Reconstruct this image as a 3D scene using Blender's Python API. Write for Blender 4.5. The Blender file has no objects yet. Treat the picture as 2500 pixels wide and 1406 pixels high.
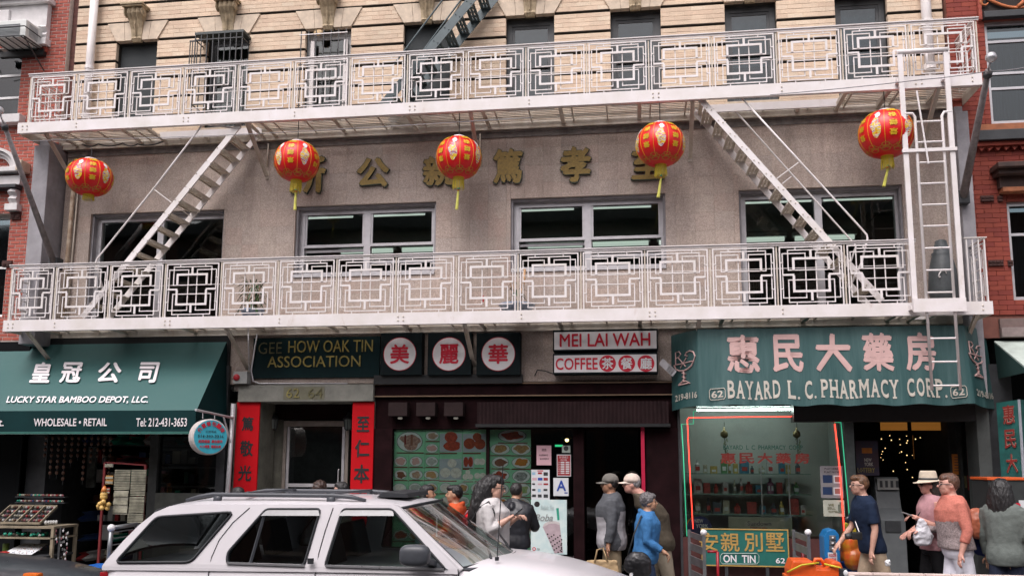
import bpy, bmesh, math, random
from mathutils import Vector, Matrix, noise, geometry
from math import sin, cos, pi, radians, sqrt, atan2
random.seed(7)
SC = bpy.context.scene
COL = SC.collection

# ---------------------------------------------------------------- camera
CAMZ = 1.9
YAW, PITCH, ROLL, FPX, CYS = -.1366, .1408, .0039, 2157.68, 119.1
fw = Vector((sin(YAW)*cos(PITCH), cos(YAW)*cos(PITCH), sin(PITCH)))
rt = Vector((cos(YAW), -sin(YAW), 0)); up = rt.cross(fw)
rt, up = rt*cos(ROLL)+up*sin(ROLL), -rt*sin(ROLL)+up*cos(ROLL)
CAM = Vector((0, 0, CAMZ))
cam = bpy.data.cameras.new('street_camera'); camo = bpy.data.objects.new('street_camera', cam)
COL.objects.link(camo); SC.camera = camo
camo.matrix_world = Matrix(((rt.x, up.x, -fw.x, CAM.x), (rt.y, up.y, -fw.y, CAM.y), (rt.z, up.z, -fw.z, CAM.z), (0, 0, 0, 1)))
cam.sensor_width = 36; cam.lens = FPX/2500*36; cam.shift_y = CYS/2500; cam.clip_end = 500; cam.clip_start = .1
def at(px, py, Y):
    """measured point of the photograph -> place on the upright plane Y metres down the street's depth"""
    d = fw + rt*((px-1250)/FPX) - up*((py-703-CYS)/FPX)
    return CAM + d*(Y/d.y)
def atx(px, py, X):
    d = fw + rt*((px-1250)/FPX) - up*((py-703-CYS)/FPX)
    return CAM + d*(X/d.x)

# ---------------------------------------------------------------- world, sun, exposure
SUN_EL, SUN_ROT = radians(58), radians(200)
w = bpy.data.worlds.new('World'); SC.world = w; w.use_nodes = True
nt = w.node_tree; nt.nodes.clear()
wo = nt.nodes.new('ShaderNodeOutputWorld'); bg = nt.nodes.new('ShaderNodeBackground'); sky = nt.nodes.new('ShaderNodeTexSky')
sky.sky_type = 'NISHITA'; sky.sun_disc = False; sky.sun_elevation = SUN_EL; sky.sun_rotation = SUN_ROT
sky.air_density = 1.2; sky.dust_density = 6.0; sky.ozone_density = 1.0
hs = nt.nodes.new('ShaderNodeHueSaturation'); hs.inputs['Saturation'].default_value = .22
mx = nt.nodes.new('ShaderNodeMix'); mx.data_type = 'RGBA'; mx.blend_type = 'MULTIPLY'; mx.inputs[0].default_value = 1
mx.inputs[7].default_value = (1.0, .95, .97, 1)
nt.links.new(sky.outputs[0], hs.inputs['Color']); nt.links.new(hs.outputs[0], mx.inputs[6]); nt.links.new(mx.outputs[2], bg.inputs[0])
bg.inputs[1].default_value = .15
nt.links.new(bg.outputs[0], wo.inputs[0])
sl = bpy.data.lights.new('sun', 'SUN'); sl.energy = .8; sl.angle = radians(35); sl.color = (1, .965, .95)
so = bpy.data.objects.new('sun', sl); COL.objects.link(so)
sd = Vector((sin(SUN_ROT)*cos(SUN_EL), cos(SUN_ROT)*cos(SUN_EL), sin(SUN_EL)))
so.rotation_euler = sd.to_track_quat('Z', 'Y').to_euler(); so.location = (0, -4, 20)
vs = SC.view_settings; vs.view_transform = 'Standard'; vs.look = 'None'; vs.gamma = 1; vs.use_curve_mapping = False
vs.exposure = 0.68
SC.cycles.max_bounces = 6; SC.cycles.diffuse_bounces = 3; SC.cycles.glossy_bounces = 3; SC.cycles.transparent_max_bounces = 10
SC.cycles.caustics_reflective = False; SC.cycles.caustics_refractive = False

# ---------------------------------------------------------------- materials
def srgb(r, g, b):
    f = lambda c: (c/255/12.92) if c/255 <= .04045 else ((c/255+.055)/1.055)**2.4
    return (f(r), f(g), f(b))
MATS = {}
def mat(name, col, rough=.6, metal=0., var=.12, scale=9., bump=0., bscale=60., spec=.5, emit=None, es=1., alt=None, stretch=None, coat=0.):
    """procedural principled material: base colour broken up by two noises, optional fine relief"""
    if name in MATS: return MATS[name]
    m = bpy.data.materials.new(name); m.use_nodes = True; n = m.node_tree; b = n.nodes['Principled BSDF']
    b.inputs['Roughness'].default_value = rough; b.inputs['Metallic'].default_value = metal
    b.inputs['Specular IOR Level'].default_value = spec
    if coat: b.inputs['Coat Weight'].default_value = coat; b.inputs['Coat Roughness'].default_value = .06
    c = tuple(col)+(1,)
    tc = n.nodes.new('ShaderNodeTexCoord'); mp = n.nodes.new('ShaderNodeMapping'); n.links.new(tc.outputs['Object'], mp.inputs[0])
    if stretch: mp.inputs['Scale'].default_value = stretch
    if var > 0:
        nz = n.nodes.new('ShaderNodeTexNoise'); nz.inputs['Scale'].default_value = scale; nz.inputs['Detail'].default_value = 6; nz.inputs['Roughness'].default_value = .65
        rp = n.nodes.new('ShaderNodeValToRGB'); n.links.new(mp.outputs[0], nz.inputs['Vector']); n.links.new(nz.outputs[0], rp.inputs[0])
        rp.color_ramp.elements[0].position = .28; rp.color_ramp.elements[1].position = .72
        d = alt if alt else tuple(x*(1-2*var) for x in col)
        rp.color_ramp.elements[0].color = tuple(d)+(1,); rp.color_ramp.elements[1].color = tuple(min(1, x*(1+var)) for x in col)+(1,)
        n.links.new(rp.outputs[0], b.inputs['Base Color'])
        mr = n.nodes.new('ShaderNodeMapRange'); n.links.new(nz.outputs[0], mr.inputs[0])
        mr.inputs[3].default_value = max(0, rough-.08); mr.inputs[4].default_value = min(1, rough+.08); n.links.new(mr.outputs[0], b.inputs['Roughness'])
    else: b.inputs['Base Color'].default_value = c
    if bump:
        n2 = n.nodes.new('ShaderNodeTexNoise'); n2.inputs['Scale'].default_value = bscale; n2.inputs['Detail'].default_value = 4
        bp = n.nodes.new('ShaderNodeBump'); bp.inputs['Strength'].default_value = bump; bp.inputs['Distance'].default_value = .01
        n.links.new(mp.outputs[0], n2.inputs['Vector']); n.links.new(n2.outputs[0], bp.inputs['Height']); n.links.new(bp.outputs[0], b.inputs['Normal'])
    if emit: b.inputs['Emission Color'].default_value = tuple(emit)+(1,); b.inputs['Emission Strength'].default_value = es
    MATS[name] = m; return m
def island_mat(name, cols, rough=.8, bump=.3, grime=.35, bscale=40):
    """masonry: every piece takes its own shade, with broad grime over the whole wall"""
    if name in MATS: return MATS[name]
    m = bpy.data.materials.new(name); m.use_nodes = True; n = m.node_tree; b = n.nodes['Principled BSDF']
    b.inputs['Roughness'].default_value = rough; b.inputs['Specular IOR Level'].default_value = .3
    oi = n.nodes.new('ShaderNodeObjectInfo'); ge = n.nodes.new('ShaderNodeNewGeometry'); ad = n.nodes.new('ShaderNodeMath'); ad.operation = 'ADD'
    fr = n.nodes.new('ShaderNodeMath'); fr.operation = 'FRACT'
    n.links.new(oi.outputs['Random'], ad.inputs[0]); n.links.new(ge.outputs['Random Per Island'], ad.inputs[1]); n.links.new(ad.outputs[0], fr.inputs[0])
    rp = n.nodes.new('ShaderNodeValToRGB'); n.links.new(fr.outputs[0], rp.inputs[0])
    e = rp.color_ramp.elements
    while len(e) < len(cols): e.new(.5)
    for i, c in enumerate(cols): e[i].position = i/(len(cols)-1); e[i].color = tuple(c)+(1,)
    nz = n.nodes.new('ShaderNodeTexNoise'); nz.inputs['Scale'].default_value = 1.1; nz.inputs['Detail'].default_value = 8; nz.inputs['Roughness'].default_value = .7
    n.links.new(ge.outputs['Position'], nz.inputs['Vector'])
    mr = n.nodes.new('ShaderNodeMapRange'); mr.inputs[1].default_value = .3; mr.inputs[2].default_value = .7
    mr.inputs[3].default_value = 1-grime; mr.inputs[4].default_value = 1.08; n.links.new(nz.outputs[0], mr.inputs[0])
    n3 = n.nodes.new('ShaderNodeTexNoise'); n3.inputs['Scale'].default_value = 130; n3.inputs['Detail'].default_value = 2; n.links.new(ge.outputs['Position'], n3.inputs['Vector'])
    m3 = n.nodes.new('ShaderNodeMapRange'); m3.inputs[1].default_value = .25; m3.inputs[2].default_value = .75; m3.inputs[3].default_value = .82; m3.inputs[4].default_value = 1.18; n.links.new(n3.outputs[0], m3.inputs[0])
    mm = n.nodes.new('ShaderNodeMath'); mm.operation = 'MULTIPLY'; n.links.new(mr.outputs[0], mm.inputs[0]); n.links.new(m3.outputs[0], mm.inputs[1])
    mu = n.nodes.new('ShaderNodeVectorMath'); mu.operation = 'SCALE'; n.links.new(rp.outputs[0], mu.inputs[0]); n.links.new(mm.outputs[0], mu.inputs['Scale'])
    n.links.new(mu.outputs[0], b.inputs['Base Color'])
    if bump:
        n2 = n.nodes.new('ShaderNodeTexNoise'); n2.inputs['Scale'].default_value = bscale; n2.inputs['Detail'].default_value = 3; n.links.new(ge.outputs['Position'], n2.inputs['Vector'])
        bp = n.nodes.new('ShaderNodeBump'); bp.inputs['Strength'].default_value = bump; bp.inputs['Distance'].default_value = .006
        n.links.new(n2.outputs[0], bp.inputs['Height']); n.links.new(bp.outputs[0], b.inputs['Normal'])
    MATS[name] = m; return m
def glass_mat(name, tint=(.8, .9, .88), refl=1.0, rough=.02):
    if name in MATS: return MATS[name]
    m = bpy.data.materials.new(name); m.use_nodes = True; n = m.node_tree; n.nodes.clear()
    o = n.nodes.new('ShaderNodeOutputMaterial'); t = n.nodes.new('ShaderNodeBsdfTransparent'); g = n.nodes.new('ShaderNodeBsdfGlossy')
    t.inputs[0].default_value = tuple(tint)+(1,); g.inputs['Roughness'].default_value = rough
    fr = n.nodes.new('ShaderNodeFresnel'); fr.inputs[0].default_value = 1.5; ml = n.nodes.new('ShaderNodeMath'); ml.operation = 'MULTIPLY'; ml.inputs[1].default_value = refl*1.6; ml.use_clamp = True
    nz = n.nodes.new('ShaderNodeTexNoise'); nz.inputs['Scale'].default_value = 1.3; bp = n.nodes.new('ShaderNodeBump'); bp.inputs['Strength'].default_value = .06; bp.inputs['Distance'].default_value = .05
    tc = n.nodes.new('ShaderNodeTexCoord'); n.links.new(tc.outputs['Object'], nz.inputs['Vector']); n.links.new(nz.outputs[0], bp.inputs['Height']); n.links.new(bp.outputs[0], g.inputs['Normal'])
    mi = n.nodes.new('ShaderNodeMixShader'); n.links.new(fr.outputs[0], ml.inputs[0]); n.links.new(ml.outputs[0], mi.inputs[0]); n.links.new(t.outputs[0], mi.inputs[1]); n.links.new(g.outputs[0], mi.inputs[2]); n.links.new(mi.outputs[0], o.inputs[0])
    MATS[name] = m; return m
def glow(name, col, s):
    return mat(name, col, .5, var=0, emit=col, es=s)

# ---------------------------------------------------------------- objects
LOC = {}
def wloc(o): return LOC.get(o.name, Vector((0, 0, 0)))
def link(o, parent=None):
    COL.objects.link(o)
    if parent is not None:
        o.parent = parent; o.matrix_parent_inverse = Matrix.Translation(-wloc(parent))
    return o
def tag(o, label=None, cat=None, group=None, kind=None):
    if label: o['label'] = label
    if cat: o['category'] = cat
    if group: o['group'] = group
    if kind: o['kind'] = kind
    return o
def thing(name, label, cat, loc, group=None):
    o = bpy.data.objects.new(name, None); o.empty_display_size = .1; o.location = loc; COL.objects.link(o); LOC[o.name] = Vector(loc)
    return tag(o, label, cat, group)
class MB:
    """gathers vertices and faces of ONE mesh"""
    def __init__(s): s.v = []; s.f = []; s.smooth = False
    def add(s, vs, fs):
        b = len(s.v); s.v += [tuple(x) for x in vs]; s.f += [tuple(b+i for i in f) for f in fs]; return s
    def box(s, x0, x1, y0, y1, z0, z1):
        if x1 < x0: x0, x1 = x1, x0
        if y1 < y0: y0, y1 = y1, y0
        if z1 < z0: z0, z1 = z1, z0
        return s.add([(x0, y0, z0), (x1, y0, z0), (x1, y1, z0), (x0, y1, z0), (x0, y0, z1), (x1, y0, z1), (x1, y1, z1), (x0, y1, z1)],
                     [(0, 3, 2, 1), (4, 5, 6, 7), (0, 1, 5, 4), (1, 2, 6, 5), (2, 3, 7, 6), (3, 0, 4, 7)])
    def cbox(s, x0, x1, y0, y1, z0, z1, c=.006):
        """box whose front (low-y) edges are chamfered"""
        return s.add([(x0+c, y0, z0+c), (x1-c, y0, z0+c), (x1-c, y0, z1-c), (x0+c, y0, z1-c), (x0, y0+c, z0), (x1, y0+c, z0), (x1, y0+c, z1), (x0, y0+c, z1), (x0, y1, z0), (x1, y1, z0), (x1, y1, z1), (x0, y1, z1)],
                     [(0, 1, 2, 3), (0, 4, 5, 1), (1, 5, 6, 2), (2, 6, 7, 3), (3, 7, 4, 0), (4, 8, 9, 5), (5, 9, 10, 6), (6, 10, 11, 7), (7, 11, 8, 4), (8, 11, 10, 9)])
    def bar(s, p, q, w, h=None, ref=(0, 0, 1)):
        """square bar from p to q; w across (sideways), h along ref"""
        p, q = Vector(p), Vector(q); h = h or w; d = (q-p).normalized(); r = Vector(ref)
        if abs(d.dot(r)) > .98: r = Vector((0, 1, 0)) if abs(d.y) < .9 else Vector((1, 0, 0))
        a = d.cross(r).normalized(); b = a.cross(d).normalized(); a *= w/2; b *= h/2
        return s.add([p-a-b, p+a-b, p+a+b, p-a+b, q-a-b, q+a-b, q+a+b, q-a+b], [(0, 3, 2, 1), (4, 5, 6, 7), (0, 1, 5, 4), (1, 2, 6, 5), (2, 3, 7, 6), (3, 0, 4, 7)])
    def loft(s, rings, cap=True, close=True):
        n = len(rings[0]); b = []; 
        vs = [p for r in rings for p in r]; fs = []
        for i in range(len(rings)-1):
            for j in range(n if close else n-1):
                k = (j+1) % n; fs.append((i*n+j, i*n+k, (i+1)*n+k, (i+1)*n+j))
        if cap: fs.append(tuple(range(n))[::-1]); fs.append(tuple((len(rings)-1)*n+j for j in range(n)))
        return s.add(vs, fs)
    def tube(s, pts, rad, n=8, ref=(0, 0, 1), ell=1., cap=True):
        """round tube through pts; rad one number or one per point (a pair = elliptical)"""
        pts = [Vector(p) for p in pts]; rings = []; a = None
        for i, p in enumerate(pts):
            d = pts[min(i+1, len(pts)-1)]-pts[max(i-1, 0)]
            if d.length < 1e-9: d = Vector((0, 0, 1))
            d.normalize()
            if a is None:
                r = Vector(ref)
                if abs(d.dot(r)) > .95: r = Vector((0, 1, 0)) if abs(d.y) < .8 else Vector((1, 0, 0))
                a = d.cross(r).normalized()
            else:
                a = a-d*a.dot(d); a = a.normalized() if a.length > 1e-6 else d.orthogonal().normalized()
            b = a.cross(d); R = rad[i] if isinstance(rad, (list, tuple)) else rad
            ra, rb = R if isinstance(R, (list, tuple)) else (R, R*ell)
            rings.append([p+a*(cos(2*pi*k/n)*ra)+b*(sin(2*pi*k/n)*rb) for k in range(n)])
        return s.loft(rings, cap)
    def lathe(s, c, prof, n=16, axis=(0, 0, 1)):
        c = Vector(c); ax = Vector(axis).normalized(); a = ax.orthogonal().normalized(); b = ax.cross(a)
        return s.loft([[c+ax*h+a*(r*cos(2*pi*k/n))+b*(r*sin(2*pi*k/n)) for k in range(n)] for r, h in prof], True)
    def ball(s, c, rx, ry=None, rz=None, n=12, m=8, R=None):
        c = Vector(c); ry = ry or rx; rz = rz or rx; rings = []
        for i in range(m+1):
            t = pi*i/m; st = max(.02, sin(t))
            ring = [Vector((rx*st*cos(2*pi*k/n), ry*st*sin(2*pi*k/n), -rz*cos(t))) for k in range(n)]
            rings.append([c+(R @ p if R else p) for p in ring])
        return s.loft(rings, True)
    def prism(s, poly, O, U, V, N, d):
        """2-D outline (u,v) -> solid of thickness d along N"""
        O, U, V, N = Vector(O), Vector(U), Vector(V), Vector(N); n = len(poly)
        a = [O+U*u+V*v for u, v in poly]; b = [p+N*d for p in a]
        tri = geometry.tessellate_polygon([[Vector((u, v, 0)) for u, v in poly]])
        fs = [tuple(t) for t in tri]+[tuple(n+i for i in t[::-1]) for t in tri]
        fs += [(i, (i+1) % n, n+(i+1) % n, n+i) for i in range(n)]
        return s.add(a+b, fs)
    def quad(s, *p): return s.add(p, [tuple(range(len(p)))])
    def build(s, name, m=None, parent=None, smooth=None, bevel=0, fix=True, **kw):
        me = bpy.data.meshes.new(name); me.from_pydata([tuple(v) for v in s.v], [], s.f); me.validate()
        if fix or bevel:
            b = bmesh.new(); b.from_mesh(me); bmesh.ops.recalc_face_normals(b, faces=b.faces)
            if bevel:
                ed = [e for e in b.edges if len(e.link_faces) == 2 and e.calc_face_angle(0) > .6]
                bmesh.ops.bevel(b, geom=ed, offset=bevel, segments=2, affect='EDGES', profile=.6, clamp_overlap=True)
            b.to_mesh(me); b.free()
        if m: me.materials.append(m)
        if smooth if smooth is not None else s.smooth: me.shade_smooth()
        elif bevel or smooth is None and len(s.f) > 60 and kw.get('auto', False): pass
        kw.pop('auto', None)
        o = bpy.data.objects.new(name, me); link(o, parent); return tag(o, **kw)
def inst(name, me, loc, parent, rot=None, scale=None):
    """one more piece that shares mesh data"""
    o = bpy.data.objects.new(name, me); COL.objects.link(o); o.parent = parent; o.matrix_parent_inverse = Matrix.Translation(-wloc(parent)); o.location = loc
    if rot: o.rotation_euler = rot
    if scale: o.scale = scale
    return o
def grid_sheet(O, U, V, nu, nv, fn=None):
    m = MB(); O, U, V = Vector(O), Vector(U), Vector(V)
    for j in range(nv+1):
        for i in range(nu+1):
            p = O+U*(i/nu)+V*(j/nv); m.v.append(tuple(p+(fn(i/nu, j/nv) if fn else Vector())))
    for j in range(nv):
        for i in range(nu):
            a = j*(nu+1)+i; m.f.append((a, a+1, a+nu+2, a+nu+1))
    return m
# ---- lettering: glyph meshes laid on a plane
_TX = {}
_WS = bpy.data.scenes.new('workbench')                          # a small empty scene, only for turning curves and modifiers into meshes
def bake(o):
    _WS.collection.objects.link(o); vl = _WS.view_layers[0]; vl.update(); dg = vl.depsgraph; dg.update()
    return bpy.data.meshes.new_from_object(o.evaluated_get(dg))
def glyphs(s, bold=.0, shear=0., res=3):
    k = (s, bold, shear)
    if k in _TX: return _TX[k]
    if bold > .012:         # brush weight: overlapping shifted copies, each a hair further out
        vs, fs = glyphs(s, 0, shear, res); n = len(vs); V = []; F = []; e = bold*.62/max(1, len(s)*(.8 if ord(s[0]) > 0x2e80 else .6)); bold = bold if ord(s[0]) > 0x2e80 else bold*1.2
        for q, (a, b) in enumerate(((0, 0), (1, .35), (-1, -.35), (-.35, 1), (.35, -1))):
            V += [((x+a*e)/(1)*(1-2*e)+e, (y+b*bold*.62)*(1-1.2*bold)+.6*bold, q) for x, y, *_ in vs]; F += [tuple(i+q*n for i in f) for f in fs]
        _TX[k] = (V, F); return _TX[k]
    c = bpy.data.curves.new('lettering', 'FONT'); c.body = s; c.offset = bold; c.shear = shear; c.resolution_u = res
    o = bpy.data.objects.new('lettering', c); me = bake(o)
    vs = [(v.co.x, v.co.y) for v in me.vertices]; fs = [tuple(p.vertices) for p in me.polygons]
    bpy.data.objects.remove(o); bpy.data.curves.remove(c); bpy.data.meshes.remove(me)
    x0 = min(v[0] for v in vs); x1 = max(v[0] for v in vs); y0 = min(v[1] for v in vs); y1 = max(v[1] for v in vs)
    _TX[k] = ([((x-x0)/(x1-x0), (y-y0)/(y1-y0)) for x, y in vs], fs); return _TX[k]
def text(name, s, O, U, V, m, parent, bold=.0, depth=.003, shear=0., warp=None, res=3, **kw):
    """lettering s filling the rectangle O + u*U + v*V, standing depth proud of it"""
    vs, fs = glyphs(s, bold, shear, res); O, U, V = Vector(O), Vector(U), Vector(V); N = U.cross(V).normalized()
    LY_ = [q[2] if len(q) > 2 else 0 for q in vs]; vs = [q[:2] for q in vs]
    if warp:
        P = []
        NW = (warp(.6, .5)-warp(.4, .5)).cross(warp(.5, .6)-warp(.5, .4)).normalized()
        P = [warp(u, v)+NW*(.0006*l) for (u, v), l in zip(vs, LY_)]
    else: P = [O+U*u+V*v+N*(depth+.0006*l) for (u, v), l in zip(vs, LY_)]
    mb = MB(); n = len(P); mb.v = [tuple(p) for p in P]; mb.f = [tuple(f) for f in fs]
    if depth > .008:                                            # solid letters: add their sides
        cnt = {}
        for f in fs:
            for a, b in zip(f, f[1:]+f[:1]): cnt[(a, b)] = 1
        mb.v += [tuple(p-N*depth*.98) for p in P]
        mb.f += [(b, a, a+n, b+n) for (a, b) in cnt if (b, a) not in cnt]
    return mb.build(name, m, parent, fix=False, **kw)
def wtext(name, s, x0, y0, x1, y1, Y, m, parent, **kw):
    """lettering on the upright plane Y between the measured corners"""
    a = at(x0, y1, Y); b = at(x1, y1, Y); c = at((x0+x1)/2, y0, Y); d = at((x0+x1)/2, y1, Y)
    return text(name, s, a, (b.x-a.x, 0, 0), (0, 0, c.z-d.z), m, parent, **kw)
def rect(x0, y0, x1, y1, Y):
    """measured rectangle on plane Y -> (xl, xr, zb, zt)"""
    a = at(x0, (y0+y1)/2, Y); b = at(x1, (y0+y1)/2, Y); t = at((x0+x1)/2, y0, Y); c = at((x0+x1)/2, y1, Y)
    return a.x, b.x, c.z, t.z
YB = 11.62          # balcony front plane
YW = 12.42          # wall face
# ================================================================ shared materials
M_white = mat('white_painted_steel', (.73, .695, .71), .5, var=.05, scale=2.6, bump=.15, bscale=90, alt=(.63, .59, .56))
M_white2 = mat('cream_painted_steel', (.60, .56, .50), .55, var=.1, scale=5, alt=(.42, .35, .27), bump=.1)
M_stucco = mat('grey_stucco', (.30, .29, .31), .85, var=.16, scale=4, bump=.35, bscale=70)
M_core = mat('granite_joint', (.40, .35, .32), .95, var=.15)
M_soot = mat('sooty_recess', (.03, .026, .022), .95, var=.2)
M_bmort = mat('buff_mortar', srgb(208, 188, 166), .95, var=.1, scale=20)
M_mortar = mat('mortar_pale', (.5, .42, .38), .95, var=.12, scale=20, bump=.3)
M_granite = island_mat('speckled_granite', [srgb(178, 164, 154), srgb(181, 166, 156), srgb(175, 162, 154), srgb(182, 166, 156), srgb(178, 160, 150)], .75, .1, .25, 160)
def streaks(m, col, amount=.5, lo=.6, hi=.75, sc=1., stretch=(4, 4, .5)):
    """vertical run marks of another colour (rust, soot) over whatever colour the material has"""
    n = m.node_tree; b = n.nodes['Principled BSDF']; ln = b.inputs['Base Color'].links[0].from_socket; ge = n.nodes.new('ShaderNodeNewGeometry'); mp_ = n.nodes.new('ShaderNodeMapping'); mp_.inputs['Scale'].default_value = stretch
    z = n.nodes.new('ShaderNodeTexNoise'); z.inputs['Scale'].default_value = sc; z.inputs['Detail'].default_value = 7; z.inputs['Roughness'].default_value = .7
    r = n.nodes.new('ShaderNodeMapRange'); r.inputs[1].default_value = lo; r.inputs[2].default_value = hi; r.inputs[3].default_value = 0; r.inputs[4].default_value = amount
    x = n.nodes.new('ShaderNodeMix'); x.data_type = 'RGBA'; n.links.new(ge.outputs['Position'], mp_.inputs[0]); n.links.new(mp_.outputs[0], z.inputs['Vector']); n.links.new(z.outputs[0], r.inputs[0]); n.links.new(r.outputs[0], x.inputs[0]); n.links.new(ln, x.inputs[6]); x.inputs[7].default_value = tuple(col)+(1,); n.links.new(x.outputs[2], b.inputs['Base Color'])
streaks(M_white, (.34, .2, .12), .45, .60, .78, 2.2, (2.5, 2.5, 1)); streaks(M_white2, (.26, .13, .07), .5, .57, .75, 2.0, (2.5, 2.5, 1))
def speckle(m, sc=150, lo=.55, hi=1.45):
    n = m.node_tree; b = n.nodes['Principled BSDF']; ln = b.inputs['Base Color'].links[0].from_socket
    ge = n.nodes.new('ShaderNodeNewGeometry'); v = n.nodes.new('ShaderNodeTexNoise'); v.inputs['Scale'].default_value = sc; v.inputs['Detail'].default_value = 1
    n.links.new(ge.outputs['Position'], v.inputs['Vector']); mr = n.nodes.new('ShaderNodeMapRange')
    mr.inputs[1].default_value = .3; mr.inputs[2].default_value = .7; mr.inputs[3].default_value = lo; mr.inputs[4].default_value = hi
    n.links.new(v.outputs[0], mr.inputs[0]); mu = n.nodes.new('ShaderNodeVectorMath'); mu.operation = 'SCALE'
    n.links.new(ln, mu.inputs[0]); n.links.new(mr.outputs[0], mu.inputs['Scale']); n.links.new(mu.outputs[0], b.inputs['Base Color'])
speckle(M_granite, 75, .8, 1.2); streaks(M_granite, (.16, .12, .10), .45, .5, .72, 1.3, (1.6, 1.6, .22)); streaks(M_granite, (.42, .24, .20), .35, .58, .75, .8, (1.2, 1.2, .6))
M_buff = island_mat('buff_brick', [srgb(212, 189, 166), srgb(217, 196, 173), srgb(206, 182, 160), srgb(218, 200, 178), srgb(210, 184, 161)], .85, .35, .22, 50)
M_red = island_mat('red_brick', [srgb(166, 86, 72), srgb(176, 98, 84), srgb(154, 76, 66), srgb(170, 90, 78)], .8, .4, .25, 50)
M_stone = mat('limestone', srgb(205, 188, 168), .8, var=.12, scale=10, bump=.3, bscale=40)
M_stone2 = mat('carved_stone', srgb(178, 160, 132), .8, var=.22, scale=14, bump=.5, bscale=30)
M_brown = mat('brownstone', srgb(150, 70, 56), .8, var=.2, scale=5, bump=.35, bscale=30)
M_orange = mat('terracotta_band', srgb(158, 98, 66), .75, var=.2, scale=8, bump=.3)
M_dark = mat('dark_metal', (.035, .038, .042), .5, var=.2)
M_black = mat('black_paint', (.012, .013, .014), .45, var=.2)
M_alu = mat('aluminium_frame', (.52, .51, .53), .4, metal=.35, var=.08)
M_wframe = mat('charcoal_frame', (.07, .075, .08), .5, var=.15)
M_wwhite = mat('white_frame', (.68, .68, .68), .45, var=.06)
M_glass = glass_mat('window_glass', (.82, .86, .84), .85)
M_glassd = glass_mat('dusty_glass', (.5, .58, .6), 1.1, .05)
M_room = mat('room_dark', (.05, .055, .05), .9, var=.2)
M_ceil = mat('room_ceiling', (.34, .37, .34), .9, var=.1)
M_tube = glow('fluorescent_tube', (.66, .74, .67), .62)
M_screen = mat('insect_screen', (.035, .042, .045), .8, var=.15, scale=60)
M_brownmetal = mat('brown_storefront', (.014, .005, .006), .85, var=.3, scale=5, spec=.08)

# ================================================================ ground
def road():
    m = grid_sheet((-60, -14, 0), (120, 0, 0), (0, 23.35, 0), 60, 24, lambda u, v: Vector((0, 0, .012*noise.noise(Vector((u*30, v*8, 0))))))
    m.build('road', mat('asphalt', (.05, .05, .052), .85, var=.25, scale=2, bump=.5, bscale=120), kind='structure')
    MB().box(-60, 60, 9.35, 9.5, -.2, .13).build('kerb', mat('kerb_granite', (.28, .27, .26), .8, var=.15, bump=.3), bevel=.01, kind='structure')
    sw = MB().box(-60, 60, 9.504, 12.9, -.2, .118).build('sidewalk', mat('pavement_joint', (.12, .115, .11), .9), kind='structure')
    me = None; k = 0; st = MB(); pm = island_mat('pavement_slab', [(.27, .26, .25), (.31, .30, .28), (.24, .235, .23)], .85, .3, .35)
    for i in range(-40, 40):
        for j in range(2):
            x = i*1.5; y = 9.51+j*1.5
            if -9 < x < 7 and k < 60:
                if me is None:
                    o = MB().box(0, 1.49, 0, 1.49, 0, .012).build('paving_slab', pm, sw, bevel=.003); me = o.data; o.location = (x, y, .118); k += 1
                else: inst('paving_slab', me, (x, y, .118), sw); k += 1
            else: st.box(x, x+1.49, y, y+1.49, .118, .13)
    st.build('far_paving_slabs', pm, sw, kind='stuff')
road()
def opposite():
    """the far side of the street, behind the camera: what the windows mirror and what shades the low sky"""
    y = -14; m = MB().box(-45, 45, y-8, y, 0, 13)
    b = thing('opposite_building', 'brick apartment row across the street behind the viewer', 'building', (0, y-4, 0))
    m.build('wall', mat('opposite_brick', (.16, .09, .07), .9, var=.2, scale=3), b)
    c = MB(); d = MB(); e = MB()
    for i in range(-14, 15):
        for z in (4.6, 7.6, 10.4):
            c.box(i*3-.6, i*3+.6, y-.01, y+.03, z, z+1.7)
            d.box(i*3-.75, i*3+.75, y, y+.12, z-.15, z-.02)
        e.box(i*3-1.3, i*3+1.3, y, y+.05, .4, 3.2)
    c.build('window_panes', M_black, b, kind='stuff'); d.build('sills', M_stone, b, kind='stuff'); e.build('shopfronts', M_dark, b, kind='stuff')
    MB().box(-45, 45, y, y+.7, 12.6, 13.2).build('cornice', M_dark, b)
opposite()

# ================================================================ masonry helpers
def holes_boxes(x0, x1, z0, z1, y0, y1, holes, mb=None):
    """wall slab with rectangular openings, as butted boxes"""
    mb = mb or MB(); zs = sorted({z0, z1, *[min(max(h[k], z0), z1) for h in holes for k in (2, 3)]})
    for a, b in zip(zs, zs[1:]):
        if b-a < 1e-4: continue
        cut = sorted((h[0], h[1]) for h in holes if h[2] < b-1e-5 and h[3] > a+1e-5); x = x0
        for c, d in cut:
            if c > x+1e-4: mb.box(x, min(c, x1), y0, y1, a, b)
            x = max(x, d)
        if x < x1-1e-4: mb.box(x, x1, y0, y1, a, b)
    return mb
def clip(r, holes):
    out = [r]
    for h in holes:
        nx = []
        for (a, b, c, d) in out:
            if h[0] >= b or h[1] <= a or h[2] >= d or h[3] <= c: nx.append((a, b, c, d)); continue
            if a < h[0]: nx.append((a, h[0], c, d))
            if b > h[1]: nx.append((h[1], b, c, d))
            if d > h[3]: nx.append((max(a, h[0]), min(b, h[1]), h[3], d))
            if c < h[2]: nx.append((max(a, h[0]), min(b, h[1]), c, h[2]))
        out = nx
    return [r for r in out if r[1]-r[0] > .012 and r[3]-r[2] > .012]
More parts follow.
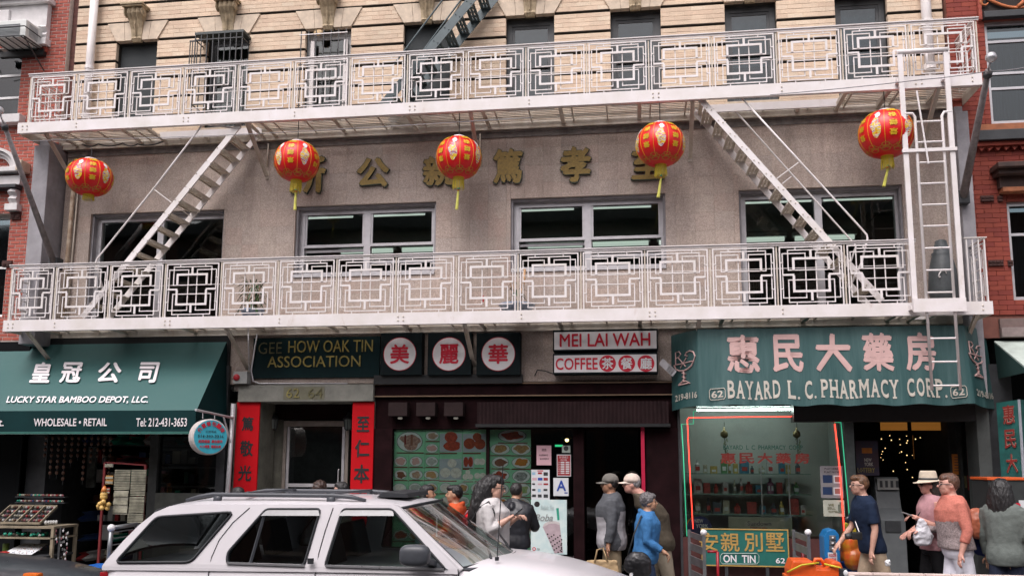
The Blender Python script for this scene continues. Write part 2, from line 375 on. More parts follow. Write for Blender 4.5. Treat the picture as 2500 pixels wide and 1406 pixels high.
def masonry(name, stuff, cells, yf, depth, m, parent, gap, jit=.004, cap=300, chamfer=.004, centre=(-1.5, 12, 4)):
    """cells (x0,x1,z0,z1): the nearest `cap` become pieces of their own (equal ones share a mesh), the rest one mesh"""
    cells = sorted(cells, key=lambda c: (c[0]+c[1]-2*centre[0])**2+(c[2]+c[3]-2*centre[2])**2)
    meshes = {}; rest = MB(); g = gap/2
    for i, (a, b, c, d) in enumerate(cells):
        j = random.uniform(-jit, jit); a += g; b -= g; c += g; d -= g
        if b-a < .01 or d-c < .01: continue
        if i < cap:
            k = (round(b-a, 3), round(d-c, 3))
            if k not in meshes:
                o = MB().cbox(0, k[0], 0, depth, 0, k[1], chamfer).build(name, m, parent, fix=False); o.location = (a, yf+j, c); meshes[k] = o.data
            else: inst(name, meshes[k], (a, yf+j, c), parent)
        else: rest.cbox(a, b, yf+j, yf+depth, c, d, chamfer)
    if rest.v: rest.build(stuff, m, parent, fix=False, kind='stuff')

# ================================================================ the tenement
BX0, BX1 = -8.84, 4.40
T = thing('tenement_building', 'wide association building, buff brick above and speckled granite over the shops', 'building', (-2.2, 12.9, 0))
up_win = []
for (x0, x1) in ((288, 387), (508, 611), (748, 859), (987, 1101), (1236, 1353.5), (1490, 1612.5), (1768, 1894), (2036, 2163)):
    k = (x0+x1)/2; up_win.append((at(x0, 70-(x0-288)*.058+34, YW).x, at(x1, 70-(x0-288)*.058+34, YW).x, 7.02, 8.54))
gw = []
for (xa, ya, xb, yb, zb) in ((223, 521, 548, 506.6, 3.96), (722, 505, 1065, 489.6, 4.67), (1247, 483, 1624, 471.6, 4.67), (1803, 465, 2202, 453.4, 3.96)):
    gw.append((at(xa, ya, YW).x, at(xb, yb, YW).x, zb, 5.72))
core = holes_boxes(BX0, BX1, 3.02, 6.76, YW+.045, YW+.38, [h for h in gw])
holes_boxes(BX0, BX1, 6.76, 9.75, YW+.045, YW+.38, up_win).build('upper_wall', M_soot, T)
core.build('wall', M_core, T)
MB().box(BX0, BX1, YW-.012, YW+.05, 6.655, 6.735).box(BX0, BX1, YW-.03, YW+.05, 6.735, 6.76).build('string_course', mat('stained_ledge', (.2, .18, .17), .8, var=.25), T)
# granite cladding
cells = []; tw, th = .2708, .2655; nx = int((BX1-BX0)/tw)+1
for j in range(14):
    for i in range(nx+1):
        a = BX0+i*tw-(.0 if j % 2 else .0); b = min(a+tw, BX1); c = 3.03+j*th; d = min(c+th, 6.655)
        if b-a < .02 or d-c < .02: continue
        cells += clip((a, b, c, d), gw)
masonry('granite_panel', 'outlying_granite_panels', cells, YW, .045, M_granite, T, .0014, .0004, 300, .0004)
# buff brick courses, four to a rusticated band
lint = []
for (a, b, c, d) in up_win:
    for k in range(5): lint.append((a-.034*k, b+.034*k, d+.062*k, d+.062*(k+1)))
cells = []; ch = .0695; z = 6.76; bands = [8.52+.32*k for k in range(-6, 4)]
for bz in bands:
    for r in range(4):
        c = bz+.042+r*ch; d = c+ch
        if d > 9.72 or c < 6.75: continue
        x = BX0-(.105 if r % 2 else 0)
        while x < BX1:
            cells += clip((max(x, BX0), min(x+.21, BX1), c, d), up_win+lint); x += .21
bk = MB()
for bz in bands:
    lo, hi = max(6.762, bz+.042), min(9.73, bz+.32)
    if hi-lo < .02: continue
    holes_boxes(BX0, BX1, lo, hi, YW-.026, YW+.044, [h for h in up_win]+lint, bk)
bk.build('brick_bedding', M_bmort, T)
for bz in bands:
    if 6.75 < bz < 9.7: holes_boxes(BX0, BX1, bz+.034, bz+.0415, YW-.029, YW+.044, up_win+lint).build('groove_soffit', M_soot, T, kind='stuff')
masonry('buff_brick', 'outlying_buff_bricks', cells, YW-.03, .075, M_buff, T, .005, .0012, 300, .002, (-1.5, 12, 7.6))
# flared lintels with carved console keystones
def lintel(i, a, b, z):
    cx = (a+b)/2; hw = (b-a)/2; f = .17; H = .305; y0 = YW-.05
    def stone(p): MB().prism(p, (0, y0, 0), (1, 0, 0), (0, 0, 1), (0, 1, 0), .1).build('voussoir', M_stone, T, bevel=.004)
    stone([(cx-hw, z), (cx-hw*.58, z), (cx-hw*.66, z+H), (cx-hw-f, z+H)])
    stone([(cx-hw*.57, z), (cx-.085, z), (cx-.1, z+H), (cx-hw*.65, z+H)])
    stone([(cx+.085, z), (cx+hw*.57, z), (cx+hw*.65, z+H), (cx+.1, z+H)])
    stone([(cx+hw*.58, z), (cx+hw, z), (cx+hw+f, z+H), (cx+hw*.66, z+H)])
    # console: a tapering S scroll under a small slab
    k = MB(); prof = [(z-.03, .05, .072), (z+.02, .085, .085), (z+.05, .07, .085), (z+.18, .085, .095), (z+.3, .14, .115), (z+.39, .21, .13), (z+.46, .22, .135), (z+.5, .19, .13)]
    k.loft([[(cx-w_, YW, zz), (cx-w_, YW-d_*.8, zz), (cx-w_*.55, YW-d_, zz), (cx-w_*.3, YW-d_*.9, zz), (cx, YW-d_*1.02, zz), (cx+w_*.3, YW-d_*.9, zz), (cx+w_*.55, YW-d_, zz), (cx+w_, YW-d_*.8, zz), (cx+w_, YW, zz)] for zz, d_, w_ in prof])
    o = k.build('keystone', M_stone2, T)
    for sg in (-1, 1): MB().lathe((cx+sg*.13, YW-.14, z+.42), [(.01, 0), (.075, .004), (.08, .02), (.05, .03), (.045, .022), (.02, .034), (.005, .034)], 14, (sg, 0, 0)).build('scroll', M_stone2, o)
    s = MB()
    for q in range(9): s.ball((cx, YW-.092-.004*q, z+.06+q*.022), .014, n=6, m=4)
    s.build('beading', M_stone2, o)
    MB().box(cx-.19, cx+.19, YW-.27, YW, z+.505, z+.53).box(cx-.17, cx+.17, YW-.25, YW, z+.48, z+.505).build('slab', M_stone2, o)
for i, (a, b, c, d) in enumerate(up_win): lintel(i, a, b, 8.545)

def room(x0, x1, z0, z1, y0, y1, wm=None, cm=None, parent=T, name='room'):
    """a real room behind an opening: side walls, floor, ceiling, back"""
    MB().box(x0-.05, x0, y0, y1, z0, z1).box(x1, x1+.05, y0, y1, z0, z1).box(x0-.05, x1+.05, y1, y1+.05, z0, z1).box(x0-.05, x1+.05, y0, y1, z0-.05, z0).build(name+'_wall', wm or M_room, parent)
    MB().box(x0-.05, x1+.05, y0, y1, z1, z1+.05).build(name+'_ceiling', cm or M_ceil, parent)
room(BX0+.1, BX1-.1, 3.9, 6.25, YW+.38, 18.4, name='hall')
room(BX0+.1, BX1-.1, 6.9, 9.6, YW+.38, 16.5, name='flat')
for (x0, x1, yy) in [(-5.9+k*1.28, -4.74+k*1.28, yy_) for k in range(9) for yy_ in (14.4, 17.0)]:
    MB().box(x0, x1, yy-.12, yy+.12, 6.17, 6.25).build('light_fitting', mat('white_enamel', (.6, .62, .6), .4, var=.03), T)
    MB().tube([(x0+.04, yy-.02, 6.13), (x1-.04, yy-.02, 6.13)], .045, 8).build('fluorescent_tube', M_tube, T)

# upper windows
def up_window(i, a, b, c, d):
    y = YW+.12; fr = .075 if i in (4, 5, 6, 7) else .05; fm = M_wframe if i != 2 else M_wwhite
    m = MB(); m.box(a, a+fr, y, y+.08, c, d); m.box(b-fr, b, y, y+.08, c, d); m.box(a+fr, b-fr, y, y+.08, d-fr*1.2, d); m.box(a+fr, b-fr, y, y+.08, c, c+.06)
    wdw = m.build('window', fm, T)
    if i in (0, 3):
        MB().box(a+.01, b-.01, y-.02, y-.005, c+.01, d-.01).build('insect_screen', M_screen, wdw)
        return
    zm = (c+d)/2+.02
    s = MB(); ia, ib = a+fr, b-fr
    for (p, q, yy) in ((zm-.02, d-fr*1.2, y+.015), (c+.06, zm+.03, y+.045)):
        s.box(ia, ia+.04, yy, yy+.025, p, q).box(ib-.04, ib, yy, yy+.025, p, q).box(ia+.04, ib-.04, yy, yy+.025, q-.045, q).box(ia+.04, ib-.04, yy, yy+.025, p, p+.045)
    s.build('sash', fm, wdw)
    g = M_glassd if i >= 4 else M_glass
    MB().box(ia+.035, ib-.035, y+.024, y+.030, zm, d-fr*1.2-.02).build('pane', g, wdw)
    MB().box(ia+.035, ib-.035, y+.055, y+.061, c+.08, zm).build('pane', g, wdw)
    if i >= 4:   # half drawn blind; the sky reflection is put into its pale colour
        MB().box(ia, ib, y+.12, y+.125, (zm+.3, zm+.15, zm-.15, zm-.2)[i-4], d-.09).build('window_blind', mat('sky_reflection_blind_%d' % (i > 5), (.62, .66, .7) if i > 5 else (.2, .25, .28), .8, var=.2, scale=3), wdw)
for i, h in enumerate(up_win): up_window(i, *h)
for h in up_win: MB().box(h[0]-.04, h[1]+.04, YW-.06, YW+.12, h[2]-.07, h[2]-.005).build('window_sill', M_stone, T, bevel=.004)

# granite-storey windows
def gwin(i, a, b, c, d):
    y = YW+.14; F = .075
    ret = MB().box(a, a+.03, YW+.046, y, c, d).box(b-.03, b, YW+.046, y, c, d).box(a+.03, b-.03, YW+.046, y, d-.03, d).build('window_reveal', M_stucco, T)
    a += .03; b -= .03; d -= .03; xm = (a+b)/2
    m = MB().box(a, a+F, y, y+.1, c, d).box(b-F*.5, b, y, y+.1, c, d).box(a+F, b-F*.5, y, y+.1, d-F, d).box(xm-.05, xm+.05, y, y+.1, c, d-F)
    wdw = m.box(a+F, xm-.05, y, y+.1, c, c+.05).box(xm+.05, b-F*.5, y, y+.1, c, c+.05).build('window', M_alu, T)
    if i in (1, 2):
        MB().box(a-.02, b+.02, YW-.02, YW+.13, c-.05, c-.003).build('window_sill', M_alu, T)
    for (p, q, s) in ((a+F, xm-.05, 0), (xm+.05, b-F*.5, 1)):
        zm = 5.13 if i in (1, 2) else None
        if zm:
            mm = MB().box(p, q, y+.01, y+.05, zm-.02, zm+.02).box(p, p+.03, y+.012, y+.048, zm, d-F).box(q-.03, q, y+.012, y+.048, zm, d-F)
            mm.box(p, q, y-.01, y+.01, zm-.028, zm-.004)
            z2 = zm-.26 if s else zm-.07
            mm.box(p, q, y+.052, y+.08, z2-.02, z2+.02)
            mm.build('sash', M_alu, wdw)
            MB().box(p+.02, q-.02, y+.028, y+.034, zm+.02, d-F+.01).build('pane', M_glass, wdw)
            MB().box(p+.02, q-.02, y+.06, y+.066, c+.04 if not s else z2, zm-.02).build('pane', M_glass, wdw)
        else:
            MB().box(p-.01, q+.01, y+.04, y+.048, c+.04, d-F+.01).build('pane', M_glass, wdw)
for i, h in enumerate(gw): gwin(i, *h)

# downspouts, conduit, cables on the facade
def pipe(name, label, pts, r, m=M_white2, cat='pipe'):
    o = MB().tube(pts, r, 10).build(name, m, None, smooth=True); tag(o, label, cat); return o
p = thing('downspout', 'fat white downspout running up the left end of the buff brick', 'drainpipe', (at(232, 100, 12.2).x, 12.3, 6.8))
a = at(246, 0, 12.3); b = at(220, 172, 12.3)
MB().tube([(b.x, 12.28, 6.9), (b.x, 12.28, 9.7)], .062, 12).build('pipe', M_white, p, smooth=True)
for zz in (7.25, 8.05, 9.3): MB().lathe((b.x, 12.28, zz), [(.05, 0), (.072, 0), (.072, .05), (.05, .05)], 12).build('pipe_strap', M_white, p)
p = thing('downspout', 'fat white downspout crossing the right end of the buff brick by the brownstone house', 'drainpipe', (at(2270, 100, 12.2).x, 12.3, 6.8))
b = at(2262, 60, 12.3)
MB().tube([(b.x, 12.28, 6.9), (b.x, 12.28, 9.7)], .068, 12).build('pipe', M_white, p, smooth=True)
for zz in (7.3, 7.95): MB().lathe((b.x, 12.28, zz), [(.05, 0), (.082, 0), (.082, .08), (.05, .08)], 12).build('pipe_strap', M_white, p)
pipe('drainpipe', 'rusty cream drainpipe down the left end of the granite wall', [(at(171, 465, 12.3).x+.03, 12.34, 6.6), (at(171, 465, 12.3).x+.02, 12.34, 5.4), (at(160, 600, 12.3).x, 12.34, 3.95)], .032, mat('rusty_cream', (.42, .36, .28), .7, var=.4, alt=(.2, .1, .05), scale=6))
pipe('conduit', 'thin cream conduit beside the rusty drainpipe', [(at(180, 465, 12.3).x+.02, 12.38, 6.6), (at(168, 600, 12.3).x, 12.38, 3.95)], .012)
pipe('conduit', 'thin white conduit hanging beside the second lantern from the left', [(at(655, 350, 12.38).x, 12.39, 6.72), (at(651, 405, 12.38).x, 12.39, 6.36)], .014)
pipe('conduit', 'thin white conduit above the third lantern from the left', [(at(1172, 330, 12.38).x, 12.39, 6.72), (at(1172, 390, 12.38).x, 12.39, 6.3)], .012)
pipe('conduit', 'dark grey conduit behind the white drop ladder', [(at(2330, 330, 12.38).x, 12.37, 6.6), (at(2335, 330, 12.38).x+.02, 12.37, 4.0)], .03, M_stucco)
def cable(name, label, pts, r=.006, m=M_black, n=12, sag=0):
    P = []
    for a, b in zip(pts, pts[1:]):
        a, b = Vector(a), Vector(b)
        for k in range(n): t = k/n; P.append(a.lerp(b, t)-Vector((0, 0, sag*4*t*(1-t))))
    P.append(Vector(pts[-1])); o = MB().tube(P, r, 5).build(name, m, None, smooth=True); return tag(o, label, 'cable')
cable('cable', 'black cable sagging under the left end of the upper balcony', [at(200, 352, 12.3), at(240, 352, 12.3), at(300, 350, 12.3), at(336, 352, 12.3), at(400, 345, 12.3)], .011, sag=.04)

# ================================================================ grey stucco piers
for (lab, x0, x1, zt, yf) in (('grey stucco pier between the red brick house and the granite wall', -9.12, -8.86, 6.72, 12.0), ('grey stucco pier between the granite wall and the brownstone house', at(2330, 281, 12.16).x, at(2361, 281, 12.16).x, 6.62, 12.12)):
    o = thing('stucco_pier', lab, 'pier', ((x0+x1)/2, 12.2, 0))
    MB().box(x0, x1, yf, 12.6, 3.62 if x0 < 0 else 2.74, zt).build('shaft', M_stucco, o, bevel=.012)
    if x0 > 0: MB().box(x0+.002, x1-.002, yf+.02, 12.55, .13, 2.738).build('base', mat('shaded_sooty_base', (.055, .062, .06), .8, var=.25, scale=3), o, bevel=.008)  # lower pier in a darker colour that holds both the shade there and dirt
    if x0 > 0: MB().box(x1+.01, x1+.16, 12.34, 12.55, .13, 2.78).build('base', mat('shaded_sooty_base', (.055, .062, .06), .8, var=.25, scale=3), o, bevel=.008)
    if x0 < 0: MB().box(x0, x1, 12.4, 12.6, 0, 3.61).build('base', M_dark, o, bevel=.006)
    MB().box(x0+.02, x1-.04, yf+.08, 12.5, zt, zt+.1).build('cap', M_stucco, o, bevel=.006)
# ================================================================ red brick house at the left
LB = thing('red_brick_house', 'red brick house at the far left with white arched window trim', 'building', (-10.5, 12.9, 0))
LY = 12.30; LX0, LX1 = -13.5, -9.13
wa = (at(0, 160, LY).x-.9, at(52, 160, LY).x, 7.35, at(30, 118, LY).z)        # upper window
wb = (at(0, 600, LY).x-.9, at(19, 600, LY).x, 4.1, at(8, 522, LY).z)          # lower window
LH = [wa, wb]
holes_boxes(LX0, LX1, 0, 9.9, LY+.007, LY+.36, LH).build('wall', M_mortar, LB)
rx = at(190, 0, LY).x
cells = []; bw, bh = .165, .0585
for j in range(int(6.1/bh)):
    z = 3.72+j*bh; right = LX1 if z < 6.78 else -8.93
    x = right-(bw/2 if j % 2 else 0)-bw*9
    x = LX1-bw*10-(bw/2 if j % 2 else 0)
    while x < right:
        cells += clip((x, min(x+bw, right), z, z+bh), LH); x += bw
cells = [c for c in cells if pj_in(c)] if 'pj_in' in globals() else cells
masonry('red_brick', 'outlying_red_bricks', cells, LY, .06, M_red, LB, .011, .002, 300, .003, (-9.6, 12, 6.6))
MB().box(-9.13, -8.93, LY+.007, LY+.4, 6.78, 9.9).build('wall_return', M_mortar, LB)
MB().box(-8.93, BX0, LY+.1, LY+.3, 6.78, 9.9).build('party_wall_strip', mat('rust_brown', (.12, .045, .035), .85, var=.3, scale=20), LB)
def sash_window(parent, a, b, c, d, y, fm, zs, dark=M_room):
    m = MB().box(a, a+.05, y, y+.08, c, d).box(b-.05, b, y, y+.08, c, d).box(a+.05, b-.05, y, y+.08, d-.05, d).box(a+.05, b-.05, y, y+.08, c, c+.05)
    for z in zs: m.box(a+.05, b-.05, y+.01, y+.05, z-.018, z+.018)
    wdw = m.build('window', fm, parent)
    zz = [c+.05]+list(zs)+[d-.05]
    for p, q in zip(zz, zz[1:]): MB().box(a+.04, b-.04, y+.03, y+.036, p, q).build('pane', M_glassd, wdw)
    MB().box(a, b, y+.5, y+.52, c, d).build('window_curtain', mat('dim_curtain', (.16, .17, .19), .9, var=.3, stretch=(6, 1, .3)), wdw)
    return wdw
sash_window(LB, wa[0], wa[1], wa[2], wa[3], LY+.12, M_wwhite, (7.72, 8.1))
sash_window(LB, wb[0], wb[1], wb[2], wb[3], LY+.12, M_wwhite, (4.9,))
M_trim = mat('white_stone_trim', (.62, .6, .6), .7, var=.08, bump=.15)
q = at(62, 290, LY); MB().box(wa[0]-.2, q.x, LY-.14, LY+.02, 7.19, 7.33).build('window_sill', M_trim, LB, bevel=.01)
# upper white head with corbel, keystone and cornice
e = at(128, 40, LY).x; h = MB(); z0 = at(60, 92, LY).z
h.box(e-1.6, e-.02, LY-.1, LY+.02, z0+.12, z0+.5).box(e-1.6, e+.04, LY-.17, LY+.02, z0+.5, z0+.58).box(e-1.6, e, LY-.24, LY+.02, z0+.58, z0+.64).box(e-1.6, e-.3, LY-.05, LY+.02, z0-.04, z0+.12)
h.build('window_head', M_trim, LB, bevel=.008)
MB().loft([[(e-.17, LY, z), (e-.17, LY-d, z), (e-.13, LY-d-.02, z), (e-.09, LY-d, z), (e-.02, LY-d, z), (e-.02, LY, z)] for z, d in ((z0-.09, .05), (z0-.02, .09), (z0+.03, .06), (z0+.1, .12), (z0+.13, .1))]).build('corbel', M_trim, LB)
MB().box(e-.2, e+.01, LY-.13, LY+.01, z0-.2, z0-.09).build('corbel', M_trim, LB, bevel=.006)
MB().box(e-.19, e-.03, LY-.05, LY+.01, z0-.29, z0-.2).build('terracotta_block', M_brown, LB, bevel=.006)
MB().box(e-.85, e-.66, LY-.15, LY, z0+.1, z0+.42).build('keystone', M_trim, LB, bevel=.02)
# low arched pediment over the lower window, its springing, frieze and corbel
zz_ = lambda py: at(30, py, LY).z
xx_ = lambda px, py=450: at(px, py, LY-.05).x
pcx = xx_(-12, 418); R = xx_(50, 410)-pcx; rise = zz_(366)-zz_(416)
for k, (r0, r1, d) in enumerate(((.60, .70, .06), (.72, .86, .1), (.88, 1.0, .15))):
    m = MB(); rings = []
    for i in range(17):
        t = pi*i/16; rings.append([(pcx+R*r*cos(t), y, zz_(416)+rise*r*sin(t)) for r, y in ((r0, LY), (r0, LY-d), (r1, LY-d), (r1, LY))])
    m.loft(rings).build('arch_moulding', M_trim, LB)
MB().box(xx_(65)-1.4, xx_(65), LY-.18, LY, zz_(427), zz_(416)).build('cornice', M_trim, LB, bevel=.008)
MB().box(xx_(52), xx_(66), LY-.22, LY, zz_(426)-.01, zz_(403)).build('capital', M_stone, LB, bevel=.012)
MB().box(xx_(53)-1.3, xx_(53), LY-.1, LY, zz_(456), zz_(434)).build('window_head', M_trim, LB, bevel=.006)
MB().box(xx_(50)-1.3, xx_(50), LY-.16, LY, zz_(465), zz_(457)).build('cornice', M_dark, LB, bevel=.006)
MB().loft([[(xx_(27), LY, zz_(y)), (xx_(27), LY-d, zz_(y)), ((xx_(27)+xx_(46))/2, LY-d-.03, zz_(y)), (xx_(46), LY-d, zz_(y)), (xx_(46), LY, zz_(y))] for y, d in ((500, .05), (490, .1), (482, .06), (474, .12), (467, .1))]).build('corbel', M_trim, LB)
MB().box(xx_(23), xx_(53), LY-.12, LY, zz_(518), zz_(502)).build('corbel', M_trim, LB, bevel=.006)
for (px, py) in ((38, 528), (17, 644)):
    q = at(px, py, LY-.02); m = MB().box(q.x-.08, q.x+.08, LY-.03, LY+.02, q.z-.05, q.z+.05)
    for k in (-1, 1): m.lathe((q.x+k*.04, LY-.03, q.z), [(.03, 0), (.035, .012), (.02, .012), (.012, .02), (.002, .02)], 8, (0, -1, 0))
    m.build('terracotta_block', mat('dark_terracotta', (.06, .022, .018), .8, var=.2), LB)
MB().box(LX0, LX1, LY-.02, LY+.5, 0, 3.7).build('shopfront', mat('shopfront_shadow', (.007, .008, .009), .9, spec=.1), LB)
# air conditioner in its black cage
A = thing('air_conditioner', 'white window air conditioner sticking out over the far left window', 'air conditioner', (at(40, 80, 12.0).x, 12.0, 8.3))
c0 = at(5, 105, 11.85); c1 = at(60, 105, 11.85); zt = at(30, 50, 11.85).z; zb = at(30, 92, 11.85).z
MB().box(c1.x-.62, c1.x, 11.85, LY+.1, zb, zt).build('case', mat('white_enamel', (.6, .62, .6), .4, var=.03), A, bevel=.012)
g = MB()
for k in range(9): g.box(c1.x-.55, c1.x-.1, 11.835, 11.852, zb+.03+k*.022, zb+.04+k*.022)
for k in range(7): g.box(c1.x+.0, c1.x+.006, 11.93+k*.03, 11.945+k*.03, zb+.04, zt-.04)
g.build('grille', mat('grey_grille', (.3, .32, .33), .5, var=.05), A)
K = thing('air_conditioner_cage', 'black iron cage holding up the white air conditioner', 'bracket', (c1.x-.3, 12.0, zb-.1))
m = MB(); yA = 11.78
for x in (c1.x-.72, c1.x+.03): m.bar((x, yA, zb-.02), (x, LY+.02, zb-.02), .014); m.bar((x, yA, zb+.14), (x, LY+.02, zb+.14), .012); m.bar((x, yA, zb-.02), (x, LY, zb-.36), .014)
for z in (zb-.02, zb+.14): m.bar((c1.x-.72, yA, z), (c1.x+.03, yA, z), .014)
m.build('frame', M_black, K)
for k in range(6): MB().bar((c1.x-.68+k*.13, yA, zb-.022), (c1.x-.68+k*.13, LY+.02, zb-.022), .012).build('bar', M_black, K)
MB().box(c1.x-.72, c1.x+.05, LY-.08, LY-.001, zb-.12, zb-.03).build('ledger', M_black, K)

# ================================================================ brownstone house at the right
RB = thing('brownstone_house', 'red brownstone house at the far right with dark window hoods', 'building', (6.5, 12.9, 0))
RY = 12.30; RX0 = 4.42
wc = (at(2403, 60, RY).x, at(2403, 60, RY).x+1.25, at(2460, 300, RY).z, at(2440, 50, RY).z)
wd = (at(2458, 500, RY).x, at(2458, 500, RY).x+1.25, 4.05, at(2470, 492, RY).z)
holes_boxes(RX0, 10, at(2460, 824, RY).z, 9.9, RY+.02, RY+.36, [wc, wd]).build('wall', mat('brick_joint', (.2, .08, .06), .9), RB)
M_rb = island_mat('painted_red_brick', [srgb(138, 64, 52), srgb(146, 70, 56), srgb(128, 58, 50), srgb(142, 66, 56)], .75, .3, .35, 60)
cells = []
for j in range(int(6/.066)):
    z = 3.85+j*.066; x = RX0-(.1 if j % 2 else 0)
    while x < 8.5: cells += clip((max(x, RX0), x+.2, z, z+.066), [wc, wd]); x += .2
masonry('red_brick', 'outlying_red_bricks', cells, RY, .05, M_rb, RB, .004, .001, 240, .002, (4.9, 12, 6))
sash_window(RB, *wc, RY+.06, M_alu, (wc[2]+.52, wc[2]+.74, wc[3]-.28))
sash_window(RB, *wd, RY+.06, M_alu, (wd[2]+.9,))
def band(z0, z1, d, m, nm, x0=RX0, x1=8): return MB().box(x0, x1, RY-d, RY+.01, z0, z1).build(nm, m, RB, bevel=.006)
b1 = at(2440, 305, RY).z; b2 = at(2440, 326, RY).z
band(b2, b1, .05, M_orange, 'sill_band', at(2385, 300, RY).x); band(b2-.14, b2, .16, M_dark, 'cornice', at(2378, 330, RY).x); band(b2-.2, b2-.14, .1, M_brown, 'moulding', at(2378, 350, RY).x)
for k in range(14): x = at(2385, 360, RY).x+k*.105; MB().prism([(0, 0), (.1, 0), (.03, -.06)], (x, RY-.06, b2-.2), (1, 0, 0), (0, 0, 1), (0, 1, 0), .06).build('dentil', M_brown, RB)
hz = at(2440, 412, RY).z; hx = at(2415, 412, RY).x
m = MB().box(hx, hx+2, RY-.3, RY, hz-.07, hz).box(hx+.03, hx+2, RY-.22, RY, hz-.14, hz-.07).box(hx+.08, hx+2, RY-.1, RY, hz-.3, hz-.14)
m.build('window_hood', mat('dark_brown_hood', (.055, .028, .022), .7, var=.3), RB, bevel=.01)
band(hz-.36, hz-.3, .14, M_orange, 'moulding', hx+.1)
for (px0, px1, py) in ((2393, 2425, 486), (2435, 2447, 486), (2412, 2449, 643), (2460, 2472, 643)):
    a = at(px0, py, RY); b = at(px1, py, RY); m = MB().box(a.x, b.x, RY-.02, RY+.01, a.z-.04, a.z+.04)
    n = max(1, int((b.x-a.x)/.045))
    for i in range(n):
        for s in (-1, 1): m.box(a.x+.006+i*(b.x-a.x)/n, a.x-.006+(i+1)*(b.x-a.x)/n, RY-.035, RY-.018, a.z-.005+s*.02-.012, a.z-.005+s*.02+.01)
    m.build('terracotta_block', mat('dark_terracotta', (.06, .022, .018), .8, var=.2), RB)
# carved panel over the upper window
ox = at(2395, 20, RY).x; oz = at(2440, 34, RY).z
MB().box(ox, ox+1.5, RY-.02, RY+.02, oz, oz+.9).build('carved_panel', mat('soot_dark', (.03, .022, .02), .9), RB)
m = MB(); pts = [(ox+.03+.05*cos(t), RY-.05, oz+.16+.05*sin(t)) for t in [pi*1.9-k*.5 for k in range(9)]]; m.tube(pts, [.008+.003*k for k in range(9)], 6)
m.tube([(ox+.06+.7*t, RY-.05, oz+.22-.45*t*(1-t)*1.1-.1*t) for t in [k/12 for k in range(13)]], .022, 6)
m.tube([(ox+.45+.12*sin(t*5), RY-.06, oz+.05+.5*t) for t in [k/10 for k in range(11)]], .03, 6).ball((ox+.5, RY-.05, oz+.35), .1, .05, .09).ball((ox+.3, RY-.05, oz+.55), .07, .05, .1)
m.build('carving', mat('orange_terracotta', srgb(190, 110, 66), .7, var=.25), RB, smooth=True)
band(oz-.09, oz-.0, .1, M_dark, 'lintel', ox)
MB().box(at(2385, 30, RY).x, ox-.01, RY-.06, RY, oz-.1, 9.9).build('pilaster', M_brown, RB, bevel=.01)
g1 = at(2460, 778, RY).z; g2 = at(2460, 801, RY).z; g3 = at(2460, 824, RY).z
band(g2, g1, .04, mat('grey_band', (.17, .12, .11), .8, var=.15), 'moulding', 4.8); band(g3, g2, .08, mat('drab_band', (.25, .2, .19), .8, var=.15), 'moulding', 4.8)
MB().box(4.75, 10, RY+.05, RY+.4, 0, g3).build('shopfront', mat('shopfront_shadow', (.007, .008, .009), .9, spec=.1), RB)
# half-open pale awning of the shop at the right edge
a = at(2434, 830, 12.2); A2 = thing('shop_awning', 'pale green awning corner of the next shop at the right edge', 'awning', (5.4, 12.0, 3.0))
t0 = Vector((a.x, RY+.0, a.z)); f0 = at(2500, 893, 11.4)
MB().add([t0, t0+Vector((3, 0, 0)), Vector((t0.x+3, f0.y, f0.z-.05)), Vector((t0.x+.03, f0.y, f0.z-.05)), t0-Vector((0, 0, .02)), t0+Vector((3, 0, -.02)), Vector((t0.x+3, f0.y, f0.z-.07)), Vector((t0.x+.03, f0.y, f0.z-.07))], [(0, 1, 2, 3), (7, 6, 5, 4), (0, 3, 7, 4), (1, 5, 6, 2), (3, 2, 6, 7), (0, 4, 5, 1)]).build('canopy', mat('pale_green_canvas', (.4, .46, .42), .8, var=.12), A2)
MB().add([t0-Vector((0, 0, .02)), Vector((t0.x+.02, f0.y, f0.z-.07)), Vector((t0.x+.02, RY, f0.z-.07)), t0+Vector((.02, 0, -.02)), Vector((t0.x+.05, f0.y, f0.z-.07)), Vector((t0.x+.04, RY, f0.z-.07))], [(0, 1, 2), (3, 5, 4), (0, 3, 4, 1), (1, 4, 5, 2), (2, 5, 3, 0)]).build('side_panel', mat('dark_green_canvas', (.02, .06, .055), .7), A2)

# ================================================================ flagpoles
def flagpole(lab, tip, base, r0, r1):
    tip, base = Vector(tip), Vector(base); o = thing('flagpole', lab, 'flagpole', base); d = (tip-base).normalized()
    MB().tube([base, base.lerp(tip, .5), tip], [r1, (r0+r1)/2, r0], 12).build('pole', mat('grey_pole', (.24, .21, .21), .5, metal=.2, var=.25, scale=12), o, smooth=True)
    MB().tube([tip, tip+d*.12], .012).ball(tip+d*.17, .062, n=16, m=10).build('finial_ball', mat('steel_ball', (.55, .55, .57), .3, metal=.7, var=.1), o, smooth=True)
    MB().tube([base.lerp(tip, .955), base.lerp(tip, .985)], r0*1.5, 12).build('collar', M_dark, o, smooth=True)
    MB().box(base.x-.07, base.x+.07, base.y-.04, base.y+.12, base.z-.1, base.z+.08).build('wall_socket', M_dark, o, bevel=.01)
flagpole('grey flagpole slanting up and out at the far left', at(8, 300, 10.6), at(132, 642, 12.0), .03, .048)
flagpole('grey flagpole slanting up and out in front of the brownstone house', at(2413, 172, 10.5), at(2352, 480, 12.05), .034, .055)
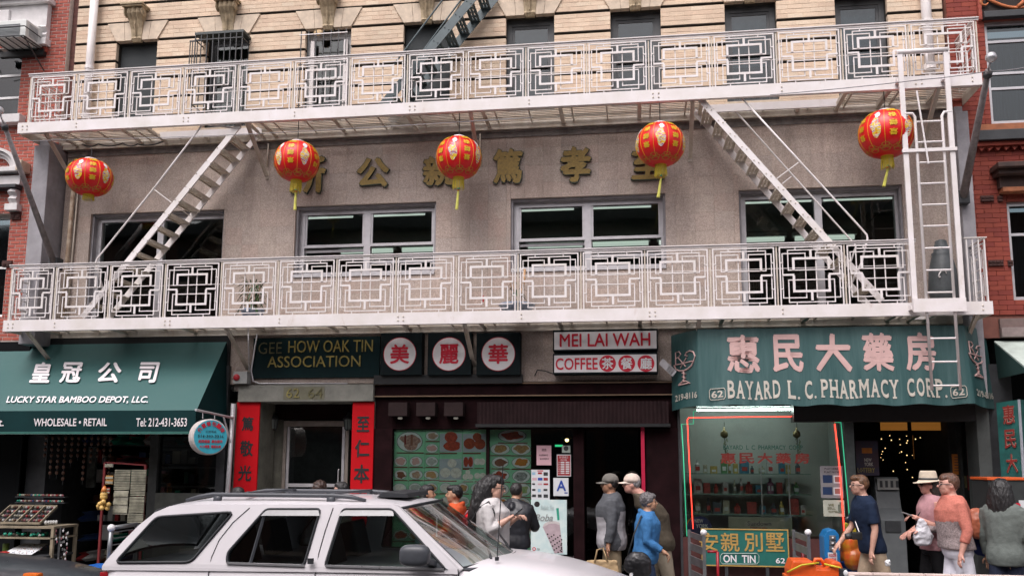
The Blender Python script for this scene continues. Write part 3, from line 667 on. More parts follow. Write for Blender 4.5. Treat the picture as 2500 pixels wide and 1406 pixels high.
# ================================================================ white iron balconies
def fret_panel(w_, h_):
    """one square of fretwork: thin frame and interlocking rectangles (x 0..w, z 0..h, y 0)"""
    m = MB(); t = .013
    X = lambda u: u*w_
    Z = lambda v: (1-v)*h_
    def H(u0, u1, v, tt=t, y=0): m.box(X(u0)-tt/2, X(u1)+tt/2, y-tt/2, y+tt/2, Z(v)-tt/2, Z(v)+tt/2)
    def V(u, v0, v1, tt=t, y=0): m.box(X(u)-tt/2, X(u)+tt/2, y-tt/2+.001, y+tt/2-.001, Z(v1), Z(v0))
    V(.03, .03, 1, .017); V(.97, .03, 1, .017); H(.03, .97, .035, .016)
    for a, b in ((.085, .42), (.585, .955)):
        H(.155, .845, a); H(.155, .845, b); V(.155, a, b, y=.002); V(.845, a, b, y=.002)
    for a, b in ((.07, .42), (.58, .93)):
        H(a, b, .14, y=.004); H(a, b, .88, y=.004); V(a, .14, .88, y=.006); V(b, .14, .88, y=.006)
    for u in (.27, .73): V(u, .03, .085); V(u, .955, 1)
    for v in (.29, .73): H(.03, .07, v); H(.93, .97, v)
    return m
def fret_square(w_, h_):
    m = MB(); X = lambda u: u*w_; Z = lambda v: (1-v)*h_; t = .030; y0, y1 = -.016, -.007
    m.box(X(.215), X(.785), y0, y1, Z(.23)-t/2, Z(.23)+t/2).box(X(.215), X(.785), y0, y1, Z(.775)-t/2, Z(.775)+t/2)
    for u in (.215, .785): m.box(X(u)-(0 if u < .5 else t), X(u)+(t if u < .5 else 0), y0, y1, Z(.42), Z(.23)-t/2); m.box(X(u)-(0 if u < .5 else t), X(u)+(t if u < .5 else 0), y0, y1, Z(.775)+t/2, Z(.585))
    m.box(X(.5)-t/2, X(.5)+t/2, y0, y1, Z(.23)+t/2, Z(.10)).box(X(.5)-t/2, X(.5)+t/2, y0, y1, Z(.93), Z(.775)-t/2)
    for s in (0, 1):
        a, b = (.06, .24) if not s else (.76, .94); m.box(X(a), X(b), y0, y1, Z(.5)-t*.4, Z(.5)+t*.4)
        u = .215+.0 if not s else .785-t/w_; m.box(X(u), X(u)+t, y0-.001, y1-.001, Z(.585)-.004, Z(.5)-t*.4)
    return m
_pan = {}
def panel(parent, x0, x1, zb, zt, y=YB, rot=0.):
    k = (round(x1-x0, 3), round(zt-zb, 3))
    if k not in _pan:
        a = fret_panel(*k).build('railing_panel', M_white2 if False else M_white, parent, fix=False); b = fret_square(*k).build('centre_square', M_white, a, fix=False)
        _pan[k] = (a.data, b.data); b.parent = a; b.matrix_parent_inverse = Matrix()
    else:
        a = inst('railing_panel', _pan[k][0], (0, 0, 0), parent); b = bpy.data.objects.new('centre_square', _pan[k][1]); COL.objects.link(b); b.parent = a
    a.location = (x0, y, zb); a.rotation_euler = (0, 0, rot); return a
def bolts(mb, x, z, y, n=1, r=.012, d=.055):
    for i in range(n):
        for s in (-1, 1): mb.lathe((x+i*.075, y, z+s*d/2), [(r, 0), (r, .006), (r*.5, .01)], 6, (0, -1, 0))
def balcony(lab, xs, zb, zt, xe0, xe1, openings, strut_x, endpanels, rail_xe, strut_dz=.55):
    """beam bottom zb, rail top zt, panel joints xs, stair openings [(x0,x1)]"""
    o = thing('fire_escape_balcony', lab, 'fire escape', (-2.3, YB+.4, zb))
    H = .165; zf = zb+.10
    bm = MB().box(xe0, xe1, YB-.01, YB+.0, zb, zb+H).box(xe0, xe1, YB+.0, YB+.05, zb, zb+.012).box(xe0, xe1, YB+.0, YB+.05, zb+H-.012, zb+H)
    bm.build('front_beam', M_white, o)
    bb = MB()
    for i, x in enumerate(xs[1:-1:2]): bolts(bb, x+.05, zb+H/2, YB-.01, 2 if i % 2 else 1)
    bolts(bb, xe0+.08, zb+H/2, YB-.01, 2); bolts(bb, xe1-.12, zb+H/2, YB-.01, 1); bb.build('bolts', M_white2, o, kind='stuff')
    for x in (xe0, xe1-.012): MB().box(x, x+.012, YB+.0, YW, zb, zb+H).build('end_beam', M_white2, o)
    MB().box(xe0+.02, xe1-.02, YW-.06, YW-.05, zf-.1, zf+.02).box(xe0+.02, xe1-.02, YW-.05, YW-.005, zf-.1, zf-.09).build('ledger', M_white2, o)
    # grating: long slats interrupted at the stair wells
    n = 12
    for i in range(n):
        y = YB+.075+i*(YW-.09-YB-.075)/(n-1); segs = [(xe0+.02, xe1-.02)]
        if y < YW-.24:
            for a, b in openings: segs = [s for p, q in segs for s in ((p, min(q, a)), (max(p, b), q)) if s[1]-s[0] > .05]
        m = MB()
        for a, b in segs: m.box(a, b, y-.015, y+.015, zf, zf+.006)
        m.build('grating_slat', M_white2, o)
    for a, b in openings:
        MB().box(a, b, YW-.225, YW-.215, zf-.06, zf+.05).box(a, b, YW-.215, YW-.19, zf-.06, zf-.05).build('well_beam', M_white, o)
    x = strut_x[0]-1.1*9
    while x < xe1-.1:
        for dx, wd, dz in ((0, .055, .05), (.17, .022, .02), (.66, .022, .02)):
            xx = x+dx; inw = any(a < xx < b for a, b in openings)
            if xx < xe0+.1 or xx > xe1-.1: continue
            y0 = YW-.21 if inw else YB+.052
            MB().box(xx, xx+wd, y0, YW-.065, zf-dz-.004, zf-dz+.006).box(xx, xx+.006, y0, YW-.065, zf-dz+.006, zf-.001).build('joist', M_white2, o)
        x += 1.1
    for a, b in openings:
        for xx in (a, b-.05): MB().box(xx, xx+.05, YB+.052, YW-.065, zf-.064, zf-.056).box(xx, xx+.008, YB+.052, YW-.065, zf-.056, zf-.001).build('joist', M_white2, o)
    for xx in strut_x:
        s = MB().bar((xx, YB+.03, zb+.0), (xx, YW-.01, zb-strut_dz), .055, .012, (0, .6, .8)).bar((xx-.024, YB+.03, zb+.0), (xx-.024, YW-.01, zb-strut_dz), .008, .05, (0, .6, .8))
        s.box(xx-.03, xx+.03, YW-.012, YW-.002, zb-strut_dz-.05, zb-strut_dz+.08).build('strut', M_white2, o)
    # railing
    x0, x1 = xs[0], rail_xe
    MB().box(x0-.03, x1+.03, YB-.02, YB+.02, zt-.012, zt).box(x0-.03, x1+.03, YB-.003, YB+.003, zt-.04, zt-.012).build('top_rail', M_white, o)
    zp = zb+H
    for a, b in zip(xs, xs[1:]): panel(o, a+.012, b-.012, zp, zt-.035)
    for i, x in enumerate(xs): MB().box(x-.009, x+.009, YB+.01, YB+.03, zb+.02, zt-.04).build('post', M_white2, o)
    for xe in endpanels:
        MB().box(xe-.02, xe+.02, YB+.021, YW-.02, zt-.012, zt).build('side_rail', M_white, o)
        panel(o, 0, .76, zp, zt-.035, YB+.03, pi/2).location = (xe, YB+.03, zp)
        MB().bar((xe, YW-.03, zp), (xe, YW-.03, zt-.012), .02).build('post', M_white2, o)
    MB().bar((x0, YB+.35, zt-.3), (x1, YB+.35, zt-.26), .008).build('tie_rod', M_white, o)
    return o
zbU, ztU, zbL, ztL = 6.765, 7.70, 3.755, 4.745
xsU = [at(71, 240, YB).x]+[-8.2198+.85*i for i in range(16)]
xsL = [at(24, 710, YB).x]+[-8.3205+.85*i for i in range(15)]
opU = [(at(300, 318, YB).x+.25, at(598, 300, YB).x), (at(1712, 235, YB).x, at(2085, 220, YB).x-.05)]
UB = balcony('upper white iron balcony with square fretwork, under the buff brick storey', xsU, zbU, ztU, at(43, 326, YB).x, 4.55, opU, [-8.68, -5.5, -2.2, .86, 4.02], (xsU[0]+.02, xsU[-1]-.02), xsU[-1])
LBx = balcony('lower white iron balcony with square fretwork, above the shop signs', xsL, zbL, ztL, at(8, 800, YB).x, at(2424, 750, YB).x, [(4.0-.35, 4.0-.1)], [-8.72, -5.66, -2.25, .87, 4.3], (xsL[0]+.02,), xsL[-1], .5)
# short rail beyond the drop ladder
xa, xb = at(2352, 583, YB).x, at(2404, 583, YB).x
MB().box(xa, xb+.02, YB-.02, YB+.02, ztL-.012, ztL).box(xb-.02, xb+.02, YB+.021, YW, ztL-.012, ztL).build('side_rail', M_white, LBx)
for k in range(4): MB().bar((xa+.03+k*(xb-xa-.04)/3, YB, zbL+.165), (xa+.03+k*(xb-xa-.04)/3, YB, ztL-.012), .016).build('baluster', M_white, LBx)
panel(LBx, 0, .76, zbL+.165, ztL-.035, YB+.03, pi/2).location = (xb, YB+.03, zbL+.165)
MB().box(xsU[0]+.1, xsU[3], YB+.5, YB+.506, ztU-.5, ztU-.49).build('tie_rod', M_white, UB)

# ================================================================ stairs
def stair(lab, top, bot, yo, yi, dz, rails, m, m2, hb=.085, slots=True, name='fire_stair'):
    top, bot = Vector(top), Vector(bot); o = thing(name, lab, 'staircase', (bot.x, (yo+yi)/2, bot.z)); d = bot-top
    for y in (yo, yi):
        a = Vector((top.x, y, top.z)); b = Vector((bot.x, y, bot.z))
        s = MB().bar(a, b, .012, hb).bar(a+Vector((0, .018, hb/2)), b+Vector((0, .018, hb/2)), .036, .008).bar(a+Vector((0, .018, -hb/2)), b+Vector((0, .018, -hb/2)), .036, .008)
        s.build('stringer', m, o)
    n = int(abs(d.z)/dz); bt = MB(); sg = 1 if d.x > 0 else -1; tm = None
    for k in range(1, n):
        p = top+d*(k/n)
        if tm is None:
            t = MB()
            for q in range(3): t.box(-.065+q*.047, -.065+q*.047+.036, yo+.008, yi-.008, -.006, .006)
            for q in range(5): yy = yo+.008+q*(yi-yo-.056)/4; t.box(-.064, .065, yy, yy+.04, -.005, .005)
            t.box(-.072, -.065, yo+.008, yi-.008, -.028, .006).box(.065, .072, yo+.008, yi-.008, -.028, .006)
            ob = t.build('tread', m2, o, fix=False); ob.location = p*1; ob.location.y = 0; tm = ob.data
        else: inst('tread', tm, (p.x, 0, p.z), o)
        for s in (-.03, .03): bt.lathe((p.x+s, yo-.006, p.z-s*.6), [(.009, 0), (.009, .008), (.004, .012)], 6, (0, -1, 0))
    bt.build('rivets', m2, o, kind='stuff')
    for pts in rails: MB().tube(pts, .013, 8).build('handrail', m, o, smooth=True)
    return o
def A(px, py, y=11.72): return at(px, py, y)
dz = .182
t0, b0 = A(588, 303), A(203, 775)
sl = stair('white iron stair slanting down to the left end of the lower balcony', t0, b0, 11.70, 12.25, dz,
      [[A(586, 315, 11.7), A(500, 304, 11.7), A(492, 308, 11.7), A(376, 460, 11.7), A(237, 632, 11.7), A(234, 640, 11.7), A(236, 650, 11.7), A(250, 700, 11.7)]], M_white, M_white2)
MB().bar(A(373, 460, 11.7), A(418, 494, 11.7), .012).build('stanchion', M_white, sl); MB().bar(A(424, 498, 11.72), A(463, 527, 12.2), .012).build('stanchion', M_white, sl)
t1, b1_ = A(1702, 236), A(2152, 735)
sr = stair('white iron stair slanting down to the right end of the lower balcony', t1, b1_, 11.70, 12.25, dz,
      [[A(1800, 228, 11.7), A(1956, 398, 11.7), A(2100, 555, 11.7), A(2116, 573, 11.7), A(2118, 582, 11.7), A(2104, 640, 11.7), A(2075, 700, 11.7)], [A(1752, 276, 12.25), A(1765, 272, 12.25), A(1790, 271, 12.25), A(1800, 277, 12.25), A(1910, 400, 12.25), A(2079, 588, 12.25), A(2090, 600, 12.25), A(2070, 660, 12.25)]], M_white, M_white2)
MB().bar(A(1949, 397, 11.7), A(1894, 438, 11.7), .012).build('stanchion', M_white, sr); MB().bar(A(1932, 431, 12.25), A(1909, 449, 12.2), .012).build('stanchion', M_white, sr)
M_slate = mat('slate_painted_iron', (.075, .105, .115), .45, var=.12)
p0 = at(1150.6, 0, 11.75); p1 = at(1055, 114, 11.75); d_ = (p1-p0); bt_ = p0+d_*((6.93-p0.z)/d_.z); tp_ = p0-d_*.5
q0 = at(1081, 0, 11.75); q1 = at(993, 117, 11.75); r0_ = at(1126, 0, 12.3); r1_ = at(1040, 115, 12.3)
stair('dark slate iron stair rising from the upper balcony out of the top of the picture', tp_, bt_, 11.75, 12.3, .19,
      [[q0-(q1-q0)*.4, q0, q1, q1+(q1-q0)*.35], [r0_-(r1_-r0_)*.4, r0_, r1_, r1_+(r1_-r0_)*.3]], M_slate, M_slate, .13)

# drop ladder on the right
def ladder():
    Y = 11.50; o = thing('drop_ladder', 'white drop ladder in its guide frame at the right end of the balconies', 'ladder', (at(2320, 760, Y).x, Y, 3.7))
    Lx = at(2220, 500, Y).x; Rx = at(2335, 500, Y).x; zt = at(2235, 126, Y).z; zb = at(2300, 758, Y).z
    fa = at(2219, 500, Y).x; fb = at(2334, 500, Y).x
    # guide posts, plumb
    for x in (fa, fb): MB().bar((x, Y, zb), (x, Y, zt), .062, .03, (0, 1, 0)).build('guide_post', M_white, o)
    MB().tube([(fa-.03, Y, zt), (fb+.03, Y, zt)], .034, 8).build('top_bar', M_white, o, smooth=True)
    MB().box(fa-.03, fb+.03, Y-.04, Y-.015, zb-.02, zb+.15).build('bottom_plate', M_white, o)
    zc = at(2260, 368, Y).z; MB().box(fa-.05, fb+.05, Y-.035, Y-.012, zc-.022, zc+.022).build('cross_bar', M_white, o)
    for z in (zbU+.08, zbL+.08):
        for x in (fa, fb): MB().box(x-.05, x+.05, Y+.016, YB-.011, z-.02, z+.03).build('clamp', M_white, o)
    # the sliding ladder inside
    xa = at(2245, 500, Y).x+.01; xb = at(2314, 500, Y).x-.0; ztop = at(2255, 280, Y).z; zbt = at(2335, 952, Y).z
    for x, s in ((xa, -1), (xb, 1)): MB().tube([(x+s*.13, Y, ztop+.02), (x+s*.03, Y, ztop+.02), (x, Y, ztop-.03), (x, Y, ztop-.1), (x, Y, zbt)], .019, 8).build('ladder_rail', M_white, o, smooth=True)
    for py in (296, 346, 396, 447.5, 499.5, 551.6, 605.4, 659.5, 713.8, 825.9, 883, 941):
        z = at(2290, py, Y).z; MB().tube([(xa, Y, z), (xb, Y, z)], .0125, 6).build('rung', M_white, o)
    MB().tube([at(2238, 222, Y-.04), at(2267, 400, Y-.04)], .012, 6).build('hook_rod', M_white, o)
ladder()
# grey bin strapped on the lower balcony behind the ladder
o = thing('plastic_drum', 'dark grey drum wrapped in sheeting behind the white ladder on the lower balcony', 'drum', (at(2305, 740, 12.1).x, 12.15, 3.9))
MB().lathe((at(2305, 700, 12.1).x, 12.12, 3.88), [(.13, 0), (.15, .02), (.19, .3), (.17, .55), (.13, .72), (.12, .75), (.125, .78), (.1, .8), (.07, .95), (.02, .97)], 20).build('drum_body', mat('grey_plastic', (.07, .08, .085), .5, var=.2), o, smooth=True)
MB().tube([(at(2300, 680, 11.95).x+.05*cos(t), 11.93, 4.35+.05*sin(t*1.3)) for t in [k*.6 for k in range(8)]], .008, 6).build('rope', M_white, o, smooth=True)
E2 = at(2340, 700, 12.3)
MB().lathe((0, 0, 0), [(.01, 0), (.01, .01)], 4) if False else None

# potted bamboo and the broom on the lower balcony
def leafy(name, lab, x, y, z, h, r, pot, col, n=70, up_=.5):
    o = thing(name, lab, 'plant', (x, y, z)); 
    MB().lathe((x, y, z), [(pot*.7, 0), (pot, .16), (pot*1.08, .17), (pot*1.08, .19), (pot*.9, .19), (pot*.85, .15)], 14).build('pot', mat('blue_white_pot', (.35, .42, .5), .3, var=.3, alt=(.08, .12, .25), scale=12), o, smooth=True)
    rnd = random.Random(int(x*100)); m = MB(); s = MB()
    for k in range(5): a = rnd.random()*6.28; s.tube([(x+.03*cos(a), y+.03*sin(a), z+.1), (x+.07*cos(a), y+.05*sin(a), z+h*.5), (x+.12*cos(a), y+.06*sin(a), z+h*.9)], [.009, .007, .004], 5)
    s.build('stem', mat('tan_stem', (.35, .2, .08), .7, var=.2), o, smooth=True)
    for k in range(n):
        t = rnd.random()**.7; a = rnd.random()*6.28; p = Vector((x+r*.4*t*cos(a), y+r*.3*t*sin(a), z+h*(.3+.6*rnd.random()))); L = r*(.5+.6*rnd.random())
        d = Vector((cos(a), sin(a)*.6, up_*rnd.uniform(-.8, 1.3))).normalized(); sd_ = d.cross(Vector((0, 0, 1))).normalized()*.013
        q = p+d*L*.5+Vector((0, 0, .02)); e = p+d*L-Vector((0, 0, L*.35)); m.add([p, q+sd_, e, q-sd_], [(0, 1, 2, 3)])
    m.build('leaves', mat('leaf_green', col, .5, var=.35, scale=30), o, fix=False)
leafy('potted_bamboo', 'leafy green potted bamboo behind the fifth fretwork panel of the lower balcony', at(617, 750, 12.0).x, 12.0, 3.88, .62, .24, .16, (.035, .10, .025), 130, 1.)
leafy('potted_plant', 'small green plant on a tan cane standing in a blue and white pot', at(1262, 745, 12.0).x, 12.0, 3.88, .62, .14, .24, (.03, .10, .03), 40)
o = thing('broom', 'tan broom handle leaning behind the lower balcony rail', 'broom', (at(1262, 745, 12.1).x, 12.1, 3.9))
MB().tube([(at(1268, 750, 12.1).x, 12.1, 3.9), (at(1278, 650, 12.1).x, 12.25, 4.62)], .02, 8).build('handle', mat('tan_wood', (.5, .3, .16), .6, var=.2), o, smooth=True)
MB().loft([[(at(1268, 750, 12.1).x+sx*w_, 12.1+sy*.03, z) for sx, sy in ((-1, -1), (1, -1), (1, 1), (-1, 1))] for z, w_ in ((3.87, .09), (3.98, .04))]).build('bristles', mat('bristle', (.3, .22, .1), .9), o)
o = thing('red_cloth_scrap', 'thin red strip hanging low behind the white railing', 'cloth', (at(1179, 730, 11.9).x, 11.9, 4.0))
MB().box(at(1177, 730, 11.9).x, at(1181, 730, 11.9).x, 11.9, 11.91, at(1179, 737, 11.9).z, at(1179, 722, 11.9).z).build('strip', mat('red_cloth', (.5, .02, .02), .8), o)

# window cage and bars on the upper storey
a, b, c, d = up_win[1]
o = thing('window_cage', 'black iron security cage boxed out from an upper window near the left', 'window guard', ((a+b)/2, 12.2, 7.6))
yc = 12.12; zc = at(550, 72, yc).z-.02
MB().box(a-.06, b+.03, yc, YW-.03, zc-.04, zc).build('cage_roof', mat('slate_sheet', (.045, .055, .055), .5), o)
for k in range(9): x = a-.05+k*(b-a+.06)/8; MB().bar((x, yc+.01, 7.05), (x, yc+.01, zc-.04), .013).build('bar', M_dark, o)
for z in (7.3, 8.35): MB().bar((a-.06, yc+.01, z), (b+.02, yc+.01, z), .015).build('rail', M_dark, o)
for x in (a-.05, b+.01): MB().bar((x, yc, 8.35), (x, YW, 8.35), .014).bar((x, yc, 7.3), (x, YW, 7.3), .014).build('rail', M_dark, o)
for k in range(4): x = a-.2+.04*k; MB().bar((x, 12.25, 7.6), (x, 12.25, 8.4), .012).build('side_bar', M_dark, o)
MB().box(a-.21, a-.0, 12.243, 12.257, 8.39, 8.41).build('side_bar', M_dark, o)
a, b, c, d = up_win[2]
o = thing('window_guard', 'black spiked bar guard over the white framed upper window', 'window guard', ((a+b)/2, 12.3, 7.6))
zt_ = at(800, 82, 12.25).z
for k in range(7): x = a-.01+k*(b-a-.02)/6; MB().bar((x, 12.25, 7.05), (x, 12.25, zt_+.06), .013).build('bar', M_dark, o)
for z in (7.25, 7.9, zt_): MB().bar((a-.04, 12.25, z), (b-.01, 12.25, z), .014).build('rail', M_dark if z < zt_ else M_white, o)
MB().box(a+.06, a+.12, 12.47, 12.5, 7.05, zt_).box(b-.14, b-.08, 12.47, 12.5, 7.05, zt_).build('shutter_edge', M_white, o)
o = thing('straw_fan', 'round tan straw disc in the top of the guarded upper window', 'fan', (at(775, 78, 12.4).x, 12.4, 8.4))
MB().lathe((at(777, 80, 12.38).x, 12.4, at(777, 80, 12.38).z), [(.01, 0), (.07, .005), (.075, .02), (.03, .03)], 16, (0, -1, .3)).build('disc', mat('straw', (.5, .36, .2), .8, var=.2, scale=60), o, smooth=True)

# ================================================================ gilded characters on the granite
M_gold = mat('gilt', (.27, .18, .045), .6, metal=.1, var=.2, scale=30)
M_gside = mat('bronze_green', (.03, .045, .03), .6)
def gilt(ch, x0, y0, x1, y1, lab):
    y = YW; a, b, z0, z1 = rect(x0, y0, x1, y1, y)
    o = thing('gilded_character', lab, 'lettering', ((a+b)/2, y, z0), 'gilded characters across the granite wall')
    text('letter_body', ch, (a-.012, y-.004, z0-.012), (b-a+.024, 0, 0), (0, 0, z1-z0+.024), M_gside, o, bold=.075, depth=.04)
    text('letter_face', ch, (a, y-.044, z0), (b-a, 0, 0), (0, 0, z1-z0), M_gold, o, bold=.065, depth=.002)
for a_ in (('所', 712, 385, 797, 474, 'gilt character partly hidden behind the second lantern from the left'), ('公', 873, 388, 952, 459, 'gilt character of two dots over a hook, second from the left on the granite'), ('親', 1034, 384, 1112, 456, 'gilt character half hidden by the middle lantern'), ('篤', 1205, 366, 1277, 450, 'gilt many-stroked character just right of the middle lantern'), ('孝', 1368, 361, 1443, 447, 'gilt character second from the right on the granite wall'), ('至', 1541, 372, 1621, 440, 'gilt character behind the tassel of the fourth lantern')): gilt(*a_)

# ================================================================ lanterns
M_lan = mat('lantern_red', (.72, .008, .010), .38, var=.06, scale=3)
M_lyel = mat('lantern_yellow', (.75, .48, .02), .45, var=.1, scale=40); M_lwhite = mat('lantern_white', (.72, .7, .72), .5, var=.1, scale=40)
M_lpur = mat('lantern_violet', (.18, .16, .36), .5, var=.3, scale=60, alt=(.5, .5, .55)); M_lor = mat('lantern_orange', (.6, .22, .02), .5, var=.2, scale=30)
M_frn = mat('lantern_fringe', (.66, .52, .03), .6, var=.2, scale=80)
def stripe_mat():
    m = mat('lantern_print', (.7, .5, .1), .5, var=.1); n = m.node_tree; b = n.nodes['Principled BSDF']; g = n.nodes.new('ShaderNodeNewGeometry'); mp_ = n.nodes.new('ShaderNodeMapping'); mp_.inputs['Scale'].default_value = (14, 14, 60)
    z = n.nodes.new('ShaderNodeTexNoise'); z.inputs['Scale'].default_value = 1.2; z.inputs['Detail'].default_value = 2; r = n.nodes.new('ShaderNodeValToRGB'); r.color_ramp.interpolation = 'CONSTANT'; e = r.color_ramp.elements
    for p_, c_ in ((.42, (.66, .42, .02)), (.5, (.62, .6, .62)), (.57, (.18, .16, .34)), (.62, (.62, .05, .02))): e.new(p_).color = tuple(c_)+(1,)
    e[0].color = (.7, .46, .02, 1); e[-1].color = (.6, .58, .3, 1)
    n.links.new(g.outputs['Position'], mp_.inputs[0]); n.links.new(mp_.outputs[0], z.inputs['Vector']); n.links.new(z.outputs[0], r.inputs[0]); n.links.new(r.outputs[0], b.inputs['Base Color']); return m
M_lfig = stripe_mat()
def lantern(lab, px, py, rx, ry, cord_py, spin, tassel):
    Y = 11.78; c = at(px, py, Y); k = Y/FPX*1.005; R = rx*k; H = ry*k/.985; o = thing('paper_lantern', lab, 'lantern', (c.x, c.y, c.z-H), 'red lanterns strung under the upper balcony')
    def S(lon, lat, g=0.):
        # lon 0 faces the viewer; a flattened globe
        va = atan2(c.x, c.y); l = radians(lon)+pi+(-va)*-1
        r_ = (R+g)*abs(cos(radians(lat)))**.86; ang = -pi/2-va+radians(lon)
        return Vector((c.x+r_*cos(ang), c.y+r_*sin(ang), c.z+(H+g)*sin(radians(lat))))
    m = MB(); rings = []; n = 52
    for i in range(n+1):
        lat = -78+156*i/n; g = (.0035 if i % 2 else 0)
        rings.append([S(360*j/40, lat, g) for j in range(40)])
    m.loft(rings); body = m.build('globe', M_lan, o, smooth=True)
    ln = MB()
    for j in range(10):
        lo = spin+j*36; ln.tube([S(lo, la, .005) for la in range(-52, 80, 6)], .003, 5)
    ln.build('seam', M_lyel, body)
    ch = ('福祿壽喜', '恭喜發財', '大吉大利', '財源廣進')
    for j in range(10):
        lo = spin+18+j*36; q = (j*1.0) % 10
        if j % 2 == 0:
            s = ch[(j//2) % 4]
            for i_, g_ in enumerate(s):
                la = 50-i_*22
                text('lantern_character', g_, (0, 0, 0), (1, 0, 0), (0, 0, 1), M_lyel, body, bold=.05, depth=0, warp=lambda u, v, lo=lo, la=la: S(lo+(u-.5)*17/max(.45, cos(radians(la))), la+(v-.5)*15, .009), res=1)
        else:
            # printed lucky figures: a striped gown patch and a pale head patch, no drawn character
            for (mm, la0, la1, w0, gg) in ((M_lfig, -26, 26, 13, .008), (M_lwhite, 24, 44, 8, .009)):
                b_ = MB(); P = []; off = 3 if la0 > 0 else 0
                for i_ in range(22):
                    t = 2*pi*i_/22; w_ = w0*(1+.18*sin(t*4+j)+.1*sin(t*7)); P.append(S(lo+off+w_*cos(t)*.8, (la0+la1)/2+(la1-la0)/2*sin(t), gg))
                b_.v = [tuple(p) for p in P]+[tuple(S(lo+off, (la0+la1)/2, gg+.002))]; b_.f = [(i_, (i_+1) % 22, 22) for i_ in range(22)]
                b_.build('printed_figure', mm, body)
    for j in range(9):   # gold cloud pattern round the foot
        lo = spin+j*40; b_ = MB()
        for (dl, dt, rr) in ((0, -44, 7), (9, -50, 6), (-9, -50, 6), (0, -56, 9)):
            P = [S(lo+dl+rr*1.7*cos(2*pi*i_/12), dt+rr*.8*sin(2*pi*i_/12), .0075) for i_ in range(12)]; P2 = [S(lo+dl+rr*1.25*cos(2*pi*i_/12), dt+rr*.58*sin(2*pi*i_/12), .0078) for i_ in range(12)]
            nb = len(b_.v); b_.v += [tuple(p) for p in P+P2]; b_.f += [(nb+i_, nb+(i_+1) % 12, nb+12+(i_+1) % 12, nb+12+i_) for i_ in range(12)]
        b_.build('gold_cloud', M_lor, body)
    zb = c.z-H
    MB().lathe((c.x, c.y, c.z+H*.955), [(.085, 0), (.09, .03), (.05, .04), (.02, .045)], 16).build('crown_cap', M_lwhite, o, smooth=True)
    MB().lathe((c.x, c.y, zb-.0), [(.08, 0), (.088, .035), (.07, .04)], 16).build('foot_ring', M_lyel, o, smooth=True)
    fr = MB(); rr = random.Random(int(px))
    fl = .15 if tassel else .07
    for j in range(64):
        t = 2*pi*j/64; L = fl*(.85+.3*rr.random()); dx = rr.uniform(-.012, .012); fr.bar((c.x+.075*cos(t), c.y+.075*sin(t), zb+.005), (c.x+(.078+dx)*cos(t), c.y+(.078+dx)*sin(t), zb-L), .0035)
    fr.build('fringe', M_frn, o, fix=False, kind='stuff')
    z = at(px, cord_py, Y).z
    MB().tube([(c.x, c.y, c.z+H), (c.x+.004, c.y, (z+c.z+H)/2), (c.x, c.y, z)], .006, 6).build('cord', M_dark, o)
    if tassel:
        t0, t1 = tassel; zt = at(px, t0, Y).z; ze = at(px, t1, Y).z; dx = (at(px-5, t1, Y).x-c.x)
        MB().ball((c.x, c.y, zt-.01), .02, n=8, m=6).build('tassel_bead', mat('jade_bead', (.02, .4, .25), .3), o, smooth=True)
        MB().tube([(c.x, c.y, zt-.02), (c.x+dx*.1, c.y, zt-.05)], .016, 8).build('tassel_knot', M_lor, o)
        MB().tube([(c.x, c.y, zt), (c.x, c.y, zb)], .004, 5).build('tassel_string', M_lyel, o)
        ts = MB()
        for j in range(22):
            t = 2*pi*j/22; r_ = .018; ts.bar((c.x+r_*.6*cos(t), c.y+r_*.6*sin(t), zt-.045), (c.x+dx+r_*cos(t), c.y+r_*sin(t), ze+rr.uniform(0, .02)), .006)
        ts.build('tassel', mat('tassel_lime', (.62, .6, .12), .6, var=.15), o, fix=False)
lantern('red paper lantern farthest left, beside the grey pier', 219, 434, 59, 49, 362, -12, None)
lantern('red paper lantern second from the left, in front of a gilt character', 725, 395, 58, 52, 283, -35, (462, 514))
lantern('red paper lantern in the middle of the five', 1120, 386, 58, 53, 263, 3, (459, 512))
lantern('red paper lantern fourth from the left, over the second-storey window', 1612, 354, 60, 53, 240, 20, (428, 483))
lantern('red paper lantern farthest right, behind the white drop ladder', 2163, 328, 63, 56, 215, -2, (403, 457))
# ================================================================ ground floor
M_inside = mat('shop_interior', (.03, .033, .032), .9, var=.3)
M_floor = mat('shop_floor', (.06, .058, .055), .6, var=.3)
M_lintel = mat('entrance_stone', (.20, .20, .175), .8, var=.18, scale=5, bump=.25)
M_jamb = mat('olive_stone', (.16, .155, .125), .85, var=.25, scale=4, bump=.25)
XA, XB, XC, XD = -8.86, -5.93, -3.70, .60
def shop_room(x0, x1, z1, y1, nm, wm=None):
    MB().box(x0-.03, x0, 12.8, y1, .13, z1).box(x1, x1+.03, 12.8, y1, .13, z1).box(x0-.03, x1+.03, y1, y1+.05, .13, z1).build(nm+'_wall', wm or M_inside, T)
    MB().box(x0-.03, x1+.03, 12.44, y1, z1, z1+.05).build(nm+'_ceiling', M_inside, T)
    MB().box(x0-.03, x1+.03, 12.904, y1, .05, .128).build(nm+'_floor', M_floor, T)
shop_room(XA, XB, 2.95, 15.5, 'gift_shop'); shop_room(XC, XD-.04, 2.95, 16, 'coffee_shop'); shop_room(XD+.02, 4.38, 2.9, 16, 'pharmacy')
MB().box(XA, XB-.02, YW-.05, YW-.002, 2.95, 3.86).build('fascia', M_black, T)
MB().box(BX0, BX1, YW+.06, YW+.36, 2.93, 3.018).build('beam_over_shops', M_core, T)
MB().box(XB-.13, XB, 12.35, 12.8, .12, 3.3).build('iron_column', M_dark, T)
MB().box(XA, XA+.1, 12.35, 12.8, .12, 2.95).build('iron_column', M_dark, T)

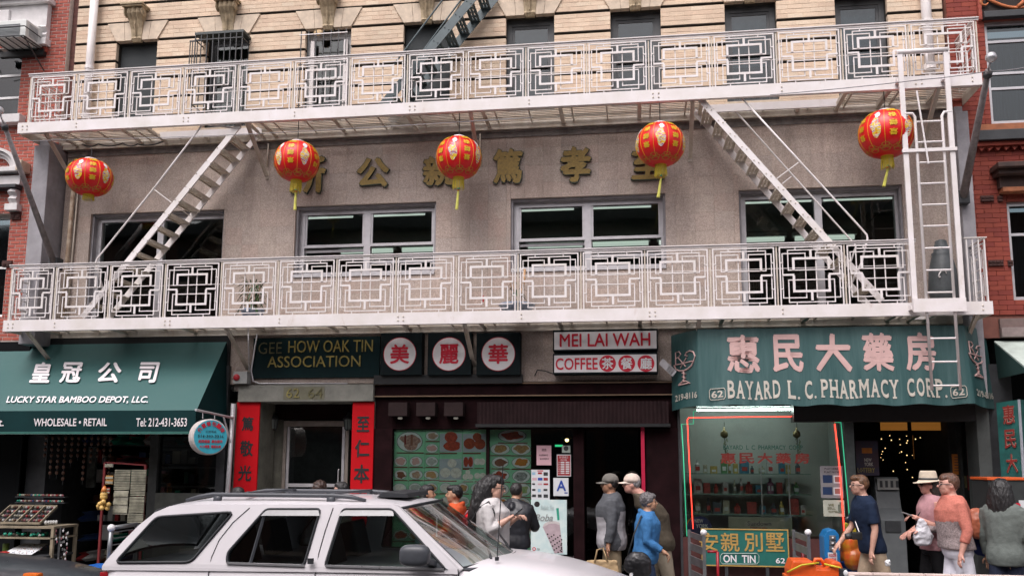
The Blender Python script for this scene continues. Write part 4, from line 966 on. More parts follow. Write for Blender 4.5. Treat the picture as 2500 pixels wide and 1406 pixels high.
# ---- gift shop awning
def board(parent, name, x0, y0, x1, y1, Y, d, m, bevel=.004):
    a, b, c, e = rect(x0, y0, x1, y1, Y); return MB().box(a, b, Y, Y+d, c, e).build(name, m, parent, bevel=bevel), (a, b, c, e)
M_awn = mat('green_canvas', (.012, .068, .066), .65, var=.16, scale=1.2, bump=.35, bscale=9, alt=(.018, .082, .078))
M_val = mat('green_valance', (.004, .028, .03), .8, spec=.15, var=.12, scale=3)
M_letter = mat('white_lettering', (.74, .7, .72), .6, var=.04)
AW = thing('green_shop_awning', 'green canvas awning of the gift shop at the lower left', 'awning', (-8.3, 11.9, 2.3))
TR = at(554, 833, 12.38); BR = at(480, 1001, 11.43); VB = at(476, 1059, 11.43); TLx = at(7, 843, 12.38).x; L = -11.4
W2 = Vector((BR.x, BR.y, BR.z)); 
def canopy():
    m = MB(); nu, nv = 40, 8
    for j in range(nv+1):
        for i in range(nu+1):
            u, v = i/nu, j/nv; x = (L*(1-u)+TR.x*u); x2 = (L*(1-u)+BR.x*u); xx = x*(1-v)+x2*v; s = -.012*sin(pi*v)*(1+.6*noise.noise(Vector((xx*1.3, v*2, 1))))
            m.v.append((xx, TR.y*(1-v)+BR.y*v, TR.z*(1-v)+BR.z*v+s))
    for j in range(nv):
        for i in range(nu): a = j*(nu+1)+i; m.f.append((a, a+nu+1, a+nu+2, a+1))
    m.build('canopy', M_awn, AW, smooth=True, fix=False)
canopy()
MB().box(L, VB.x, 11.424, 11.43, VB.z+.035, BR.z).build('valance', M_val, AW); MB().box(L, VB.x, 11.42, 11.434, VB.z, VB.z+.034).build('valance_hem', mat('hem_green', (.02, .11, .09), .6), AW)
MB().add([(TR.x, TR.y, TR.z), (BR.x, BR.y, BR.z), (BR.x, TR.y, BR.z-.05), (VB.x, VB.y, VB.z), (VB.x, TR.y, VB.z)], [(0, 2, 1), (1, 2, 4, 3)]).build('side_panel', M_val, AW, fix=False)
MB().tube([(L, 11.44, VB.z+.01), (VB.x, 11.44, VB.z+.01)], .014, 6).tube([(VB.x-.02, 11.44, VB.z+.01), (VB.x-.02, 12.38, VB.z+.01)], .014, 6).build('awning_frame', M_alu, AW)
def awp(px, py):
    """place on the slope of the awning under a measured point"""
    o = CAM; d = fw + rt*((px-1250)/FPX) - up*((py-703-CYS)/FPX); n = Vector((0, BR.z-TR.z, -(BR.y-TR.y))).normalized(); t = (TR-o).dot(n)/d.dot(n); return o+d*t
nrm = Vector((0, BR.z-TR.z, -(BR.y-TR.y))).normalized(); nrm = nrm if nrm.y < 0 else -nrm
def awtext(s, corners, **k):
    (x0, y0), (x1, y1) = corners; P = [awp(x0, y1), awp(x1, y1), awp(x0, y0), awp(x1, y0)]
    text('lettering', s, (0, 0, 0), (1, 0, 0), (0, 0, 1), k.pop('m', M_letter), AW, depth=0, warp=lambda u, v: P[0].lerp(P[1], u)*(1-v)+P[2].lerp(P[3], u)*v+nrm*.016, **k)
for ch, x0, x1 in (('皇', 72, 126), ('冠', 145, 204), ('公', 240, 298), ('司', 338, 392)): awtext(ch, ((x0, 886), (x1, 936)), bold=.05, shear=.25)
awtext('LUCKY STAR BAMBOO DEPOT, LLC.', ((16, 969), (362, 987)), bold=.035, shear=.35)
def vt(s, x0, y0, x1, y1, **k): wtext('lettering', s, x0, y0, x1, y1, 11.42, M_letter, AW, **k)
vt('WHOLESALE • RETAIL', 82, 1021, 261, 1040, bold=.03); vt('Tel: 212-431-3653', 332, 1020, 456, 1041, bold=.03); vt('St.', -12, 1021, 9, 1040, bold=.02)

# ---- alarm box, wires in the dark gap beside the awning
o = thing('alarm_box', 'small grey box with a red lamp beside the green awning top', 'alarm', (-5.8, 12.2, 3.1))
_, r_ = board(o, 'box', 569, 907, 603, 936, 12.2, .14, mat('alarm_grey', (.3, .31, .3), .5))
c_ = at(577, 921, 12.19); MB().lathe((c_.x, 12.2, c_.z), [(.05, 0), (.05, .01), (.035, .03), (.01, .035)], 12, (0, -1, 0)).build('red_lamp', mat('alarm_red', (.35, .01, .02), .4), o)
# ---- association board
M_green = mat('dark_green_board', (.003, .016, .018), .7, spec=.15, var=.2, scale=4)
M_goldl = mat('gold_letter', (.34, .27, .07), .5, metal=.1, var=.3, scale=20)
M_goldd = mat('worn_gold_letter', (.13, .12, .05), .6, var=.4, scale=20)
o = thing('association_signboard', 'long dark green signboard with gold capital letters', 'sign', (-4.7, 12.38, 3.1))
_, r_ = board(o, 'board', 617, 823, 927, 922, 12.38, .036, M_green)
wtext('lettering', 'GEE', 631, 836, 688, 864, 12.377, M_goldd, o, bold=-.006, depth=.008)
wtext('lettering', 'HOW OAK TIN', 704, 832, 910, 861, 12.377, M_goldl, o, bold=-.004, depth=.012)
wtext('lettering', 'ASSOCIATION', 653, 870, 880, 897, 12.377, M_goldl, o, bold=-.004, depth=.012)
q = [at(628, 815, 12.36), at(613, 905, 12.36), at(618, 930, 12.36), at(632, 936, 12.36), at(848, 936, 12.36)]
tag(MB().tube(q, .012, 8).build('conduit', M_alu, None, smooth=True), 'silver conduit bent round the lower left corner of the association signboard', 'pipe')
tag(MB().tube([at(606, 800, 12.36), at(608, 905, 12.36)], .012, 8).build('conduit', M_alu, None, smooth=True), 'straight vertical silver conduit left of the association signboard', 'pipe')
# ---- disc character boxes
M_box = mat('black_sign_box', (.004, .01, .012), .6, spec=.15, var=.2); M_disc = mat('sign_white', (.68, .67, .68), .4, var=.03); M_sred = mat('sign_red', (.52, .008, .03), .45, var=.05)
for ch, x0, x1, cx, lab in (('美', 929, 1030, 976, 'black square sign with a red character on a white disc, next to the association board'), ('麗', 1044, 1150, 1096, 'black square sign with the most intricate red character, middle of three discs'), ('華', 1163, 1270, 1216.5, 'black square sign with a red character on a white disc, nearest the long coffee sign')):
    o = thing('character_sign', lab, 'sign', (at(cx, 900, 12.2).x, 12.25, 3.05), 'disc signs of the coffee shop')
    _, r_ = board(o, 'sign_box', x0, 812, x1, 915, 12.24, .17, M_box, .006)
    c_ = at(cx, 864, 12.235); R = 41*12.235/FPX
    MB().lathe((c_.x, 12.238, c_.z), [(R*1.035, 0), (R*1.035, .002), (R*1.0, .003)], 40, (0, -1, 0)).build('rim', M_sred, o)
    MB().lathe((c_.x, 12.236, c_.z), [(R, 0), (R, .003)], 40, (0, -1, 0)).build('disc', M_disc, o)
    s_ = R*1.22; text('character', ch, (c_.x-s_/2, 12.232, c_.z-s_/2), (s_, 0, 0), (0, 0, s_), M_sred, o, bold=.042, depth=.002)
MB().box(XC, at(1275, 930, 12.3).x, 12.30, YW-.002, 3.0, at(1000, 915, 12.3).z).build('sign_backboard', M_black, T)
# ---- coffee shop light boxes
for (y0, y1, lab) in ((804, 856, 'upper white light box sign with red capital letters, black frame'), (861, 912, 'lower white light box sign reading COFFEE with three red discs')):
    o = thing('light_box_sign', lab, 'sign', (at(1478, 880, 12.2).x, 12.2, 3.1)); _, r_ = board(o, 'sign_case', 1350, y0, 1606, y1, 12.16, .24, M_box, .006)
    fa = rect(1353, y0+5, 1603, y1-4, 12.155); MB().box(fa[0], fa[1], 12.152, 12.158, fa[2], fa[3]).build('sign_face', M_disc, o)
    if y0 < 850: wtext('lettering', 'MEI LAI WAH', 1366.5, 815, 1588, 847, 12.151, M_sred, o, bold=.03)
    else:
        wtext('lettering', 'COFFEE', 1356.5, 874, 1459.5, 903, 12.151, M_sred, o, bold=.025)
        for ch, cx in (('茶', 1483.3), ('餐', 1530), ('廳', 1577)):
            c_ = at(cx, 887, 12.15); R = 20.3*12.15/FPX; MB().lathe((c_.x, 12.152, c_.z), [(R, 0), (R, .003)], 28, (0, -1, 0)).build('disc', M_sred, o)
            text('character', ch, (c_.x-R*.7, 12.147, c_.z-R*.7), (R*1.4, 0, 0), (0, 0, R*1.4), M_disc, o, bold=.03)
o = thing('grilled_lamp', 'small silver slatted lamp between the light box sign and the pharmacy awning', 'lamp', at(1628, 892, 12.2))
for k in range(7): p = at(1618+k*4.5, 884+k*4.2, 12.15); MB().bar(p+Vector((-.035, 0, -.04)), p+Vector((.02, 0, .035)), .012, .05).build('fin', M_alu, o)
MB().bar(at(1618, 884, 12.2), at(1645, 909, 12.2), .05, .06).build('lamp_body', M_dark, o)
cable('cable', 'thin black wire drooping between the disc sign and the light box sign', [at(1305, 918, 12.36), at(1312, 903, 12.36), at(1330, 905, 12.36), at(1350, 912, 12.3)], .008)

# ---- entrance to the association
o = T
MB().box(*[at(581, 960, 12.28).x, at(911, 960, 12.28).x], 12.28, 12.5, at(700, 980, 12.28).z, at(700, 939, 12.28).z).build('entrance_lintel', M_lintel, T, bevel=.008)
wtext('street_number', '62', 699, 948, 731, 971, 12.278, mat('dim_gold', (.22, .19, .06), .6, var=.3), T, bold=.0, depth=.012)
wtext('street_number', '64', 752, 948, 788, 971, 12.278, M_goldd, T, bold=.0, depth=.012)
_, r_ = board(T, 'number_backing', 692, 944, 792, 975, 12.276, .003, mat('number_patch', (.14, .135, .09), .7), 0)
xe0, xe1 = XB, XC
MB().box(xe0, at(690, 1100, 12.98).x, 12.98, 13.2, .13, 3.0).box(at(858, 1100, 12.98).x, xe1, 12.98, 13.2, .13, 3.0).box(at(690, 1100, 12.98).x, at(858, 1100, 12.98).x, 12.98, 13.2, at(770, 1022, 12.98).z, 3.0).build('entrance_back', M_jamb, T)
MB().box(xe0, xe0+.12, 12.43, 12.98, .13, 2.9).box(xe1-.12, xe1, 12.43, 12.98, .13, 2.9).build('entrance_jamb', M_jamb, T)
MB().box(xe0, xe1, 12.43, 12.98, 2.76, 2.9).build('entrance_soffit', M_lintel, T)
MB().box(at(640, 1000, 12.9).x, at(862, 1000, 12.9).x, 12.9, 12.979, at(750, 1023, 12.9).z, 2.755).build('transom', M_brownmetal, T)
D_ = thing('entrance_door', 'aluminium framed dark glass door between the red couplet banners', 'door', (at(770, 1200, 12.94).x, 12.94, .13))
a, b, c, d = rect(693, 1027, 852, 1040, 12.92); zb_ = .14
MB().box(a, a+.05, 12.92, 12.97, zb_, d).box(b-.05, b, 12.92, 12.97, zb_, d).box(a+.05, b-.05, 12.92, 12.97, c, d).build('frame', mat('bronze_alu', (.28, .24, .21), .45, metal=.2), D_)
zr = at(770, 1184, 12.92).z
MB().box(a+.06, a+.1, 12.925, 12.96, zb_, c-.01).box(b-.1, b-.06, 12.925, 12.96, zb_, c-.01).box(a+.1, b-.1, 12.925, 12.96, zr-.025, zr+.025).box(a+.1, b-.1, 12.925, 12.96, zb_, zb_+.12).build('leaf_frame', M_alu, D_)
MB().box(a+.1, b-.1, 12.94, 12.946, zr+.025, c-.01).box(a+.1, b-.1, 12.94, 12.946, zb_+.12, zr-.025).build('pane', M_glass, D_)
MB().tube([(b-.13, 12.9, zr+.03), (b-.13, 12.88, zr+.05), (b-.13, 12.88, zr+.22), (b-.13, 12.9, zr+.24)], .01, 6).build('handle', M_alu, D_)
MB().box(a, b, 13.4, 13.42, .13, 2.8).build('vestibule_wall', M_inside, T)
for px, lab in ((666, 'caged black wall lantern left of the entrance door'), (852, 'caged black wall lantern right of the entrance door')):
    c_ = at(px, 1032, 12.86); o = thing('wall_lantern', lab, 'lamp', c_)
    MB().lathe(c_, [(.02, -.1), (.05, -.09), (.075, .05), (.06, .06)], 12).build('lamp_glass', mat('lamp_glass', (.2, .23, .22), .2), o)
    m = MB()
    for k in range(8): t = k*pi/4; m.tube([c_+Vector((.03*cos(t), .03*sin(t), -.11)), c_+Vector((.065*cos(t), .065*sin(t), -.09)), c_+Vector((.085*cos(t), .085*sin(t), .05))], .006, 5)
    m.build('cage', M_dark, o); MB().lathe(c_, [(.09, .05), (.085, .07), (.04, .12), (.02, .16), (.005, .17)], 12).build('lamp_hood', M_dark, o, smooth=True)
    MB().bar(c_+Vector((0, 0, .12)), c_+Vector((0, .12, .1)), .025).build('arm', M_dark, o)
# couplet banners
M_ban = mat('banner_red', (.46, .004, .009), .7, spec=.15, var=.06, scale=3); M_ink = mat('ink_black', (.012, .01, .012), .6)
for (xa, ya, xb, xc_, xd_, chars, lab) in ((579, 981, 635, 573, 628, (('篤', 604, 1034, 24), ('敬', 601, 1094, 27), ('光', 597, 1154, 27)), 'red couplet banner with black brushwork left of the door'), (861, 981, 914, 856, 911, (('至', 886, 1035, 26), ('仁', 884, 1094, 30), ('本', 882, 1156, 32), ('立', 879, 1216, 28)), 'red couplet banner with black brushwork right of the door')):
    Y = 12.33; p = at(xa, 981, Y); q = at(xb, 981, Y); o = thing('couplet_banner', lab, 'banner', ((p.x+q.x)/2, Y, 1.0)); z0 = .75
    MB().box(p.x, q.x, Y, Y+.03, z0, p.z).build('banner_cloth', M_ban, o, bevel=.004)
    MB().box(p.x-.006, q.x+.006, Y-.006, Y+.04, z0-.03, z0-.001).build('batten', M_dark, o)
    for ch, cx, cy, s in chars: wtext('brush_character', ch, cx-s*.6, cy-s*.72, cx+s*.6, cy+s*.72, Y-.001, M_ink, o, bold=.045)
    MB().box(p.x, q.x, Y+.04, 12.9, .13, 2.76).build('entrance_pier', M_jamb, T)
tag(MB().tube([at(570, 985, 12.25), at(556, 1200, 12.25), at(556, 1210, 12.25)+Vector((0, 0, -1.3))], .035, 8).build('steel_post', M_alu, None, smooth=True), 'grey steel post standing left of the left couplet banner', 'post')

# ---- round hanging sign
o = thing('round_sign', 'round drum sign with a turquoise face hanging beside the green awning', 'sign', at(508, 1066, 11.3))
c_ = at(514, 1066, 11.3); nr = Vector((.72, -.69, 0)).normalized(); R = 46*11.3/FPX
MB().lathe(c_-nr*.17, [(R*.97, 0), (R, .01), (R, .16), (R*.97, .17), (R*.93, .173)], 32, nr).build('drum', mat('sign_drum', (.5, .46, .44), .5, var=.1), o, smooth=False)
MB().lathe(c_+nr*.004, [(R*.93, 0), (R*.93, .003)], 32, nr).build('sign_face', mat('turquoise', (.04, .38, .5), .5, var=.08), o)
U_ = Vector((0, 0, 1)).cross(nr).normalized()
def rt_(s, u0, u1, v0, v1, m, **k): text('lettering', s, c_+U_*(u0*R)+Vector((0, 0, v0*R))+nr*.009, U_*((u1-u0)*R), Vector((0, 0, (v1-v0)*R)), m, o, res=1, **k)
for s, t in zip('外賣餐包一律', (58, 35, 12, -12, -35, -58)):
    t = radians(t); P = c_-U_*(sin(t)*R*.74)+Vector((0, 0, cos(t)*R*.74))+nr*.009; a_ = Vector((0, 0, 1)); uu = U_*cos(t)+a_*sin(t); vv = a_*cos(t)-U_*sin(t)
    text('lettering', s, P-uu*R*.13-vv*R*.13, uu*R*.26, vv*R*.26, M_sred, o, res=1, bold=.04)
rt_('訂座電話', -.3, .3, .22, .36, M_ink); rt_('516-303-3316', -.72, .72, -.04, .12, M_ink, bold=.02); rt_('招牌燈箱  廣告製作', -.68, .68, -.34, -.16, M_sred, bold=.04); rt_('大小噴畫  橫額布條', -.6, .6, -.62, -.45, M_sred, bold=.04)
b0 = at(478, 1000, 11.2); b1 = at(570, 1020, 12.25)
o2 = thing('sign_bracket', 'steel arm that carries the round turquoise sign', 'bracket', b1)
MB().tube([b0, b1], .018, 6).tube([at(545, 1015, 12.1), at(566, 1090, 12.25)], .014, 6).build('arm', M_alu, o2)
for px in (495, 524): MB().tube([at(px, 1004+(px-478)*.21, 11.3), at(px, 1022, 11.3)], .006, 5).build('hanging_chain', M_alu, o2)

# ================================================================ coffee shop front
XE = at(1425, 1200, 12.4).x
def zof(py, Y=12.4, px=1250): return at(px, py, Y).z
MB().box(XC, XD, 12.36, YW+.3, zof(966), 3.0).build('shop_fascia', M_brownmetal, T)
for py in (936, 966): MB().box(XC, XD-.03, 12.335, 12.36, zof(py)-.008, zof(py)+.008).build('fascia_moulding', mat('tan_moulding', (.2, .13, .08), .5), T)
MB().box(XC, XD, 12.40, YW+.3, zof(1046), zof(966)).build('shop_fascia', M_brownmetal, T)
# corrugated shutter box
xs0, xs1 = at(1165, 1000, 12.2).x, at(1632, 1000, 12.2).x; m = MB(); n = 96
ring = []
for k in range(n+1):
    x = xs0+(xs1-xs0)*k/n; y = 12.19+(.014 if k % 2 else 0); ring.append([(x, y, zof(1034, 12.2)), (x, y, zof(981, 12.2)), (x, 12.39, zof(981, 12.2)), (x, 12.39, zof(1034, 12.2))])
m.loft(ring); m.build('shutter_box', mat('ribbed_brown', (.022, .012, .013), .85, spec=.1, var=.2, scale=4), T, fix=True)
MB().box(xs0-.02, xs1+.02, 12.18, 12.39, zof(1042, 12.2), zof(1034.5, 12.2)).build('shutter_rail', M_black, T)
for k, px in enumerate((972, 1040, 1108)):
    o = thing('downlight_box', ('brown box downlight under the fascia, left of three', 'brown box downlight under the fascia, middle of three', 'brown box downlight under the fascia, right of three, next to the ribbed shutter box')[k], 'lamp', at(px, 1000, 12.25))
    board(o, 'lamp_box', px-24, 982, px+22, 1015, 12.22, .16, mat('lamp_brown', (.03, .02, .02), .8, spec=.1), .004)
    MB().lathe(at(px+5, 1018, 12.3), [(.03, 0), (.035, -.02), (.02, -.03)], 10).build('bulb', glow('warm_lamp_off', (.5, .48, .42), .12), o)
# posts and sill
def post(x0, x1, y0=12.36, y1=12.6, z0=.13, z1=None, nm='shop_post', m=M_brownmetal): return MB().box(x0, x1, y0, y1, z0, z1 or zof(1046)).build(nm, m, T, bevel=.004)
post(XC, at(956, 1150, 12.36).x); post(at(1400, 1200, 12.36).x, at(1426, 1200, 12.36).x); post(at(1578, 1200, 12.3).x, XD, 12.33)
post(at(1187, 1150, 12.42).x, at(1194, 1150, 12.42).x, 12.41, 12.5, .9)
zs_ = zof(1355, 12.4, 1150)
MB().box(at(956, 1200, 12.36).x, at(1400, 1200, 12.36).x, 12.35, 12.6, .13, zs_).build('stall_riser', M_brownmetal, T)
MB().box(at(956, 1200, 12.34).x, at(1400, 1200, 12.34).x, 12.31, 12.349, zs_-.03, zs_).build('shop_sill', M_alu, T)
MB().box(at(956, 1200, 12.4).x, at(1188, 1200, 12.4).x, 12.39, 12.45, zof(1252), zof(1242)).build('shop_transom', M_brownmetal, T)
MB().box(at(956, 1150, 12.44).x, at(1400, 1150, 12.44).x, 12.442, 12.448, zs_, zof(1046)).build('shop_window_pane', glass_mat('shop_glass', (.9, .95, .93), .55), T)
MB().box(at(1426, 1150, 12.6).x, at(1560, 1150, 12.6).x, 12.7, 12.706, .13, zof(1046, 12.6)).build('door_pane', glass_mat('door_glass', (.35, .4, .38), .6), T)
tag(MB().box(at(1565, 1100, 12.3).x, at(1574, 1100, 12.3).x, 12.28, 12.32, .13, zof(1042, 12.3)).build('red_pole', mat('crimson_pole', (.42, .012, .05), .4), None, bevel=.004), 'slim crimson pole beside the coffee shop doorway', 'pole')
# ---- menu boards with photographs of dishes
M_mg = mat('menu_green', (.32, .72, .45), .5, var=.1, scale=8); M_cap = mat('menu_caption', (.22, .02, .02), .5, var=.1); M_plate = mat('menu_plate', (.78, .8, .8), .4, var=.06); M_wsq = mat('menu_white', (.5, .54, .6), .5, var=.08)
FOOD = {}
def food(nm, a, b):
    if nm not in FOOD: FOOD[nm] = mat('dish_'+nm, a, .4, var=.3, scale=38, alt=b)
    return FOOD[nm]
food('pork', (.5, .3, .24), (.16, .06, .05)); food('red', (.5, .07, .03), (.22, .02, .01)); food('bun', (.36, .06, .02), (.2, .03, .012)); food('white', (.8, .73, .68), (.62, .55, .5)); food('pink', (.55, .26, .25), (.66, .45, .42))
food('grey', (.3, .3, .28), (.6, .6, .58)); food('brown', (.16, .05, .03), (.3, .12, .07)); food('mixed', (.5, .16, .08), (.55, .45, .2)); food('tan', (.5, .3, .13), (.3, .14, .05)); food('orange', (.6, .16, .02), (.35, .2, .03)); food('green', (.12, .28, .08), (.6, .55, .3)); food('darkw', (.04, .05, .05), (.6, .6, .6)); food('beige', (.5, .38, .28), (.35, .16, .1))
YM = 12.47
def mp(x, y): return at(950+x/4.26, 1040+y/4.26, YM)
def disc(parent, nm, cx, cy, rx, ry, lay, m, wob=0., n=18):
    b_ = MB(); P = []
    for i in range(n):
        t = 2*pi*i/n; k = 1+wob*noise.noise(Vector((cx*.1+cos(t)*1.5, cy*.1+sin(t)*1.5, 0))); p = mp(cx+rx*k*cos(t), cy+ry*k*sin(t)); P.append((p.x, YM-.002-lay*.0022, p.z))
    c = mp(cx, cy); b_.v = P+[(c.x, YM-.002-lay*.0022-(.0 if not wob else .001), c.z)]; b_.f = [((i+1) % n, i, n) for i in range(n)]; return b_.build(nm, m, parent, fix=False)
def msq(parent, nm, x0, y0, x1, y1, lay, m):
    a = mp(x0, (y0+y1)/2); b = mp(x1, (y0+y1)/2); c = mp((x0+x1)/2, y0); d = mp((x0+x1)/2, y1); return MB().box(a.x, b.x, YM-.002-lay*.0022, YM-.001-lay*.0022, d.z, c.z).build(nm, m, parent)
def dish(parent, cx, cy, rx, ry, f, cap=True, plate=True):
    if plate: disc(parent, 'plate', cx, cy, rx, ry, 2, M_plate); disc(parent, 'plate_rim', cx, cy, rx*1.07, ry*1.07, 1, mat('menu_rim', (.2, .25, .24), .5))
    disc(parent, 'dish', cx+rx*.02, cy, rx*.74, ry*.72, 3, FOOD[f], .5)
    if cap: msq(parent, 'caption', cx-rx*1.05, cy+ry*1.12, cx+rx*1.15, cy+ry*1.12+9, 3.5, M_cap)
MN = thing('menu_board', 'green menu board of dish photographs in the coffee shop window, left of the mullion', 'menu', (mp(500, 500).x, YM, 1.4))
msq(MN, 'board', 22, 35, 1006, 862, 0, M_mg)
for g in ((370, 35, 862), (762, 35, 600), (522, 35, 600), (200, 300, 862)): msq(MN, 'rule', g[0]-1, g[1], g[0]+1, g[2], .8, mat('menu_rule', (.05, .2, .1), .5))
dish(MN, 215, 160, 128, 100, 'pork')
msq(MN, 'dish', 160, 90, 178, 190, 4, M_cap); msq(MN, 'dish', 225, 85, 248, 200, 4, FOOD['brown'])
for a_ in ((450, 102, 66, 46, 'beige'), (447, 230, 60, 46, 'pink'), (120, 365, 63, 50, 'pink'), (280, 365, 63, 50, 'pink'), (445, 365, 62, 50, 'grey'), (120, 503, 63, 48, 'brown'), (280, 503, 68, 48, 'beige'), (440, 505, 74, 46, 'mixed'), (110, 645, 68, 50, 'white'), (272, 642, 64, 50, 'grey'), (440, 640, 64, 50, 'mixed'), (590, 640, 62, 50, 'white'), (765, 642, 60, 50, 'tan'), (915, 645, 62, 50, 'mixed'), (118, 770, 62, 42, 'red'), (262, 770, 60, 42, 'brown'), (440, 775, 60, 44, 'pink'), (600, 778, 62, 46, 'white'), (770, 780, 63, 48, 'grey'), (905, 785, 60, 48, 'white')): dish(MN, *a_)
for (x0, y0, x1, y1) in ((527, 75, 758, 268), (768, 78, 1005, 268), (522, 338, 754, 555), (768, 318, 882, 430)): msq(MN, 'photograph', x0, y0, x1, y1, 1, M_wsq); msq(MN, 'caption', x0, y1+8, x1-50, y1+20, 3, M_cap)
disc(MN, 'roast', 655, 205, 88, 52, 3, FOOD['red'], .2); disc(MN, 'roast', 645, 115, 66, 58, 3.5, FOOD['red'], .2)
for cx, cy, r_ in ((836, 180, 60), (916, 112, 46), (946, 185, 58)): disc(MN, 'bun', cx, cy, r_, r_*.95, 3+cx/900, FOOD['bun'])
for cx, cy, r_ in ((655, 385, 48), (586, 482, 54), (697, 484, 58)): disc(MN, 'bun', cx, cy, r_, r_*.95, 3+cx/900, FOOD['white'])
for cx in (800, 848): disc(MN, 'bun', cx, 370, 25, 52, 3, FOOD['red'])
for cx, cy, r_ in ((918, 368, 34), (968, 368, 34), (820, 478, 26), (795, 525, 30), (845, 525, 30), (918, 515, 32), (975, 515, 32)): disc(MN, 'bun', cx, cy, r_, r_, 3+cx/2000, FOOD['white'])
for x0 in (770, 888): msq(MN, 'caption', x0, 434, x0+100, 442, 3, M_cap); msq(MN, 'caption', x0, 572, x0+105, 580, 3, M_cap)
M2 = thing('menu_board', 'green menu board of dish photographs right of the window mullion', 'menu', (mp(1250, 500).x, YM, 1.0))
msq(M2, 'board', 1040, 35, 1474, 1330, 0, M_mg)
for a_ in ((1280, 100, 140, 62, 'red'), (1155, 237, 98, 56, 'tan'), (1372, 237, 98, 58, 'tan'), (1155, 375, 84, 56, 'brown'), (1372, 378, 92, 56, 'orange'), (1155, 512, 92, 56, 'red'), (1375, 520, 90, 62, 'darkw'), (1380, 660, 90, 66, 'green'), (1155, 655, 90, 60, 'white'), (1380, 810, 90, 66, 'tan'), (1155, 800, 90, 60, 'orange'), (1380, 960, 88, 62, 'white'), (1155, 950, 88, 60, 'brown'), (1155, 1100, 88, 60, 'grey'), (1380, 1100, 88, 60, 'orange')): dish(M2, *a_)
M3 = thing('menu_board', 'lower green menu board under the brown transom, mostly behind the passers-by', 'menu', (mp(500, 1100).x, YM, .7))
msq(M3, 'board', 22, 905, 1006, 1330, 0, M_mg)
for a_ in ((860, 985, 75, 50, 'red'), (660, 985, 75, 50, 'beige'), (460, 985, 75, 50, 'white'), (120, 1130, 78, 55, 'red'), (280, 1130, 78, 55, 'mixed'), (860, 1140, 75, 55, 'tan'), (660, 1140, 75, 55, 'green')): dish(M3, *a_)
# ---- notices taped in the window
YP = 12.435
def poster(lab, x0, y0, x1, y1, m, cat='poster', Y=YP, nm='paper_notice'):
    a, b, c, d = rect(x0, y0, x1, y1, Y); o = thing(nm, lab, cat, ((a+b)/2, Y, c)); MB().box(a, b, Y, Y+.002, c, d).build('sheet', m, o); return o
def pt(o, s, x0, y0, x1, y1, m, Y=YP, **k): wtext('print', s, x0, y0, x1, y1, Y-.001, m, o, depth=.001, res=1, **k)
def pr(o, x0, y0, x1, y1, m, Y=YP, l=1): a, b, c, d = rect(x0, y0, x1, y1, Y); MB().box(a, b, Y-.0015*l, Y-.0015*l+.001, c, d).build('print_block', m, o)
M_pink = mat('pink_paper', (.55, .34, .38), .7, var=.05); M_paper = mat('white_paper', (.58, .6, .62), .7, var=.05); M_pred = mat('notice_red', (.3, .015, .02), .6); M_blue = mat('grade_blue', (.02, .06, .32), .5)
o = poster('pink paper notice taped high in the coffee shop window', 1310, 1087, 1346, 1135, M_pink)
pt(o, '通告', 1322, 1094, 1334, 1101, M_ink); pt(o, '本店營業時間', 1316, 1108, 1338, 1113, M_ink); pt(o, '每日供應早茶', 1318, 1117, 1340, 1122, M_ink)
o = poster('dark red business hours notice in the coffee shop window', 1359.5, 1109, 1394, 1162, M_paper); pr(o, 1361, 1111, 1392.5, 1160, M_pred)
pt(o, 'BUSINESS', 1366, 1113, 1387, 1118, M_paper, Y=YP-.002); pt(o, 'HOURS', 1369, 1120, 1384, 1124, M_paper, Y=YP-.002)
for k in range(7): pr(o, 1369, 1126.5+k*4.4, 1378, 1129+k*4.4, M_paper, l=3); pr(o, 1381, 1126.5+k*4.4, 1390, 1129+k*4.4, M_paper, l=3); pt(o, ('Sun', 'Mon', 'Tue', 'Wed', 'Thu', 'Fri', 'Sat')[k], 1362.5, 1126.5+k*4.4, 1368, 1129+k*4.4, M_paper, Y=YP-.002)
o = poster('small pale permit notice above the red business hours notice', 1372, 1087, 1392.5, 1104.5, mat('pale_green_paper', (.36, .42, .38), .7)); disc_ = at(1382, 1094, YP); MB().lathe((disc_.x, YP-.001, disc_.z), [(.035, 0), (.03, .001)], 14, (0, -1, 0)).build('print_block', M_dark, o)
o = poster('white restaurant grade card with a big blue letter A', 1351, 1166, 1388, 1210, M_paper, 'grade card', 12.428); pt(o, 'A', 1359, 1172, 1382, 1198, M_blue, Y=12.428, bold=.05); pr(o, 1378, 1201, 1386, 1204, M_blue, 12.428)
o = poster('white leaflet of small pictures taped beside the green menu', 1297, 1146, 1342, 1219, M_paper)
rr = random.Random(3)
for i in range(3):
    for j in range(5): pr(o, 1299+i*14, 1152+j*13.5, 1299+i*14+rr.uniform(7, 12), 1152+j*13.5+rr.uniform(4, 9), (M_blue, M_pred, mat('leaflet_blue', (.25, .42, .55), .6), M_dark, M_pink)[rr.randrange(5)])
pr(o, 1312, 1147.5, 1326, 1150, M_sred)
o = poster('large bubble tea poster with a dotted plastic cup', 1296, 1219, 1384, 1352, mat('pale_poster', (.55, .62, .6), .6, var=.12, scale=6, alt=(.4, .56, .58)), 'poster', 12.43, 'drink_poster')
Yq = 12.43
def pp(x, y, l=1): p = at(x, y, Yq); return (p.x, Yq-.0015*l, p.z)
def pshape(pts, m, l=1, nm='print'): b_ = MB(); P = [pp(x, y, l) for x, y in pts]; b_.v = P; b_.f = [tuple(range(len(P)))[::-1]]; return b_.build(nm, m, o, fix=False)
pshape([(1325, 1285), (1329, 1277), (1340, 1272), (1355, 1271), (1366, 1275), (1375, 1349), (1354, 1350)], mat('milk_tea', (.42, .33, .36), .5, var=.12), 1, 'cup')
